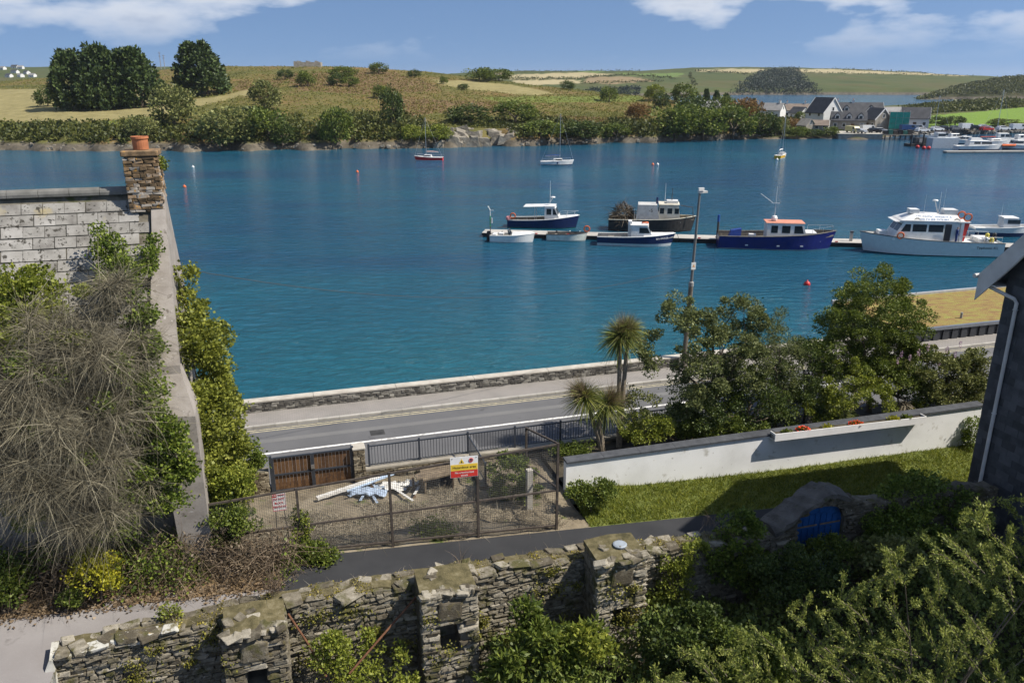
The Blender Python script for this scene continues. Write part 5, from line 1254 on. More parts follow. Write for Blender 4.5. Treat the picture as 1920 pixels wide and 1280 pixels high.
# old trawler behind
tw = thing('trawler', 'rusty old trawler with cream wheelhouse and brown net pile behind the pontoon', 'boat', G(1222, 437, 0) + pnor * 2.3, PANG)
hb, sz = hull(tw, 10.2, 3.6, 1.35, 1.75, plain('black_hull', (.035, .032, .03), .7, var=.3), plain('rust_red_bottom', (.16, .05, .03), .7), .5, .12, M['greywood'], .4, plain('cream_gunwale', (.55, .52, .42), .6), full=.58)
M['cream'] = surf('rust_streaked_cream', [(.3, (.48, .43, .33)), (.7, (.66, .63, .54))], 1.5, .7, spots=[((.25, .13, .06), 3, .66, .08)], bstr=.2)
cabin(tw, .55, 3.3, 2.5, 1.1, 3.15, M['cream'], M['cream'], .35, .25, .12, [(.10, .28), (.42, .62), (.72, .9)], wz=(.5, .8)); MB().hexa([(-1.9, -1.3, 1.1), (.9, -1.3, 1.1), (.9, 1.3, 1.1), (-1.9, 1.3, 1.1), (-1.7, -1.25, 3.1), (.5, -1.25, 3.1), (.5, 1.25, 3.1), (-1.7, 1.25, 3.1)]).build('deck_shelter', plain('grey_shelter', (.50, .50, .48), .7), tw)
text('-5', .55, M['ink'], tw, (-.2, -1.30, 2.45), (math.pi / 2 - .03, 0, 0)); mast(tw, 1.4, 3.2, 2.3, .03); mast(tw, 2.2, 3.2, 1.8, .05, 'rusty_mast', M['rust']); MB().tube([(.5, 0, 3.1), (.5, 0, 3.85)], .13, 8).build('funnel', M['navy'], tw); MB().box(1.6, 2.9, -.6, .6, 3.26, 3.55).build('roof_locker', M['white_gel'], tw)
rn = np.random.default_rng(8); P_, d_ = ell(rn, 1500, (-3.4, 0, 1.5), (1.35, 1.3, 1.5), .3); keep = P_[:, 2] > 1.0
strands('net_pile', leafmat('brown_net', (.05, .035, .02), (.10, .075, .045), (.18, .14, .09), .0), tw, P_[keep], d_[keep], rn, .55, .035, 1.6, .5)['kind'] = 'stuff'
MB().tube([(-4.6, .9, 1.3), (-3.4, 0, 3.3), (-4.6, -.9, 1.3)], .07, 6).build('gantry_leg', M['rust'], tw); MB().tube([(-2.3, -.9, 1.3), (-3.4, 0, 3.3), (-2.3, .9, 1.3)], .07, 6).build('gantry_leg', M['rust'], tw)
MB().tube([(3.2, -1.0, 3.1), (4.6, -1.0, 2.9), (4.7, -1.0, 1.7)], .05, 6).build('bow_frame', M['rust'], tw)
# small white motor boat and rowing boat
mo = moored('motor_boat', 'small white motor boat with black outboard at the pontoon end', 959, 456, 4.9, 2.0, 1)
hb, sz = hull(mo, 4.9, 2.0, .75, 1.0, M['white_gel'], M['white_gel'], .3, .1, plain('cream_cockpit', (.55, .53, .48), .7), .32, M['white_gel'], full=.45)
MB().loft([[(x, -hb(x) + .02, sz(x) + .02), (x, -hb(x) * .5, sz(x) + .22), (x, hb(x) * .5, sz(x) + .22), (x, hb(x) - .02, sz(x) + .02)] for x in np.linspace(.0, 2.35, 7)], caps=False, closed=False).build('foredeck', M['white_gel'], mo)
MB().hexa([(-.35, -.75, .85), (-.2, -.75, .85), (-.2, .75, .85), (-.35, .75, .85), (-.5, -.7, 1.35), (-.42, -.7, 1.35), (-.42, .7, 1.35), (-.5, .7, 1.35)]).build('windscreen', M['glass'], mo)
MB().loft([[(-2.85, -.2, -.2), (-2.5, -.2, -.2), (-2.5, .2, -.2), (-2.85, .2, -.2)], [(-2.95, -.22, .7), (-2.45, -.22, .7), (-2.45, .22, .7), (-2.95, .22, .7)], [(-2.85, -.18, 1.1), (-2.5, -.18, 1.1), (-2.5, .18, 1.1), (-2.85, .18, 1.1)]]).build('outboard_motor', M['black_rub'], mo)
MB().box(-1.5, -1.0, -.4, .4, .5, .95).build('seat', M['white_gel'], mo); MB().box(-2.2, -1.8, -.7, .7, .5, .85).build('stern_bench', M['white_gel'], mo)
rb_ = moored('rowing_boat', 'pale open rowing boat with dark gunwale moored to the pontoon', 1062, 453, 4.5, 1.7, 1)
hb, sz = hull(rb_, 4.5, 1.7, .72, .92, plain('pale_green_white', (.60, .63, .58), .5), plain('pale_bottom', (.45, .48, .45), .5), .3, .1, M['greywood'], .42, M['black_rub'], full=.48)
for x in (-1.3, -.1, 1.1): MB().box(x - .14, x + .14, -hb(x) + .06, hb(x) - .06, .52, .57).build('thwart', M['greywood'], rb_)
sb_ = thing('moored_launch', 'white and navy launch partly hidden behind the slate house gable', 'boat', G(1893, 448, 0) + pnor * 2.2, PANG)
hb, sz = hull(sb_, 6.5, 2.3, .95, 1.3, M['white_gel'], M['navy'], .4, .45, M['white_gel'], .2, M['white_gel']); cabin(sb_, -.3, 1.6, 1.7, .95, 2.1, M['white_gel'], M['white_gel'], .5, 0, .1, [(.2, .9)]); mast(sb_, -.4, 2.1, 1.5, .015, 'aerial')

for (r_, L, B, sg) in ((bt, 12, 3.6, 1), (tb, 13.4, 4.0, -1), (ab, 8.2, 2.7, 1), (mo, 4.9, 2.0, 1), (rb_, 4.5, 1.7, 1)):
    for x in (-.28, .05, .3):
        MB().lathe([(.02, -.38), (.12, -.3), (.13, .2), (.05, .34), (.02, .4)], (x * L, sg * (B / 2 * (.98 if x < .2 else .86) + .1), .55), 8).build('fender', [M['white_gel'], M['navy'], M['black_rub']][int(abs(x) * 10) % 3], r_)
    for x in (-.46, .42):
        y0 = sg * B * (.42 if x < 0 else .12); a_ = Vector((x * L, y0, 1.0 if L > 6 else .7)); b_ = Vector((x * L * .78, sg * (B / 2 + .55), .5)); m_ = a_.lerp(b_, .5) - Vector((0, 0, .3))
        MB().tube([a_, m_, b_], .022, 5).build('mooring_rope', M['deck'], r_)
# sailing boats at their moorings
def sloop(name, label, px, py, L, ang, side, bottom, mh, cover):
    r_ = thing(name, label, 'sailboat', G(px, py, 0) + Vector((0, .9, 0)), R(ang))
    hb, sz = hull(r_, L, L * .31, .75, 1.0, side, bottom, .5, .15, M['white_gel'], .06, M['white_gel'], full=.42)
    cabin(r_, -.12 * L, .2 * L, L * .18, .75, 1.25, M['white_gel'], M['white_gel'], .4, .1, .02, [(.2, .8)], roof_t=.05)
    MB().tube([(.08 * L, 0, 1.2), (.08 * L, 0, 1.2 + mh)], [.055, .04], 6).build('mast', M['chrome'], r_)
    MB().tube([(.08 * L, 0, 1.85), (-.36 * L, 0, 1.8)], .045, 6).build('boom', M['chrome'], r_); MB().tube([(.06 * L, 0, 1.95), (-.12 * L, 0, 2.0), (-.34 * L, 0, 1.9)], [.14, .13, .07], 7).build('furled_sail', cover, r_)
    MB().tube([(.48 * L, 0, 1.05), (.08 * L, 0, 1.1 + mh)], .012, 4).build('forestay', M['chrome'], r_); MB().tube([(-.48 * L, 0, .85), (.08 * L, 0, 1.15 + mh)], .012, 4).build('backstay', M['chrome'], r_)
    rail(r_, [(x, -hb(x) * .9, sz(x)) for x in np.linspace(-.45 * L, .4 * L, 7)], .5, r=.012); rail(r_, [(x, hb(x) * .9, sz(x)) for x in np.linspace(-.45 * L, .4 * L, 7)], .5, r=.012)
    MB().lathe([(.02, -.2), (.16, -.1), (.18, 0), (.16, .1), (.02, .2)], (.0, -L * .155, .5), 8).build('fender', M['white_gel'] if side is not M['white_gel'] else M['navy'], r_)
    return r_
sloop('red_sailboat', 'small red hulled sailboat moored left of the other yachts', 803, 302, 6.4, 176, plain('red_hull', (.55, .035, .03), .4), M['white_gel'], 8.0, plain('pinkish_sail_cover', (.5, .36, .33), .7))
sloop('white_sailboat', 'white sailboat with blue sail cover moored in mid harbour', 1045, 310, 7.0, 2, M['white_gel'], M['navy'], 9.2, plain('blue_sail_cover', (.02, .07, .22), .7))
sloop('yellow_sailboat', 'small yellow sailboat moored off the village', 1467, 297, 5.6, 55, plain('yellow_hull', (.62, .38, .03), .4), M['white_gel'], 8.0, M['white_gel'])
bn = 0
for (px, py, mt, lab) in [(362, 314, M['white_gel'], 'white mooring buoy off the chimney'), (346, 351, M['orange'], 'small orange buoy near the left shore water'), (670, 323, M['orange'], 'orange buoy left of the red sailboat'), (1224, 309, M['orange'], 'orange buoy between the white and yellow sailboats'), (1233, 309, M['white_gel'], 'white buoy beside the orange one in mid harbour'), (1513, 534, M['red'], 'red buoy in the water below the dark blue boat'), (1457, 300, M['white_gel'], 'white buoy at the stern of the yellow sailboat')]:
    o = MB().lathe([(.03, -.25), (.22, -.12), (.30, .05), (.22, .25), (.06, .34), (.05, .45)], (0, 0, 0), 12).build('buoy', mt, None, True, loc=G(px, py, 0)); tag(o, lab, 'buoy', 'mooring buoys')

# ================================================================== houses of the village and the far town
M['v_white'] = surf('village_white', [(.3, (.62, .62, .60)), (.7, (.76, .76, .74))], .6, .8, bstr=.1); M['v_stone'] = surf('village_stone', [(.3, (.22, .20, .165)), (.7, (.38, .35, .30))], .9, .9, bstr=.3, bdist=.05)
M['v_slate'] = surf('village_slate', [(.3, (.035, .037, .043)), (.7, (.075, .078, .085))], .7, .7, bstr=.2); M['v_greyroof'] = surf('village_grey_roof', [(.3, (.20, .195, .185)), (.7, (.32, .31, .30))], .7, .7, bstr=.2); M['v_brownroof'] = surf('village_brown_roof', [(.3, (.16, .125, .10)), (.7, (.26, .21, .17))], .7, .8, bstr=.2)
M['v_frame'] = plain('window_white', (.7, .7, .68), .5)
def house(label, p, w, d, hw, hr, rz, wall, roof, wins=3, floors=1, chim=(), dormers=0, name='village_house', gable_win=True, trim=False, cat='house'):
    p = Vector(p) + Vector((p[0], p[1], 0)).normalized() * (d / 2 if abs(rz) < 45 else w / 2)
    r_ = thing(name, label, cat, p, R(rz))
    MB().prism([(-d / 2, -.8), (d / 2, -.8), (d / 2, hw), (0, hw + hr), (-d / 2, hw)], 'x', -w / 2, w / 2).build('wall', wall, r_)
    e = .35; k = hr / (d / 2)
    ro = MB(); ro.prism([(-d / 2 - e, hw - e * k + .08), (0, hw + hr + .08), (d / 2 + e, hw - e * k + .08), (d / 2 + e, hw - e * k + .26), (0, hw + hr + .28), (-d / 2 - e, hw - e * k + .26)], 'x', -w / 2 - .25, w / 2 + .25)
    rfo = ro.build('roof', roof, r_)
    if trim:
        for sx in (-1, 1):
            mb = MB()
            for sy in (-1, 1): mb.bar((sx * (w / 2 + .27), sy * (d / 2 + e), hw - e * k + .17), (sx * (w / 2 + .27), 0, hw + hr + .18), .06, .34)
            mb.build('bargeboard', M['v_frame'], r_)
    for c_ in chim:
        MB().box(c_ * w - .4, c_ * w + .4, -.35, .35, hw + hr - .7, hw + hr + 1.1).build('chimney', wall, rfo); MB().lathe([(.12, 0), (.14, .4), (.1, .4)], (c_ * w, 0, hw + hr + 1.1), 8).build('chimney_pot', plain('pot', (.4, .17, .09), .8) if 'pot' not in bpy.data.materials else bpy.data.materials['pot'], rfo)
    def win(x, y, z, ww_, hh, face):
        if face == 'f': f = MB().box(x - ww_ / 2, x + ww_ / 2, y - .06, y - .003, z, z + hh).build('window', M['v_frame'], r_); MB().box(x - ww_ / 2 + .12, x + ww_ / 2 - .12, y - .075, y - .063, z + .12, z + hh - .12).build('pane', M['glass'], f)
        else:
            s_ = 1 if x > 0 else -1; a, b = (x + s_ * .003, x + s_ * .06) if s_ > 0 else (x - .06, x - .003)
            f = MB().box(a, b, y - ww_ / 2, y + ww_ / 2, z, z + hh).build('window', M['v_frame'], r_); a, b = (x + .063, x + .075) if s_ > 0 else (x - .075, x - .063); MB().box(a, b, y - ww_ / 2 + .12, y + ww_ / 2 - .12, z + .12, z + hh - .12).build('pane', M['glass'], f)
    for fl in range(floors):
        for i in range(wins):
            x = -w / 2 + (i + .5) * w / wins
            if fl == 0 and i == wins // 2 and wins > 2:
                MB().box(x - .5, x + .5, -d / 2 - .06, -d / 2 - .003, -.2, 2.0).build('door', M['wood_dk'], r_)
            else: win(x, -d / 2, .9 + fl * 2.6, 1.1, 1.2, 'f')
    if gable_win:
        for sx in (-1, 1): win(sx * w / 2, 0, hw + hr * .12, .9, 1.3, 'g')
    for i in range(dormers):
        x = -w / 2 + (i + .5) * w / dormers; y0 = -d / 2 + .5; z0 = hw + .45
        dm = MB(); dm.prism([(x - .75, z0), (x + .75, z0), (x + .75, z0 + 1.0), (x, z0 + 1.75), (x - .75, z0 + 1.0)], 'y', y0, -.2); do = dm.build('dormer', M['v_frame'], r_)
        MB().prism([(x - .95, z0 + .92), (x, z0 + 1.88), (x + .95, z0 + .92), (x + .95, z0 + 1.04), (x, z0 + 2.02), (x - .95, z0 + 1.04)], 'y', y0 - .15, -.1).build('dormer_roof', roof, do); MB().box(x - .45, x + .45, y0 - .03, y0 - .005, z0 + .2, z0 + 1.0).build('pane', M['glass'], do)
    return r_
VZ = 1.7
def at(px, py, z=VZ): return G(px, py - (3.2 if py > 243 else 1.0), z)
SW_, SS, GR, BR = M['v_white'], M['v_stone'], M['v_greyroof'], M['v_brownroof']; SL_ = M['v_slate']
house('white cottage with grey roof among the trees left of the village', at(1333, 219, 4.5), 6.5, 5.5, 3.2, 2.0, -20, SW_, GR, 2)
house('white house with grey roof farthest left in the village row', at(1448, 224), 8.5, 6.5, 3.4, 2.6, -38, SW_, GR, 3, chim=(.3,))
house('low white house with brown roof and two chimneys in the village', at(1490, 222), 10.5, 6.5, 3.0, 2.4, -15, SW_, BR, 3, chim=(-.35, .35))
house('white gabled cottage with dark roof in front of the brown roofed house', at(1497, 225), 6.0, 5.5, 2.4, 2.2, -60, SW_, SL_, 2)
house('tall white gable house with dark slate roof at the village centre', at(1541, 240), 9.0, 7.5, 4.8, 4.6, -70, SW_, SL_, 2, 2, trim=True)
house('long dark roofed house with white dormer gables behind the stone cottages', at(1603, 238), 16, 7.0, 4.6, 3.0, -12, SW_, SL_, 5, 2, chim=(-.42, -.1), dormers=2, trim=True)
house('stone house with three dormers facing the quay', at(1588, 247), 10.5, 6.0, 2.9, 2.4, -18, SS, SL_, 4, 1, dormers=3)
house('stone house with white pointed gable beside the green netting', at(1640, 246), 7.0, 6.0, 3.2, 3.2, -75, SS, SL_, 3, 1, trim=True)
house('grey metal roofed shed behind the village houses', at(1660, 236), 9.0, 7, 4.5, 1.4, -10, SS, GR, 2, gable_win=False, name='shed', cat='shed')
house('dark roofed white gable house right of the green netting', at(1712, 244), 8.5, 6.5, 3.2, 3.2, -22, SW_, SL_, 3, trim=True)
house('small roofless looking stone hut at the quay edge', at(1510, 251), 3.8, 3.6, 2.0, 1.7, -65, SS, SS, 1, name='stone_hut', cat='hut')
house('little stone outbuilding with low roof beside the tall white gable', at(1537, 251), 4.4, 3.6, 2.0, 1.3, -20, SS, M['v_brownroof'], 2, name='outbuilding', cat='outbuilding')
gn = thing('scaffolded_house', 'house wrapped in bright green scaffold netting', 'house', at(1682, 246), R(-18))
MB().box(-2.6, 2.6, -2, 3, -1, 5.2).build('wall', SS, gn)
M['net'] = surf('green_netting', [(.3, (.015, .24, .19)), (.7, (.04, .36, .29))], 1.0, .8, bstr=.3)
for i in range(3):
    for k in range(3): MB().box(-2.9 + i * 1.95, -2.9 + i * 1.95 + 1.88, -2.5, -2.45, .3 + k * 1.75, .3 + k * 1.75 + 1.66).build('netting_sheet', M['net'], gn)
for i in range(4): MB().tube([(-2.93 + i * 1.95, -2.42, -.5), (-2.93 + i * 1.95, -2.42, 6.0)], .04, 6).build('scaffold_pole', M['chrome'], gn)
for k in range(4): MB().box(-3, 3, -2.44, -2.0, .2 + k * 1.75, .26 + k * 1.75).build('scaffold_deck', M['greywood'], gn)
# far town at the left
rt_ = np.random.default_rng(3)
towns = ['small white far house at the left edge of the picture', 'white far house second from the left edge', 'far white terrace below the skyline on the left', 'far pale house left of the tall conifers', 'white far cottage just left of the conifers', 'far white box house at the foot of the hill on the left', 'far grey roofed house high on the left skyline', 'low far house between the others on the left']
for k, (px, py) in enumerate([(6, 132), (22, 138), (30, 146), (46, 140), (57, 146), (14, 146), (38, 131), (26, 129)]):
    q = town_hill.hit(px, py); house(towns[k], q, 8 + 5 * rt_.random(), 6, 3.0, 2.2, float(rt_.integers(-40, 40)), SW_, [GR, SL_][k % 2], 3, 1, gable_win=False, name='distant_house')
# ruined fort on the hill top
fp_ = hill.hit(565, 127); fo = thing('ruined_fort', 'roofless square stone fort on the hill top', 'fort', fp_ + Vector((0, 6, -.6)), R(8))
mpx = (fp_.y * CT) / F_PX; fw = 50 * mpx
for (x0, x1, y0, y1) in ((-fw / 2, fw / 2, 0, .9), (-fw / 2, fw / 2, 9, 9.9), (-fw / 2, -fw / 2 + .9, .9, 9), (fw / 2 - .9, fw / 2, .9, 9)):
    mb = MB(); mb.box(x0, x1, y0, y1, -1, 3.2)
    if x1 - x0 > 3:
        for i in range(9):
            if i in (3, 6): continue
            a = x0 + i * (x1 - x0) / 9; mb.box(a + .1, a + (x1 - x0) / 9 - .3, y0 + .002, y1 - .002, 3.2, 3.6 + .3 * math.sin(i * 2.1))
    mb.build('wall', M['v_stone'], fo)
# two lattice masts on the skyline
for (px, yb, yt, lab) in ((301, 120, 97, 'thin lattice mast left of the pair on the skyline'), (308, 120, 103, 'shorter thin lattice mast on the skyline')):
    q = PY(px, yb, 620); t_ = PY(px, yt, 620); o = thing('radio_mast', lab, 'mast', q, 0)
    MB().tube([(0, 0, -8), (0, 0, t_.z - q.z)], [.35, .2], 4).build('shaft', plain('mast_grey', (.25, .25, .26), .6), o)
    for k in (.6, .85): MB().box(-.9, .9, -.1, .1, (t_.z - q.z) * k, (t_.z - q.z) * k + .3).build('cross_arm', bpy.data.materials['mast_grey'], o)

# ================================================================== cars
def car_parts(van):
    L, B = (4.9, 1.9) if van else (4.2, 1.75)
    body = MB(); prof = [(-L / 2, .35), (L / 2, .35), (L / 2, .85), (L * .36, .98), (L * .2, 1.02), (-L / 2, 1.0)] if not van else [(-L / 2, .35), (L / 2, .35), (L / 2, 1.0), (L * .38, 1.15), (L * .27, 1.95), (-L / 2, 2.0)]
    body.prism(prof, 'y', -B / 2, B / 2)
    if not van:
        r0 = [(x, s_ * B / 2 * .97, 1.0) for x, s_ in ((-L * .46, -1), (L * .22, -1), (L * .22, 1), (-L * .46, 1))]; r1 = [(x, s_ * B / 2 * .78, 1.46) for x, s_ in ((-L * .36, -1), (L * .05, -1), (L * .05, 1), (-L * .36, 1))]
        body.loft([r0, r1])
    gl = MB()
    for s_ in (-1, 1):
        if van: gl.prism([(L * .12, 1.2), (L * .33, 1.2), (L * .255, 1.75), (L * .12, 1.75)], 'y', s_ * B / 2 + .002 * s_, s_ * B / 2 + .012 * s_)
        else: gl.hexa([(-L * .40, s_ * B * .470, 1.06), (L * .17, s_ * B * .470, 1.06), (L * .17, s_ * B * .480, 1.06), (-L * .40, s_ * B * .480, 1.06), (-L * .34, s_ * B * .405, 1.40), (L * .05, s_ * B * .405, 1.40), (L * .05, s_ * B * .415, 1.40), (-L * .34, s_ * B * .415, 1.40)])
    wh = MB().tube([(0, -.1, 0), (0, .1, 0)], .32, 12)
    return body, gl, wh, L, B
def make_car(van, mat):
    body, gl, wh, L, B = car_parts(van)
    return body.mesh('body', mat), gl.mesh('windows', M['glass']), wh.mesh('wheel', M['black_rub']), L, B
CC = {'white': plain('car_white', (.72, .72, .71), .25), 'silver': plain('car_silver', (.42, .43, .44), .3, .5, .5), 'black': plain('car_black', (.02, .02, .022), .25), 'blue': plain('car_blue', (.04, .09, .22), .25), 'red': plain('car_red', (.42, .03, .025), .25), 'yellow': plain('car_cream', (.55, .50, .25), .3), 'grey': plain('car_grey', (.13, .135, .14), .3)}
proto = {}
cars = [(1599, 249, 'yellow', 1, -70, 'cream van parked nearest the stone house on the quay'), (1612, 250, 'silver', 0, -60, 'silver car beside the cream van on the quay'), (1627, 247, 'white', 1, 10, 'white van parked on the quay behind the silver car'), (1640, 249, 'black', 0, 0, 'dark car parked on the quay left of a white one'), (1652, 249, 'white', 0, -20, 'white car at the right end of the quay row'),
        (1702, 246, 'blue', 1, 0, 'blue grey van by the green netting'), (1719, 246, 'silver', 1, -30, 'silver van right of the blue van'), (1729, 248, 'white', 0, 10, 'white car just right of the silver van'), (1756, 246, 'white', 0, 15, 'white car below the yacht mast by the breakwater'), (1772, 245, 'black', 0, 5, 'black car right of the yacht mast'),
        (1790, 245, 'grey', 0, 20, 'grey car in the middle of the breakwater row'), (1812, 243, 'white', 1, 10, 'white van in the middle of the breakwater row'), (1828, 243, 'black', 0, 0, 'black car between two white vehicles'), (1845, 242, 'white', 0, 0, 'white car parked before the green field'), (1849, 246, 'red', 0, 15, 'red car at the edge of the breakwater'), (1880, 245, 'white', 0, 10, 'white car second from the right edge'), (1908, 244, 'white', 1, 5, 'white van at the right edge of the breakwater')]
for (px, py, c_, van, rz, lab) in cars:
    if (c_, van) not in proto: proto[(c_, van)] = make_car(van, CC[c_])
    b_, g_, w_, L, B = proto[(c_, van)]; pp = G(px, py, 1.62)
    r_ = thing('parked_van' if van else 'parked_car', lab, 'van' if van else 'car', pp, R(rz), 'vehicles parked in the village')
    link('body', b_, r_); link('windows', g_, r_)
    for sx in (-.31, .31):
        for sy in (-1, 1): link('wheel', w_, r_, (sx * L, sy * (B / 2 - .08), .32))

# ================================================================== quay, breakwater and marina
q0, q1 = G(1572, 261, 0), G(1705, 262, 0)
qd = (q1 - q0); qa = math.atan2(qd.y, qd.x)
qy = thing('quay', 'old stone quay in front of the village cars', 'quay', q0, qa); MB().box(0, qd.length * .62, 0, 14, -1, 1.45).build('quay_block', M['v_stone'], qy); MB().box(-.15, qd.length * .62 + .15, -.15, 14, 1.453, 1.6).build('quay_edge', M['cap'], qy)
jt = thing('jetty', 'dark timber jetty on piles at the end of the quay', 'jetty', q0 + qd * .62, qa); JL = qd.length * .5
MB().box(.2, JL, -.5, 4, 1.2, 1.45).build('jetty_deck', M['greywood'], jt)
for i in range(7): MB().tube([(.6 + i * JL / 7, -.3, -2), (.6 + i * JL / 7, -.3, 1.2)], .18, 6).build('pile', M['black_rub'], jt)
for i in range(6): MB().box(.4 + i * 1.4, 1.6 + i * 1.4, .5, 2.0, 1.452, 2.5 + .3 * (i % 2)).build('stacked_pots', [M['black_rub'], plain('green_crates', (.03, .14, .11), .7), M['rust']][i % 3], jt)
bw = thing('breakwater', 'low rock breakwater wall below the parked cars', 'breakwater', G(1690, 254, 0), 0)
b0, b1 = G(1690, 254, 0), G(2100, 247, 0); n_ = 120
pool_bw = stone_pool(surf('breakwater_rock', [(.3, (.10, .095, .085)), (.7, (.24, .225, .20))], .8, .9, rand=.6, bstr=.4, bdist=.05), 61, 6)
for i in range(n_):
    q = b0.lerp(b1, i / n_) - b0
    for r_ in range(2): link('rock', pool_bw[int(rg.integers(6))], bw, q + Vector((rg.normal() * .3, r_ * .7, .4 + r_ * .8)), (rg.normal() * .3, rg.normal() * .3, rg.random() * 3), (1.3 + rg.random(), 1.1, .9 + .4 * rg.random()))
mp0, mp1 = G(1775, 284, .4), G(2000, 283, .4)
ma = thing('marina_pontoon', 'pale floating marina walkway at the right edge', 'pontoon', mp0, math.atan2(mp1.y - mp0.y, mp1.x - mp0.x))
for i in range(5): 
    s_ = MB().box(i * 7 + .05, i * 7 + 6.95, 0, 1.8, -.3, .05).build('deck_section', M['deck'], ma); MB().box(i * 7 + .1, i * 7 + 6.9, .05, 1.75, -.6, -.302).build('float', M['float'], s_)
def cruiser(label, px, py, L, ang, kind='cruiser', accent=None, h=1.0):
    r_ = thing({'cruiser': 'motor_cruiser', 'yacht': 'yacht', 'barge': 'work_barge', 'launch': 'launch'}[kind], label, 'boat', G(px, py, 0), R(ang), 'boats in the marina')
    if kind == 'barge':
        MB().hexa([(-L / 2, -1.6, -.3), (L / 2 - .6, -1.6, -.3), (L / 2 - .6, 1.6, -.3), (-L / 2, 1.6, -.3), (-L / 2, -1.7, 2.6), (L / 2, -1.7, 2.6), (L / 2, 1.7, 2.6), (-L / 2, 1.7, 2.6)]).build('hull', plain('pale_grey_barge', (.52, .56, .58), .5), r_); MB().box(-L * .3, 0, -1, 1, 2.603, 3.9).build('cabin', M['white_gel'], r_); MB().box(-L * .28, -.02, -1.03, -1.005, 3.0, 3.6).build('window', M['glass'], r_); return r_
    hb, sz = hull(r_, L, L * .3, 1.0, 1.5, M['white_gel'], accent or M['navy'], .4, .25, M['white_gel'], .08, M['white_gel'], 14)
    if kind == 'yacht':
        cabin(r_, -.1 * L, .2 * L, L * .18, 1.0, 1.6, M['white_gel'], M['white_gel'], .4, .1, .02, [(.2, .8)]); MB().tube([(.06 * L, 0, 1.4), (.06 * L, 0, 1.4 + L * 1.25)], [.08, .05], 6).build('mast', M['chrome'], r_); MB().tube([(.06 * L, 0, 2.2), (-.36 * L, 0, 2.2)], .14, 6).build('furled_sail', accent or M['navy'], r_)
        MB().tube([(.48 * L, 0, 1.5), (.06 * L, 0, 1.4 + L * 1.25)], .02, 4).build('forestay', M['chrome'], r_); MB().tube([(-.48 * L, 0, 1.2), (.06 * L, 0, 1.4 + L * 1.25)], .02, 4).build('backstay', M['chrome'], r_)
    else:
        cabin(r_, -.28 * L, .26 * L, L * .22, 1.0, 1.0 + 1.25 * h, M['white_gel'], M['white_gel'], 1.3, .2, .1, [(.2, .45), (.5, .9)], wz=(.4, .85))
        if kind == 'cruiser': MB().hexa([(-.25 * L, -.9, 2.3 * h), (.05 * L, -.9, 2.3 * h), (.05 * L, .9, 2.3 * h), (-.25 * L, .9, 2.3 * h), (-.22 * L, -.7, 3.0 * h), (-.02 * L, -.7, 3.0 * h), (-.02 * L, .7, 3.0 * h), (-.22 * L, .7, 3.0 * h)]).build('flybridge', M['white_gel'], r_); mast(r_, -.2 * L, 3.0 * h, 1.4)
    return r_
cruiser('large white motor cruiser with black windows at the marina', 1835, 281, 11.5, -3, 'cruiser')
cruiser('white motor cruiser at the right edge of the marina', 1912, 280, 10, 178, 'launch')
cruiser('slab sided pale grey work barge at the marina', 1766, 277, 7.0, 0, 'barge')
cruiser('white yacht with tall mast nearest the jetty', 1753, 262, 9.0, 170, 'yacht'); cruiser('white yacht with tall mast among the motor boats', 1860, 272, 10.5, 5, 'yacht', plain('sail_cover_red', (.35, .05, .04), .7))
cruiser('wheelhouse boat behind the yacht at the marina', 1880, 268, 8.0, 0, 'launch', M['red'], 1.3); cruiser('small white launch in the middle of the marina', 1806, 270, 6.5, 175, 'launch', None, .8); cruiser('low white launch behind the grey barge', 1790, 264, 7, 5, 'launch', None, .8); cruiser('green trimmed launch at the far right of the marina', 1915, 268, 7.5, 10, 'launch', plain('green_trim', (.03, .25, .17), .5), 1.0)
rib = thing('inflatable_boat', 'orange inflatable boat lying beside the right hand cruiser', 'boat', G(1888, 281, 0) + Vector((0, 0, .6)), 0); MB().tube([(-1.8, -.6, .5), (1.3, -.6, .5), (1.9, 0, .6), (1.3, .6, .5), (-1.8, .6, .5)], .27, 8).build('tube', M['orange'], rib); MB().box(-1.7, 1.3, -.5, .5, .3, .42).build('floor', M['black_rub'], rib)
wp = thing('work_platform', 'dark floating work platform with piles at the marina entrance', 'platform', G(1735, 275, 0), 0); MB().box(-4.5, 3, -.2, 2.8, -.3, .7).build('deck', M['float'], wp)
for (x, y) in ((-4.2, -.1), (-1.0, -.1), (2.6, -.1)): MB().tube([(x, y - .3, -2), (x, y - .3, 3.2)], .22, 8).build('pile', M['black_rub'], wp)
MB().box(-2.5, 2.2, .6, 2.4, .703, 2.3).build('equipment', plain('dark_equipment', (.06, .065, .07), .7), wp); MB().box(-1.6, -.4, .4, .58, 1.0, 2.0).build('grey_locker', plain('locker_grey', (.4, .4, .4), .6), wp)
for (px, py, lab) in ((1720, 278, 'red ball fender at the left of the work platform'), (1732, 280, 'red ball fender in the middle of the work platform'), (1741, 280, 'red ball fender at the right of the work platform')):
    o = MB().lathe([(.05, -.5), (.4, -.35), (.5, 0), (.4, .3), (.1, .45)], (0, 0, 0), 10).build('ball_fender', M['red'], None, True, loc=G(px, py, 0) + Vector((0, 0, .35))); tag(o, lab, 'fender', 'red ball fenders')

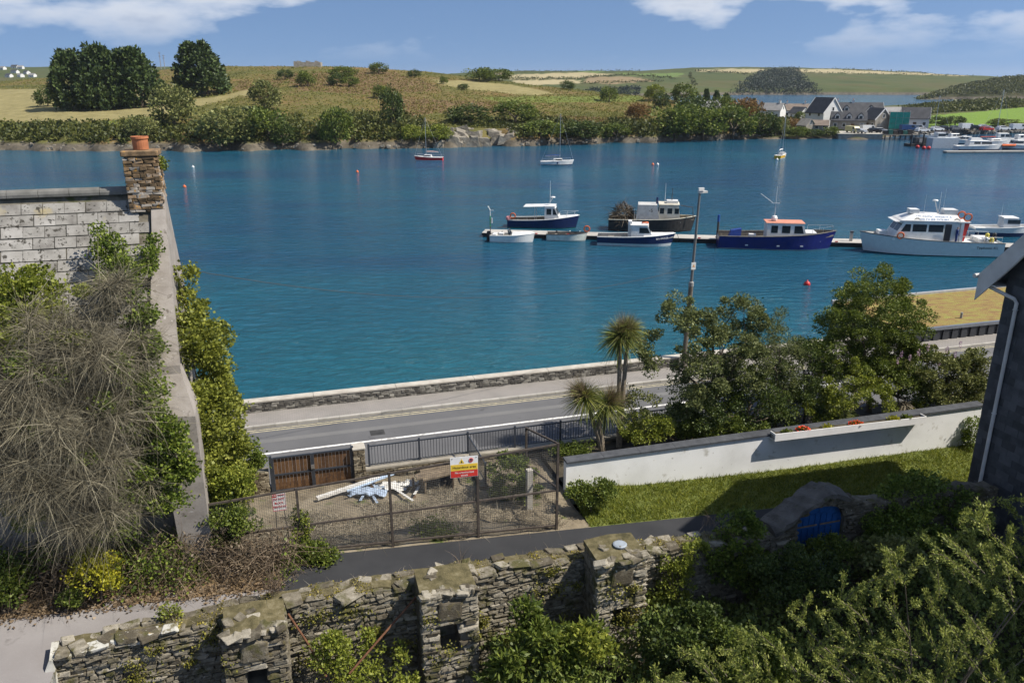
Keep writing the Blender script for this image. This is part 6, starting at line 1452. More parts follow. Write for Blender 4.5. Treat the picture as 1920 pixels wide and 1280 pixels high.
# ================================================================== plants
M['cypress'] = leafmat('conifer_green', (.010, .022, .010), (.026, .048, .020), (.055, .085, .032), .15, big=.12)
M['olive'] = leafmat('olive_bush', (.035, .050, .022), (.085, .105, .048), (.15, .17, .085), .25, big=.15)
M['green'] = leafmat('mid_green', (.022, .040, .010), (.058, .090, .022), (.12, .155, .042), .3, big=.3)
M['bright'] = leafmat('bright_green', (.042, .066, .012), (.105, .14, .030), (.19, .225, .055), .35, big=.5)
M['lime'] = leafmat('lime_yellow', (.07, .085, .01), (.19, .21, .022), (.30, .30, .045), .35, big=.6)
M['dark'] = leafmat('dark_green', (.012, .024, .008), (.032, .055, .018), (.075, .105, .035), .25, big=.4)
M['euc'] = leafmat('grey_green', (.03, .045, .025), (.075, .10, .055), (.15, .18, .10), .3, (.20, .16, .09), big=.5)
M['ivy'] = leafmat('ivy_green', (.022, .042, .010), (.065, .105, .022), (.15, .20, .05), .3, (.24, .21, .05), big=.8)
M['willow'] = leafmat('willow_green', (.045, .068, .022), (.115, .15, .052), (.24, .28, .11), .4, big=.6)
M['rusty_leaf'] = leafmat('rusty_leaf', (.05, .03, .018), (.11, .07, .035), (.17, .12, .06), .25, big=.2)
M['twig'] = leafmat('dry_twig', (.062, .054, .034), (.165, .146, .098), (.32, .29, .205), .0, big=.7, rough=.9)
M['hay'] = leafmat('dry_grass', (.11, .09, .06), (.24, .205, .145), (.40, .355, .27), .1, big=.7, rough=.9)
M['bark'] = surf('bark', [(.3, (.07, .055, .04)), (.7, (.17, .14, .105))], 8, .9, bstr=.6, bdist=.01)
M['grassblade'] = leafmat('grass_blade', (.035, .055, .008), (.085, .115, .02), (.17, .19, .04), .3, big=.6)
def mpp(P): return (P[1] * CT - (P[2] - CAM_H) * ST) / F_PX
def cp(px, py, n): u_, z_ = PN(px, py, n); return W(u_, n, z_)
def limbs(parent, base, cc, rg_, r0, name='trunk', n_=9, fork=.45):
    """a tapered trunk to the fork, limbs out to clumps of the crown"""
    mb = MB(); base = Vector(base); cen = Vector(tuple(np.mean(cc, 0))); fk = base.lerp(cen, fork) + Vector((rg_.normal() * .05, rg_.normal() * .05, 0))
    mid = base.lerp(fk, .5) + Vector((rg_.normal(), rg_.normal(), 0)) * r0 * .6
    mb.tube([base - Vector((0, 0, .15)), mid, fk], [r0 * 1.15, r0 * .9, r0 * .75], 8)
    for k in rg_.choice(len(cc), min(n_, len(cc)), replace=False):
        e = Vector(tuple(cc[k])); m = fk.lerp(e, .5) + Vector((rg_.normal(), rg_.normal(), abs(rg_.normal()))) * (e - fk).length * .08
        mb.tube([fk, m, e], [r0 * .6, r0 * .36, r0 * .1], 6)
    return mb.build(name, M['bark'], parent)
def plant(name, label, cat, base, parts, mat, rg_, ll, lw, nl, cr, trunk=.08, nc=26, shell=.5, group=None, flat=.75, low=-1.0, up=.25, rand=.8, limb_n=9, fork=.45):
    """parts: ellipsoids (centre, radii) in the world; one crown of leaf clumps, one branching trunk"""
    if ll < .18: ll *= .74; lw *= .78; nl = int(nl * 1.75)
    base = Vector(base); r_ = thing(name, label, cat, base, 0, group); P = []; D_ = []; CC_ = []
    vol = [r[0] * r[1] * r[2] for _, r in parts]
    for (c_, r), v in zip(parts, vol):
        k = v ** .67 / sum(x ** .67 for x in vol)
        p, d, cc = clumps(rg_, Vector(c_) - base, r, max(5, int(nc * k * 1.3)), cr, int(nl * k), shell, flat, low); P.append(p); D_.append(d); CC_.append(cc)
    leaves('crown', mat, r_, np.concatenate(P), np.concatenate(D_), rg_, ll, lw, up, rand)
    if trunk: limbs(r_, (0, 0, 0), np.concatenate(CC_), rg_, trunk, n_=limb_n, fork=fork)
    return r_
pg = np.random.default_rng(101)

# ---------------------------------------------------------------- trees and bushes across the water: shared crowns, each tree its own object
def crown_mesh(seed, mat, nl, nc, cr, ll, lw, shape='round'):
    rg_ = np.random.default_rng(seed)
    if shape == 'cypress':
        P, D_, cc = [], [], None
        for k in range(nc):
            z = rg_.random(); a = rg_.random() * 6.283; rr_ = (.80 + .2 * min(1, z * 4)) * (1.0 - .72 * z ** 1.9) * (1 + .13 * math.sin(a * 3 + seed)) * (.55 + .45 * rg_.random() ** .5)
            c_ = np.array([math.cos(a) * rr_ - .22 * z, math.sin(a) * rr_, (.08 + z * 1.75) * (1 + .06 * math.sin(a * 4 + seed * 2))]); n2 = nl // nc
            d = unit(rg_.normal(0, 1, (n2, 3)) + np.array([-.3, 0, .5])); P.append(c_ + d * cr * rg_.random((n2, 1)) ** .5 * np.array([1.2, 1.2, .75])); D_.append(d)
        P = np.concatenate(P); D_ = np.concatenate(D_)
    else:
        P, D_, cc = clumps(rg_, (0, 0, .85), (1 - cr * .6, 1 - cr * .6, .85 - cr * .4), nc, cr, nl, .6, .8, -.75)
    o = leaves('crown', mat, None, P, D_, rg_, ll, lw, .25, .7); me = o.data; bpy.data.objects.remove(o)
    tb_ = MB()
    if shape == 'cypress': tb_.tube([(0, 0, -.1), (.03, 0, .5), (-.1, 0, 1.3)], [.07, .05, .02], 6)
    else:
        tb_.tube([(0, 0, -.15), (.02, 0, .5)], [.06, .045], 6)
        for k in range(5):
            a = k * 1.26; tb_.tube([(.02, 0, .45), (math.cos(a) * .5, math.sin(a) * .5, .95 + .1 * (k % 3))], [.035, .01], 5)
    return me, tb_.mesh('trunk', M['bark'])
CR = {'cypress': [crown_mesh(s_, M['cypress'], 9500, 210, .15, .13, .04, 'cypress') for s_ in (1, 2, 3, 4)],
      'olive': [crown_mesh(s_, M['olive'], 2600, 60, .26, .11, .05) for s_ in (5, 6)], 'green': [crown_mesh(s_, M['green'], 2200, 50, .28, .11, .05) for s_ in (7, 8, 9)],
      'dark': [crown_mesh(s_, M['dark'], 2200, 46, .28, .11, .05) for s_ in (10, 11)], 'bright': [crown_mesh(12, M['bright'], 2200, 50, .28, .11, .05)], 'rusty': [crown_mesh(13, M['rusty_leaf'], 2200, 50, .28, .11, .05)]}
tn = [0]
def far_tree(land, px, yb, wpx, hpx, kind, label, name=None, group='trees and bushes across the water'):
    p = land.hit(px, yb) if land is not None else G(px, yb, 2.6)
    k = mpp(p); me, tm = CR[kind][tn[0] % len(CR[kind])]; tn[0] += 1
    r_ = thing(name or ('conifer_tree' if kind == 'cypress' else 'bush' if hpx < 50 else 'tree'), label, 'tree' if (kind == 'cypress' or hpx >= 50) else 'bush', p, 0 if kind == 'cypress' else pg.random() * 6.28, group)
    s_ = (wpx / 2 * k * (1.0 if kind != 'cypress' else .95), wpx / 2 * k, hpx * k / (1.72 if kind != 'cypress' else 2.0))
    link('crown', me, r_, scale=s_); link('trunk', tm, r_, scale=s_)
for a in [(150, 206, 96, 104, 'cypress', 'windswept dark conifer at the left of the close group'), (206, 206, 96, 112, 'cypress', 'windswept dark conifer in the middle of the close group'), (266, 200, 108, 104, 'cypress', 'windswept dark conifer at the right of the close group'), (383, 178, 102, 92, 'cypress', 'lone windswept dark conifer on the straw field'),
          (85, 200, 44, 34, 'dark', 'low dark bush at the foot of the left conifer'), (325, 238, 88, 76, 'olive', 'rounded silvery olive tree below the lone conifer'), (266, 262, 58, 42, 'olive', 'pale bush near the shore left of the silvery tree'), (497, 207, 62, 54, 'olive', 'pale bush above the shore right of the straw field'), (430, 278, 116, 74, 'olive', 'wide olive shore tree below the straw field'), (500, 262, 90, 60, 'green', 'green shore bush right of the wide olive tree'), (530, 280, 50, 44, 'dark', 'dark bush at the waterline near the middle left'), (628, 276, 68, 68, 'green', 'rounded green tree at the shore left of the red sailboat'),
          (574, 162, 44, 30, 'green', 'round bush below the fort'), (530, 150, 34, 18, 'dark', 'small dark bush left of the fort slope'), (630, 162, 36, 22, 'dark', 'dark bush right of the fort'), (655, 163, 34, 20, 'green', 'green bush right of the fort'), (640, 148, 60, 22, 'green', 'long low bush on the hill crest'), (707, 140, 40, 20, 'green', 'bush on the crest at the hill top'), (775, 146, 28, 14, 'dark', 'small dark bush on the far right crest'), (716, 185, 42, 24, 'green', 'green bush in the brown bracken'), (729, 238, 46, 70, 'dark', 'dark tall bush in the gully of the hillside'), (738, 208, 34, 34, 'green', 'green bush above the gully'),
          (832, 158, 18, 14, 'green', 'small bush on the pale hay strip'), (867, 170, 22, 12, 'dark', 'dark small bush at the hay strip edge'), (895, 152, 60, 26, 'green', 'bushy clump behind the hay strip'), (935, 152, 56, 22, 'green', 'second bushy clump behind the hay strip'), (820, 266, 60, 34, 'bright', 'bright green bush by the shore right of the red sailboat'), (770, 272, 46, 34, 'bright', 'bright green bush by the shore behind the red sailboat'), (880, 232, 90, 34, 'dark', 'dark ivy covered trees above the bare rock'), (960, 232, 90, 40, 'green', 'green trees above the right end of the bare rock'), (1010, 262, 80, 34, 'green', 'shore bushes behind the white sailboat'),
          (1090, 262, 80, 36, 'dark', 'dark shore bushes right of the white sailboat'), (1150, 266, 60, 30, 'green', 'green shore bush in the brown slope'), (1140, 192, 40, 30, 'green', 'bush on the low ridge before the distant fields'), (1062, 168, 30, 16, 'dark', 'small dark bush on the ridge line'), (1222, 190, 40, 32, 'bright', 'bright round tree on the ridge right'), (1238, 204, 36, 30, 'dark', 'dark bush on the ridge right'), (1278, 196, 52, 38, 'green', 'broad tree crown on the ridge left of the conifers'), (1195, 226, 50, 32, 'rusty', 'reddish bush beside the pale rock scar'),
          (1262, 262, 100, 66, 'green', 'large green tree on the wooded point, left one'), (1318, 262, 96, 58, 'green', 'large green tree on the wooded point, middle one'), (1372, 262, 92, 62, 'green', 'large green tree on the wooded point, right one'), (1300, 232, 84, 50, 'dark', 'dark tree behind the wooded point'), (1395, 236, 70, 52, 'rusty', 'reddish brown tree on the wooded point'), (1350, 222, 50, 40, 'green', 'tree beside the white cottage on the point'), (1428, 262, 60, 50, 'dark', 'dark tree at the right end of the wooded point'), (1455, 255, 44, 34, 'olive', 'pale bush between the point and the village')]:
    far_tree(hill, *a)
for (px, yb, w, h, lab) in ((1322, 200, 16, 32, 'slim dark conifer left of three behind the point'), (1338, 200, 18, 32, 'slim dark conifer in the middle of three'), (1358, 202, 20, 30, 'slim dark conifer right of three')): far_tree(hill, px, yb, w, h, 'cypress', lab)
for (px, yb, w, h, kd, lab) in ((1412, 206, 14, 20, 'cypress', 'small dark conifer on the spit skyline'), (1478, 248, 50, 26, 'rusty', 'brown green bush left of the stone hut'), (1556, 256, 34, 18, 'green', 'green bush on the quay wall'), (1522, 258, 40, 16, 'dark', 'dark bush below the stone hut at the waterline'), (1490, 258, 44, 20, 'green', 'green bush at the waterline left of the stone hut'), (1500, 228, 34, 18, 'green', 'bush behind the stone hut'), (1752, 236, 40, 18, 'dark', 'dark hedge bush right of the white gable'), (1790, 236, 44, 18, 'dark', 'dark hedge bush below the green field'), (1880, 238, 60, 14, 'green', 'hedge bush above the parked cars at the right')): far_tree(spit, px, yb, w, h, kd, lab, group='bushes in the village')
P_ = spit.sample(np.random.default_rng(4), 9000, .03, .9, lambda a, b, j, i: (a < 1500) & (b > 205))
tufts('spit_scrub', M['shore_scrub'], P_, np.random.default_rng(4), 1.4, 8, 'scrub around the village on the spit', .8)

# ---------------------------------------------------------------- derelict house: dry shrub, ivy
def world_pts(pts): return np.array([tuple(W(*p)) for p in pts])
rg2 = np.random.default_rng(202)
ds = thing('dry_shrub', 'huge grey brown leafless shrub smothering the front of the derelict house', 'shrub', W(-5.6, 21.6, 3.6))
bs = np.array(tuple(W(-5.6, 21.6, 3.6)))
tops = []
for (px, py, rpx, n_) in [(215, 560, 42, 22.0), (150, 620, 62, 21.6), (80, 650, 80, 21.4), (190, 680, 75, 21.3), (40, 740, 90, 21.2), (120, 760, 95, 21.0), (205, 790, 80, 21.1), (60, 850, 95, 20.9), (150, 880, 95, 20.8), (235, 880, 70, 21.0), (110, 690, 80, 21.2), (-60, 700, 100, 21.2), (-60, 850, 100, 21.0), (250, 640, 40, 21.6), (180, 950, 70, 20.9)]:
    c_ = cp(px, py, n_); r = rpx * mpp(c_); tops.append((np.array(tuple(c_)), r))
SB, SD = [], []
for c_, r in tops:
    k = int(3000 * (r / 1.4) ** 1.6) + 600
    d = unit(rg2.normal(0, 1, (k, 3)) + np.array(tuple(W(.1, -.45, .25))))
    sub = c_ - bs + unit(rg2.normal(0, 1, (14, 3))) * r * .75; SB.append(sub[rg2.integers(0, 14, k)] + d * r * .35 * rg2.random((k, 1))); SD.append(d + rg2.normal(0, .35, (k, 3)))
allb, alld = np.concatenate(SB), np.concatenate(SD); pick = rg2.random(len(allb)) < .12
strands('thick_twigs', M['twig'], ds, allb[pick], alld[pick], rg2, .85, .0105, .9, .3, 5)
strands('twigs', M['twig'], ds, np.concatenate(SB), np.concatenate(SD), rg2, .60, .0048, 1.1, .35, 5)
mb = MB()
for c_, r in tops:
    e = Vector(tuple(c_ - bs)); m = e * .5 + Vector((rg2.normal() * .3, rg2.normal() * .2, .3)); mb.tube([(rg2.normal() * .3, .1, -.2), m, e], [.07, .05, .015], 6)
    for _ in range(10):
        d = Vector(tuple(unit(rg2.normal(0, 1, (1, 3)))[0])) * r * 1.0; mb.tube([e, e + d * .6 + Vector((0, 0, .1)), e + d * 1.1 - Vector((0, 0, .1))], [.016, .010, .004], 4)
mb.build('branches', surf('grey_bark', [(.3, (.16, .14, .11)), (.7, (.33, .30, .25))], 7, .9, bstr=.3), ds)
def ivy(name, label, blobs, mat, nl, ll=.11, seed=1, stems=True, cat='ivy', rand=.7, cr=.35, lw=None):
    rg_ = np.random.default_rng(seed); parts = []
    for (px, py, rx, ry, n_, dep) in blobs:
        c_ = cp(px, py, n_); k = mpp(c_); parts.append((c_, (max(rx * k, .1), dep, max(ry * k, .1))))
    b0 = min((p for p, _ in parts), key=lambda q: q.z); base = Vector((b0.x, b0.y, b0.z - parts[0][1][2] * .5))
    return plant(name, label, cat, base, parts, mat, rg_, ll, lw or ll * .42, nl, cr, .03 if stems else 0, 20 + 10 * len(blobs), .35, limb_n=8, rand=rand)
ivy('roof_ivy', 'ivy growing in a fork over the slate roof below the chimney', [(205, 470, 30, 34, 23.6, .16), (235, 505, 42, 26, 23.2, .18), (275, 485, 24, 22, 23.5, .14), (290, 452, 7, 22, 23.9, .10), (188, 440, 10, 14, 23.9, .08), (225, 530, 36, 18, 22.9, .2)], M['ivy'], 3000, .10, 1, False, cr=.2)
ivy('eaves_ivy', 'yellow green ivy climbing the roof at the left edge', [(35, 560, 55, 52, 22.6, .3), (15, 610, 50, 45, 22.3, .35), (70, 530, 22, 30, 23.0, .15), (95, 590, 30, 24, 22.5, .25), (130, 545, 50, 10, 22.8, .12), (20, 660, 40, 40, 21.6, .3)], M['bright'], 5200, .12, 2, False, cr=.3)
ivy('shrub_creeper', 'patchy green creeper scattered over the dry shrub', [(95, 700, 26, 16, 20.6, .2), (190, 760, 20, 26, 20.5, .2), (60, 800, 30, 18, 20.4, .2), (150, 850, 26, 20, 20.3, .2), (225, 690, 16, 30, 20.8, .2), (30, 680, 24, 20, 20.6, .2)], M['ivy'], 1500, .10, 23, False, cr=.2, cat='creeper')
ivy('small_yellow_ivy', 'small yellow green ivy spray in the dry shrub', [(125, 636, 40, 12, 21.0, .2)], M['bright'], 500, .10, 21, False, cr=.2)
ivy('buttress_ivy', 'dark green ivy on the house corner beside the bare parapet', [(262, 590, 20, 42, 21.9, .25), (268, 660, 28, 48, 21.6, .3), (272, 735, 36, 48, 21.4, .35), (300, 815, 52, 48, 21.3, .4), (320, 865, 46, 40, 21.2, .4), (250, 760, 26, 40, 21.3, .3)], M['ivy'], 7500, .12, 3, True, cr=.28)
gi = np.random.default_rng(7); parts = []
for (z, n0, du, rn_, rz_) in [(10.6, 24.6, .35, .9, 1.0), (9.6, 24.2, .5, 1.3, 1.1), (8.4, 23.9, .65, 1.6, 1.2), (7.2, 23.8, .75, 1.8, 1.2), (6.0, 23.7, .8, 1.9, 1.1), (4.8, 23.8, .85, 1.9, 1.1), (8.8, 25.6, .6, 1.0, 1.6), (6.4, 25.8, .8, 1.1, 1.6), (4.2, 25.6, .8, 1.2, 1.0), (11.3, 25.3, .25, .5, .5)]:
    parts.append((W(-2.85 + du * .55, n0, z), (du, rn_, rz_)))
plant('gable_ivy', 'thick ivy bulging from the gable wall towards the water', 'ivy', W(-2.6, 23.8, 3.2), parts, leafmat('gable_ivy', (.035, .05, .012), (.10, .125, .03), (.20, .23, .06), .3, (.30, .28, .14), big=.9), gi, .13, .055, 21000, .34, .05, 120, .5)
ivy('chimney_weed', 'small weed growing beside the chimney pot', [(302, 305, 5, 14, 25.2, .1)], M['bright'], 160, .09, 5, False, cat='weed', cr=.1)
# hedge of brambles below the house, along the lane
rg3 = np.random.default_rng(303)
hd = thing('bramble_hedge', 'tangled brown bramble hedge along the lane below the derelict house', 'hedge', W(-5, 21.2, 3.6)); hb0 = np.array(tuple(W(-5, 21.2, 3.6)))
U_ = rg3.uniform(-13, -.3, 5200); N_ = 21.2 + rg3.normal(0, .36, 5200); Z_ = np.array([lane_z(u) for u in U_]) + (rg3.random(5200) ** 1.2) * (1.35 - .5 * np.clip((U_ + 3) / 3, 0, 1))
pts = np.stack([U_ * CA - N_ * SA, U_ * SA + N_ * CA, Z_], -1) - hb0
strands('bramble_stems', leafmat('bramble_stem', (.05, .035, .022), (.125, .09, .058), (.24, .19, .13), .0, big=.8, rough=.9), hd, pts, rg3.normal(0, 1, (5200, 3)) + np.array([0, 0, .3]), rg3, .75, .0085, .7, .5, 4)
sel = rg3.random(5200) < .9; q = np.repeat(pts[sel], 4, 0) + rg3.normal(0, .16, (int(sel.sum()) * 4, 3)); cl = np.sin(q[:, 0] * 1.7) + np.sin(q[:, 0] * .9 + q[:, 2] * 2) > .1
leaves('bramble_leaves', M['ivy'], hd, q[cl], rg3.normal(0, 1, (int(cl.sum()), 3)), rg3, .085, .036)
q2 = q[~cl]; leaves('withered_leaves', leafmat('withered', (.045, .034, .022), (.11, .08, .05), (.20, .155, .10), .1, big=.8), hd, q2[::2], rg3.normal(0, 1, (len(q2[::2]), 3)), rg3, .08, .03)
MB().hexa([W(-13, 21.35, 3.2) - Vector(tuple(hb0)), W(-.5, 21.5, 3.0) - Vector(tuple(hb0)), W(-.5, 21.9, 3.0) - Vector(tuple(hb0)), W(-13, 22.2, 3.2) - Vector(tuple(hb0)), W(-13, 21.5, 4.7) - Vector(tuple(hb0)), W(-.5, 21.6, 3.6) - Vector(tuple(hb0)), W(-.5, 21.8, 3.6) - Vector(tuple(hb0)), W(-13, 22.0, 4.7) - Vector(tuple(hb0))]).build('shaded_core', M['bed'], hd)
def bush(name, label, px, py, rx, ry, n_, mat, nl, ll, seed, cat='shrub', dep=None, cr=.22, trunk=.03, up=.25, zb=None, rand=.8, lw=None):
    c_ = cp(px, py, n_); k = mpp(c_); base = Vector((c_.x, c_.y, zb if zb is not None else c_.z - ry * k))
    return plant(name, label, cat, base, [(c_, (rx * k, dep or min(rx, ry) * k * .9, ry * k))], mat, np.random.default_rng(seed), ll, lw or ll * .4, nl, cr, trunk, 34, .4, up=up, rand=rand)
bush('lime_bush', 'lime yellow bush in the bramble hedge', 178, 1066, 55, 40, 20.6, M['lime'], 1500, .10, 11, zb=3.7, cr=.18)
bush('green_sprig', 'small green weed at the lane edge below the lime bush', 133, 1120, 22, 16, 20.3, M['green'], 420, .09, 12, 'weed', cr=.12)
bush('laurel_bush', 'green bush at the left edge beside the lane', 8, 1090, 34, 45, 20.6, M['green'], 1200, .11, 13, zb=3.9)
bush('fence_shrub', 'dense green shrub at the left end of the mesh fence', 425, 980, 60, 48, 21.9, M['green'], 3600, .09, 14, zb=3.3)
bush('yellow_shrub', 'yellow green shrub below the gable ivy', 400, 905, 85, 34, 22.6, M['bright'], 3600, .11, 15, zb=3.3)
bush('overhanging_bush', 'bush leaning over the low wall left of the wooden gate', 455, 860, 46, 34, 26.6, M['green'], 1600, .12, 16, zb=2.8, dep=.6)
bush('fence_foot_weeds', 'green weeds at the foot of the second fence post', 585, 1042, 55, 24, 21.5, M['green'], 1800, .10, 17, 'weed', zb=3.2, dep=.35)
bush('post_weed', 'pale green creeper on the fence post by the parking sign', 567, 985, 16, 45, 21.95, M['bright'], 600, .09, 18, 'creeper', zb=3.2, dep=.2, cr=.14)
bush('yard_bush', 'dense bush behind the right end of the mesh fence', 965, 905, 56, 62, 24.2, M['green'], 5200, .10, 19, zb=2.7, dep=1.1)
bush('yard_weed', 'green tuft in the dry grass behind the fence', 815, 992, 42, 20, 22.4, M['green'], 1100, .09, 20, 'weed', zb=3.0, dep=.4)
bush('corner_shrub', 'dark shrub at the foot of the white wall by the fence end', 1110, 925, 48, 24, 22.6, M['green'], 2200, .10, 22, zb=2.5, dep=.5)
# leaf litter along the lane, dry grass in the yard: uncountable
n_ = 3600; U_ = rg3.uniform(-14, -.6, n_); N_ = 20.45 + rg3.normal(0, .22, n_) + .04 * U_ * 0
P_ = np.stack([U_ * CA - N_ * SA, U_ * SA + N_ * CA, np.array([lane_z(u) for u in U_]) + .03 + .04 * rg3.random(n_)], -1)
tag(leaves('leaf_litter', leafmat('fallen_leaf', (.07, .048, .03), (.16, .115, .07), (.28, .21, .135), .1, big=2.), None, P_, rg3.normal(0, 1, (n_, 3)) * np.array([1, 1, .1]), rg3, .085, .034, 0, .3), 'fallen brown leaves along the hedge side of the lane', 'leaf litter', kind='stuff')
sheet('verge', -14, -.7, 20.3, 21.8, lambda u, n: lane_z(u) + .012 + .10 * max(0, n - 20.5), M['verge'], 60, 6, .02, 31, 'strip of soil and litter between lane and hedge', 'verge')
n_ = 24000; U_ = rg3.uniform(-3, 8.6, n_); N_ = rg3.uniform(21.95, 26.6, n_); kp = (np.sin(U_ * 1.3) * np.sin(N_ * 1.9 + U_) > -.45) & ~((N_ > 25.2) & (U_ < 4)); U_, N_ = U_[kp], N_[kp]
P_ = np.stack([U_ * CA - N_ * SA, U_ * SA + N_ * CA, np.array([yard_z(a, b) for a, b in zip(U_, N_)])], -1)
tag(strands('dry_grass', M['hay'], None, P_, rg3.normal(0, 1, (len(P_), 3)) * np.array([1, 1, .35]) + np.array([0, 0, .55]), rg3, .40, .009, .9, .5, 3), 'matted dry grass over the derelict yard', 'grass', kind='stuff')
# lawn
n_ = 36000; U_ = rg3.uniform(9.3, 30, n_); N_ = rg3.uniform(21.8, 24.2, n_)
P_ = np.stack([U_ * CA - N_ * SA, U_ * SA + N_ * CA, np.array([lawn_z(a, b) for a, b in zip(U_, N_)])], -1)
tag(strands('lawn_grass', M['grassblade'], None, P_, rg3.normal(0, .5, (n_, 3)) + np.array([0, 0, .7]), rg3, .15, .014, .6, .2, 2), 'rough grass of the lawn below the white wall', 'grass', kind='stuff')

ivy('shrub_ivy', 'green ivy growing through the foot of the dry shrub', [(250, 900, 40, 40, 20.9, .4), (300, 930, 45, 35, 21.0, .4), (60, 960, 50, 26, 20.9, .4), (205, 985, 40, 26, 20.8, .3)], M['ivy'], 3600, .10, 22, False, cr=.25)
# ---------------------------------------------------------------- garden between wall and road
def cordyline(label, base, stems, seed):
    rg_ = np.random.default_rng(seed); r_ = thing('cabbage_palm', label, 'palm', base); mb = MB()
    for (hx, hy, hz, rad, dead, mid) in stems:
        e = Vector((hx, hy, hz)); m = Vector(mid); mb.tube([(0, 0, -.2), m * .5 + Vector((.02, 0, 0)), m, e], [.11, .10, .09, .075], 8)
    mb.build('trunk', surf('palm_bark_%d' % seed, [(.3, (.14, .115, .085)), (.7, (.30, .255, .19))], 9, .9, bstr=.7, bdist=.02), r_)
    for (hx, hy, hz, rad, dead, mid) in stems:
        k = 420; d = unit(rg_.normal(0, 1, (k, 3)) + np.array([0, 0, .15])); c_ = np.array([hx, hy, hz])
        strands('leaf_head', leafmat('sword_leaf_%d' % int(rg_.integers(9999)), (.03, .05, .015), (.085, .115, .035), (.20, .22, .09), .25, big=1.5), r_, c_ + d * .06, d, rg_, rad, .022, .12, .28, 4, vary=.35)
        if dead:
            k = 900; d = unit(rg_.normal(0, .55, (k, 3)) + np.array(dead)); strands('seed_head', leafmat('seed_head_%d' % int(rg_.integers(9999)), (.10, .075, .04), (.20, .15, .08), (.30, .24, .14), .1, big=2), r_, c_ + np.array(dead) * .12 + d * .02, d, rg_, rad * .85, .006, .5, .1, 3, vary=.4)
    return r_
b1 = W(*[*(PN(1160, 838, 26.7)[:1]), 26.7, 2.8]); u1_, z1_ = PN(1163, 632, 26.7); h1 = W(u1_, 26.7, z1_) - b1
cordyline('tall cabbage palm with spiky green head and brown seed plume', b1, [(h1.x, h1.y, h1.z, .92, (.35, 0, .9), (h1.x * .3 - .05, 0, h1.z * .55)), (h1.x + .32, h1.y + .1, h1.z + .25, .7, None, (h1.x * .3 + .12, 0, h1.z * .55))], 61)
b2 = W(PN(1132, 842, 26.5)[0], 26.5, 2.8); u2_, z2_ = PN(1098, 745, 26.5); h2 = W(u2_, 26.5, z2_) - b2; u3_, z3_ = PN(1132, 758, 26.5); h3 = W(u3_, 26.5, z3_) - b2
cordyline('shorter cabbage palm with two seed plumes leaning left of the tall one', b2, [(h2.x, h2.y, h2.z, .85, (-.6, 0, .75), (h2.x * .5, 0, h2.z * .5)), (h3.x + .1, h3.y, h3.z, .85, (.5, -.1, .75), (h2.x * .4 + .1, 0, h2.z * .5))], 62)
def tree_px(name, label, blobs, mat, nl, ll, seed, base_px, n_base, cr=.4, trunk=.09, lw=None, cat='tree', nc=70, zb=2.8, rand=.75, up=.2, shell=.45, fork=.45):
    parts = []
    for (px, py, rx, ry, n_) in blobs:
        c_ = cp(px, py, n_); k = mpp(c_); parts.append((c_, (rx * k, (rx + ry) / 2 * k * .9, ry * k)))
    base = W(PN(base_px, 800, n_base)[0], n_base, zb)
    return plant(name, label, cat, base, parts, mat, np.random.default_rng(seed), ll, lw or ll * .3, nl, cr, trunk, nc, shell, rand=rand, up=up, limb_n=16, fork=fork)
tree_px('eucalyptus_tree', 'loose grey green tree standing in front of the lamp pole', [(1275, 590, 40, 40, 27.0), (1310, 625, 55, 45, 26.9), (1385, 590, 46, 38, 27.2), (1360, 650, 60, 50, 26.7), (1225, 655, 36, 40, 26.8), (1320, 700, 62, 50, 26.4), (1400, 690, 50, 55, 26.6), (1290, 740, 44, 40, 26.3), (1422, 610, 24, 30, 27.0)], M['euc'], 19000, .13, 71, 1345, 26.6, .26, .10, nc=150)
tree_px('dark_shrub', 'dark glossy shrub below the grey green tree', [(1350, 765, 75, 45, 26.2), (1420, 760, 60, 60, 26.3), (1300, 775, 40, 30, 26.0), (1470, 745, 50, 60, 26.3)], M['dark'], 8500, .12, 72, 1390, 26.2, .26, .07, cat='shrub', nc=90)
tree_px('bamboo_clump', 'feathery upright green shrub between the two big trees', [(1450, 660, 38, 70, 26.9), (1430, 640, 26, 50, 27.0), (1480, 690, 30, 60, 26.8), (1455, 610, 16, 40, 27.1)], M['euc'], 5200, .13, 73, 1455, 26.8, .22, .05, cat='shrub', nc=80, lw=.022, up=.7)
tree_px('round_tree', 'large round leafy tree before the water on the right', [(1640, 590, 85, 75, 27.4), (1600, 640, 75, 65, 27.2), (1690, 610, 52, 60, 27.4), (1580, 590, 48, 50, 27.4), (1640, 535, 60, 40, 27.6), (1560, 660, 50, 50, 27.0), (1680, 660, 60, 50, 27.1), (1620, 690, 60, 40, 26.9)], M['green'], 34000, .115, 74, 1625, 27.0, .30, .13, nc=190)
tree_px('glossy_bush', 'bright glossy bush below the round tree', [(1590, 720, 66, 52, 25.9), (1560, 750, 50, 36, 25.8), (1640, 740, 44, 36, 25.9), (1530, 770, 40, 25, 25.8)], M['bright'], 7000, .10, 75, 1590, 25.9, .2, .05, cat='shrub', nc=90, lw=.045)
tree_px('butterfly_bush', 'pale green butterfly bush with purple flower spikes by the slate house', [(1760, 700, 66, 50, 26.0), (1800, 710, 50, 50, 25.9), (1715, 690, 48, 44, 26.3), (1825, 690, 30, 44, 26.2)], M['olive'], 11000, .14, 76, 1770, 26.0, .22, .05, cat='shrub', nc=90)
tree_px('laurel_hedge', 'dense dark laurel mass between the round tree and the grey green tree', [(1500, 700, 46, 60, 26.8), (1525, 660, 34, 40, 27.0), (1490, 760, 50, 36, 26.3), (1540, 720, 40, 46, 26.6)], M['dark'], 9000, .11, 77, 1505, 26.6, .24, .06, cat='shrub', nc=100)
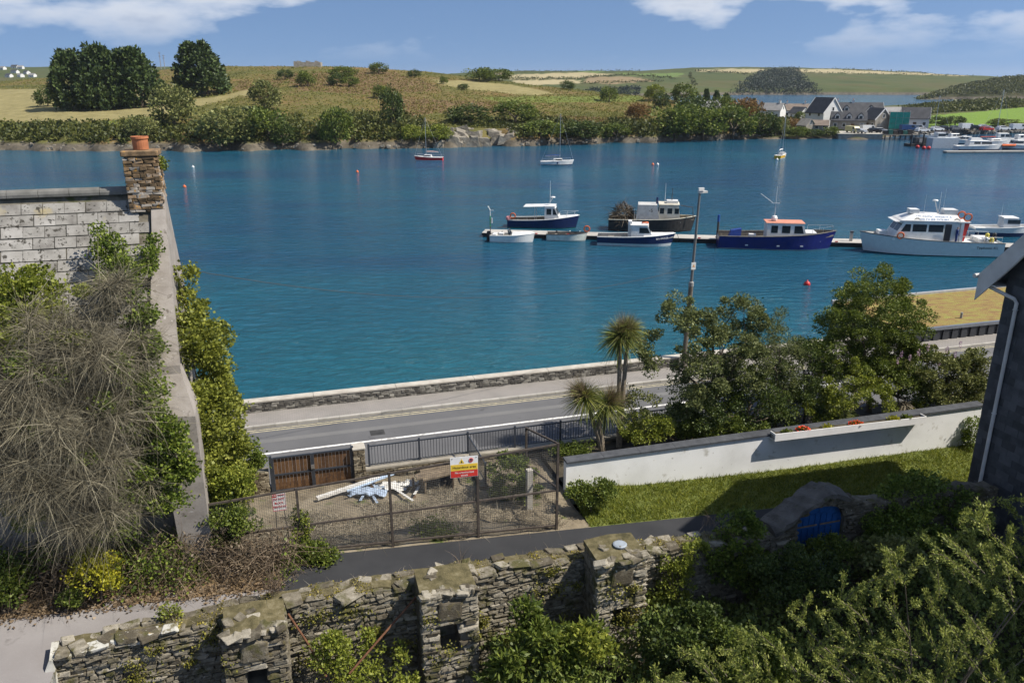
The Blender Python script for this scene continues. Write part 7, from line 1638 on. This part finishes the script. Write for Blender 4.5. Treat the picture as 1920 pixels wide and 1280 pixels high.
tree_px('elder_shrub', 'mid green shrub under the right side of the round tree', [(1680, 705, 52, 40, 26.4), (1650, 690, 40, 36, 26.6), (1720, 735, 40, 34, 26.1)], M['green'], 6500, .11, 78, 1680, 26.4, .24, .05, cat='shrub', nc=80)
tree_px('hedge_shrub', 'leafy shrub filling the corner by the slate house', [(1800, 745, 46, 34, 25.6), (1760, 755, 44, 26, 25.5), (1830, 715, 24, 40, 25.9)], M['olive'], 5200, .11, 79, 1795, 25.7, .22, .05, cat='shrub', nc=70)
tree_px('undershrub', 'low dark shrub below the grey green tree beside the railing', [(1280, 790, 50, 26, 26.6), (1340, 745, 60, 36, 26.9), (1400, 720, 50, 40, 27.0)], M['green'], 5200, .11, 80, 1330, 26.7, .22, .05, cat='shrub', nc=70)
fl = np.random.default_rng(5); bbx = [cp(px, py, 25.8) for px, py in ((1690, 668), (1705, 675), (1722, 665), (1740, 655), (1775, 660), (1790, 668), (1760, 690), (1815, 690), (1683, 680), (1800, 650))]
for k, c_ in enumerate(bbx):
    o = thing('flower_spike', 'purple flower spike on the butterfly bush by the slate house', 'flower', c_, 0, 'purple butterfly bush flowers'); d = unit(fl.normal(0, 1, (60, 3)))
    leaves('petals', leafmat('purple_petal', (.16, .11, .28), (.26, .20, .42), (.38, .32, .55), .2) if k == 0 else bpy.data.materials['purple_petal'], o, d * np.array([.04, .04, .13]) + np.array([0, 0, .1]), d, fl, .04, .02)
b3 = W(PN(1705, 770, 25.8)[0], 25.8, 2.75); o = thing('young_palm', 'small spiky palm with brown dead leaves by the white wall', 'palm', b3); rg_ = np.random.default_rng(9); d = unit(rg_.normal(0, 1, (150, 3)) + np.array([0, 0, .5])); strands('green_leaves', M['grassblade'], o, d * .05 + np.array([.25, 0, .5]), d, rg_, .75, .022, .15, .35, 4, vary=.3)
d = unit(rg_.normal(0, .7, (150, 3)) + np.array([-.3, 0, .1])); strands('dead_leaves', M['hay'], o, d * .05 + np.array([-.25, 0, .75]), d, rg_, .8, .018, .2, .9, 4, vary=.3); MB().tube([(0, 0, -.1), (.1, 0, .3), (.22, 0, .5)], .06, 7).build('trunk', M['bark'], o); MB().tube([(0, 0, -.1), (-.2, 0, .7)], .05, 7).build('trunk', M['bark'], o)
bush('flowering_shrub', 'low shrub with cream flower heads right of the palms', 1215, 805, 55, 26, 26.2, M['bright'], 2400, .11, 81, zb=2.7, dep=.7)
bush('palm_foot_shrub', 'thin shrub between the palms and the grey green tree', 1200, 770, 42, 48, 26.6, M['olive'], 1500, .10, 82, zb=2.8, dep=.6)
bush('bed_weeds', 'mixed weeds left of the palms behind the wall', 1075, 845, 46, 18, 26.3, M['green'], 1600, .09, 83, 'weeds', zb=2.8, dep=.6)
bush('bed_greenery', 'leafy greenery behind the wall coping below the dark shrub', 1330, 800, 110, 20, 25.9, M['green'], 3600, .10, 84, 'plants', zb=2.8, dep=.45)
bush('broad_leaf_plant', 'plant with large pale leaves behind the coping', 1565, 778, 34, 16, 25.6, M['euc'], 260, .28, 85, 'plant', zb=2.8, dep=.3, lw=.11, cr=.2)
bush('wall_end_creeper', 'creeper hanging at the right end of the white wall', 1822, 820, 20, 48, 24.0, M['ivy'], 1500, .09, 86, 'creeper', dep=.3, cr=.2)
for k, (px, py, mt, lab) in enumerate([(1505, 806, 'red', 'red geraniums near the left end of the flower box'), (1550, 800, 'lime', 'yellow green plant in the left half of the flower box'), (1604, 795, 'red', 'red geraniums in the middle of the flower box'), (1675, 786, 'lime', 'yellow green plant in the right half of the flower box'), (1700, 783, 'green', 'small green plant at the right end of the flower box'), (1475, 810, 'green', 'small green plant at the left end of the flower box')]):
    c_ = cp(px, py, 24.0); o = thing('box_plant', lab, 'plant', c_ - Vector((0, 0, .12)), 0, 'plants in the flower box'); d = unit(fl.normal(0, 1, (200, 3)) + np.array([0, 0, .3]))
    leaves('foliage', M['lime' if mt == 'lime' else 'green'], o, d * np.array([.26, .14, .12]) * fl.random((200, 1)) + np.array([0, 0, .12]), d, fl, .08, .034)
    if mt == 'red': leaves('petals', leafmat('geranium_red', (.35, .02, .02), (.6, .05, .03), (.75, .16, .06), .2) if 'geranium_red' not in bpy.data.materials else bpy.data.materials['geranium_red'], o, d[:110] * np.array([.26, .14, .1]) + np.array([0, -.02, .16]), d[:110], fl, .055, .028)

# ---------------------------------------------------------------- ruined wall and the shady garden below it
rg4 = np.random.default_rng(404)
def wall_top_pts(n_, u0, u1): 
    U_ = rg4.uniform(u0, u1, n_); N_ = rg4.uniform(18.1, 18.8, n_); kp = np.sin(U_ * 2.1) + np.sin(U_ * 5.3 + 1) > -.5; U_, N_ = U_[kp], N_[kp]
    return np.stack([U_ * CA - N_ * SA, U_ * SA + N_ * CA, np.array([rt_top(u) for u in U_]) + .01], -1)
P_ = wall_top_pts(3600, -4.8, 13.6); tag(strands('wall_top_grass', M['hay'], None, P_, rg4.normal(0, .7, (len(P_), 3)) + np.array([0, 0, .5]), rg4, .20, .005, .7, .4, 3), 'dry grass tufts growing along the ruined wall top', 'grass', kind='stuff')
P_ = wall_top_pts(6000, -4.8, 13.6); tag(leaves('wall_moss', leafmat('moss_leaf', (.06, .06, .012), (.14, .13, .03), (.24, .22, .06), .2, big=2.), None, P_, rg4.normal(0, 1, (len(P_), 3)), rg4, .05, .025), 'yellow green moss and small weeds on the ruined wall top', 'moss', kind='stuff')
for k, (px, py, h, lab) in enumerate([(512, 1108, .75, 'bare brown twiggy shrub on the wall above the lane seam'), (325, 1160, .45, 'dry weed stalks on the wall near its whitewashed end'), (860, 1056, .5, 'dry weed stalks on the wall above the middle pillar'), (1120, 1030, .4, 'thin dry stalks beside the right pillar'), (1330, 985, .55, 'dry stalks on the wall left of the blue door')]):
    c_ = cp(px, py, 18.5); o = thing('dry_weed', lab, 'weed', c_, 0, 'dry weeds on the ruined wall'); d = rg4.normal(0, .4, (90 if k == 0 else 26, 3)) + np.array([0, 0, 1.]); strands('stalks', leafmat('dead_stalk', (.06, .04, .028), (.13, .09, .06), (.22, .17, .12), 0) if k == 0 else bpy.data.materials['dead_stalk'], o, rg4.normal(0, .12, (len(d), 3)) * np.array([1, .6, 0]), d, rg4, h, .006, .4, .1, 3)
bush('wall_sprig', 'fresh green sprigs on the wall near its whitewashed end', 318, 1150, 22, 20, 18.6, M['bright'], 260, .08, 87, 'weed', dep=.15, cr=.1)
for (a, b, lab) in (((540, 1150), (612, 1268), 'rusty iron bar leaning from the wall at the left'), ((792, 1105), (655, 1262), 'rusty iron bar leaning by the middle pillar')):
    p, q = cp(*a, 18.0), cp(*b, 16.9); tag(MB().tube([p, p.lerp(q, .5) + Vector((.03, 0, .04)), q], .028, 7).build('iron_bar', surf('orange_rust', [(.3, (.09, .04, .022)), (.7, (.20, .095, .05))], 8, .9, bstr=.4)), lab, 'bar')
ivy('door_ivy', 'dark ivy hanging over the wall left of the blue door', [(1390, 1000, 55, 42, 18.2, .35), (1380, 1050, 60, 50, 17.9, .4), (1420, 1075, 50, 40, 17.7, .4)], M['ivy'], 5200, .12, 91, cr=.25)
ivy('wall_ivy', 'large ivy mound on the wall right of the blue door', [(1720, 915, 70, 32, 18.5, .6), (1690, 950, 60, 45, 18.1, .5), (1760, 950, 60, 40, 18.2, .5), (1660, 990, 50, 40, 17.8, .5), (1720, 1000, 60, 40, 17.8, .5), (1800, 970, 30, 40, 18.1, .4)], M['ivy'], 9500, .12, 92, cr=.3)
ivy('vine_creeper', 'yellowing creeper on the shaded wall right of the last pillar', [(1265, 1060, 40, 40, 17.9, .25), (1300, 1030, 40, 24, 18.0, .2), (1260, 1110, 40, 40, 17.7, .3)], M['bright'], 2000, .09, 93, cr=.16, cat='creeper')
tree_px('climbing_vine', 'yellow green vine climbing below the left of the wall', [(640, 1235, 26, 40, 17.3), (690, 1205, 24, 34, 17.5), (700, 1262, 40, 26, 17.0), (750, 1240, 16, 44, 17.2), (660, 1275, 40, 20, 16.9), (770, 1270, 26, 22, 17.0)], M['bright'], 1500, .12, 94, 690, 17.0, .15, .025, cat='vine', nc=60, zb=1.0, shell=.2, rand=1.0)
bush('vine_leaves', 'small yellow vine beside the iron bar at the wall', 620, 1225, 40, 40, 17.2, M['bright'], 900, .10, 95, 'vine', zb=1.2, dep=.35, cr=.18)
tree_px('tall_shrub', 'green shrub with drooping leaves between the two right pillars', [(985, 1150, 22, 34, 16.7), (1010, 1190, 50, 34, 16.4), (1060, 1215, 44, 30, 16.2), (1050, 1255, 80, 34, 15.9), (960, 1240, 40, 44, 16.2), (1105, 1190, 30, 24, 16.3), (930, 1270, 30, 24, 16.2)], M['green'], 5200, .20, 96, 1030, 16.2, .18, .04, cat='shrub', nc=110, lw=.036, zb=1.0, shell=.2, rand=1.0)
bush('yellow_leaf_shrub', 'yellowing leafy shoots right of the drooping shrub', 1105, 1205, 48, 30, 15.9, M['bright'], 700, .15, 97, 'shrub', zb=1.0, dep=.4, cr=.18)
fi = rg4.integers(0, 46, 5200); fu = rg4.uniform(-4.5, 9.5, 46); fz = rg4.uniform(1.6, 4.1, 46); fs = rg4.uniform(.08, .28, 46)
U_ = fu[fi] + rg4.normal(0, 1, 5200) * fs[fi]; Z_ = fz[fi] + rg4.normal(0, 1, 5200) * fs[fi] * .7; N_ = np.where(np.min(np.abs(U_[:, None] - np.array([q for q, _ in PIL])[None]), 1) < .78, 17.02, 18.0) - rg4.random(5200) * .06; kp = Z_ < 4.2
tag(leaves('wall_weeds', leafmat('wall_weed', (.04, .05, .012), (.10, .11, .03), (.18, .18, .06), .25, big=2.), None, np.stack([U_ * CA - N_ * SA, U_ * SA + N_ * CA, Z_], -1)[kp], rg4.normal(0, .6, (int(kp.sum()), 3)) + np.array(tuple(W(0, -1, .2))), rg4, .06, .026), 'moss and small weeds rooted in the face of the ruined wall', 'weeds', kind='stuff')
# dark tangle filling the garden, nobody could count it
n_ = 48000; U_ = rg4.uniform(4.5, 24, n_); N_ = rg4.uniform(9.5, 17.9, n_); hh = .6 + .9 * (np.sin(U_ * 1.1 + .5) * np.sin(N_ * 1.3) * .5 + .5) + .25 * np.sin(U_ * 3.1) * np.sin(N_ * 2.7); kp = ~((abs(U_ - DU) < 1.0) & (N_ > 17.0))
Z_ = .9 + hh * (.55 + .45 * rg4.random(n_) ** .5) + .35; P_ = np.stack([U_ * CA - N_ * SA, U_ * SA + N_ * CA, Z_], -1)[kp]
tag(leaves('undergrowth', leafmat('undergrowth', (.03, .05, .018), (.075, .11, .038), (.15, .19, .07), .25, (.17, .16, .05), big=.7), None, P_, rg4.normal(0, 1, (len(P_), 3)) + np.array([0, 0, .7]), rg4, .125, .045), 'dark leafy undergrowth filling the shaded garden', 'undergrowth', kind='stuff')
bush('door_foot_bramble', 'yellowing bramble growing against the foot of the blue door', 1560, 1030, 55, 20, 17.5, M['green'], 2200, .10, 105, 'bramble', zb=1.2, dep=.4, cr=.2)
bush('bramble_mound', 'mound of bramble below the blue door', 1500, 1080, 90, 45, 16.4, M['dark'], 4200, .12, 98, zb=1.0, dep=1.0, cr=.28)
bush('fern_clump', 'pale fern like plant right of the blue door', 1660, 1040, 60, 30, 16.8, M['olive'], 1500, .16, 99, 'fern', zb=1.0, dep=.6, cr=.22)
bush('leafy_mound', 'dark leafy mound at the bottom beside the right pillar', 1290, 1200, 90, 60, 15.4, M['dark'], 5200, .13, 100, zb=.9, dep=1.0, cr=.28)
bush('vine_mound', 'tangled vine mound at the bottom centre right', 1400, 1240, 90, 50, 13.8, M['green'], 4200, .11, 104, zb=.9, dep=.9, cr=.25)
# sunlit willow leaved shrub close to the viewer
ws = np.random.default_rng(505); wr = thing('willow_shrub', 'large sunlit shrub with narrow leaves in the bottom right corner', 'shrub', W(13.5, 11.5, .9)); wb = np.array(tuple(W(13.5, 11.5, .9)))
SP, SDi, mb = [], [], MB()
for k in range(420):
    px, py = ws.uniform(1180, 1990), ws.uniform(925, 1340)
    if py < 1290 - (px - 1180) * .55 + ws.normal() * 18: continue
    n_ = ws.uniform(10.6, 13.6); e = np.array(tuple(cp(px, py, n_))); st = e + np.array(tuple(W(.30 + .42 * ws.normal(), .35 * ws.normal(), -.35 - .55 * ws.random())))
    m_ = int(ws.integers(110, 190)); t_ = ws.random((m_, 1)) ** .8; q = st + (e - st) * t_ + ws.normal(0, .035, (m_, 3)); SP.append(q - wb); SDi.append(np.repeat(unit((e - st)[None]), m_, 0))
    mb.tube([Vector(tuple(st - wb)), Vector(tuple((st + e) / 2 - wb)) + Vector((0, 0, .06)), Vector(tuple(e - wb))], [.012, .008, .003], 4)
    if k % 16 == 0: mb.tube([(ws.normal() * .3, ws.normal() * .3, 0), Vector(tuple((st - wb) * .5)) + Vector((.1, .2, .5)), Vector(tuple(st - wb))], [.03, .02, .010], 5)
mb.build('branches', M['bark'], wr); leaves('foliage', M['willow'], wr, np.concatenate(SP), np.concatenate(SDi), ws, .078, .0155, .15, .7)

# ================================================================== the air: slight haze over the far hills
hz = MB().box(-4200, 4200, -320, 6100, -6, 75).build('haze', None if False else [], None)
hm = bpy.data.materials.new('haze_air'); hm.use_nodes = True; ht = hm.node_tree
for nd in list(ht.nodes): ht.nodes.remove(nd)
ho = ht.nodes.new('ShaderNodeOutputMaterial'); hvn = ht.nodes.new('ShaderNodeVolumePrincipled')
hvn.inputs['Color'].default_value = (.80, .88, 1.0, 1); hvn.inputs['Density'].default_value = .00007; hvn.inputs['Anisotropy'].default_value = .2
ht.links.new(hvn.outputs[0], ho.inputs['Volume'])
hz.data.materials.append(hm); tag(hz, 'thin blue air haze over the harbour', 'haze', kind='stuff')
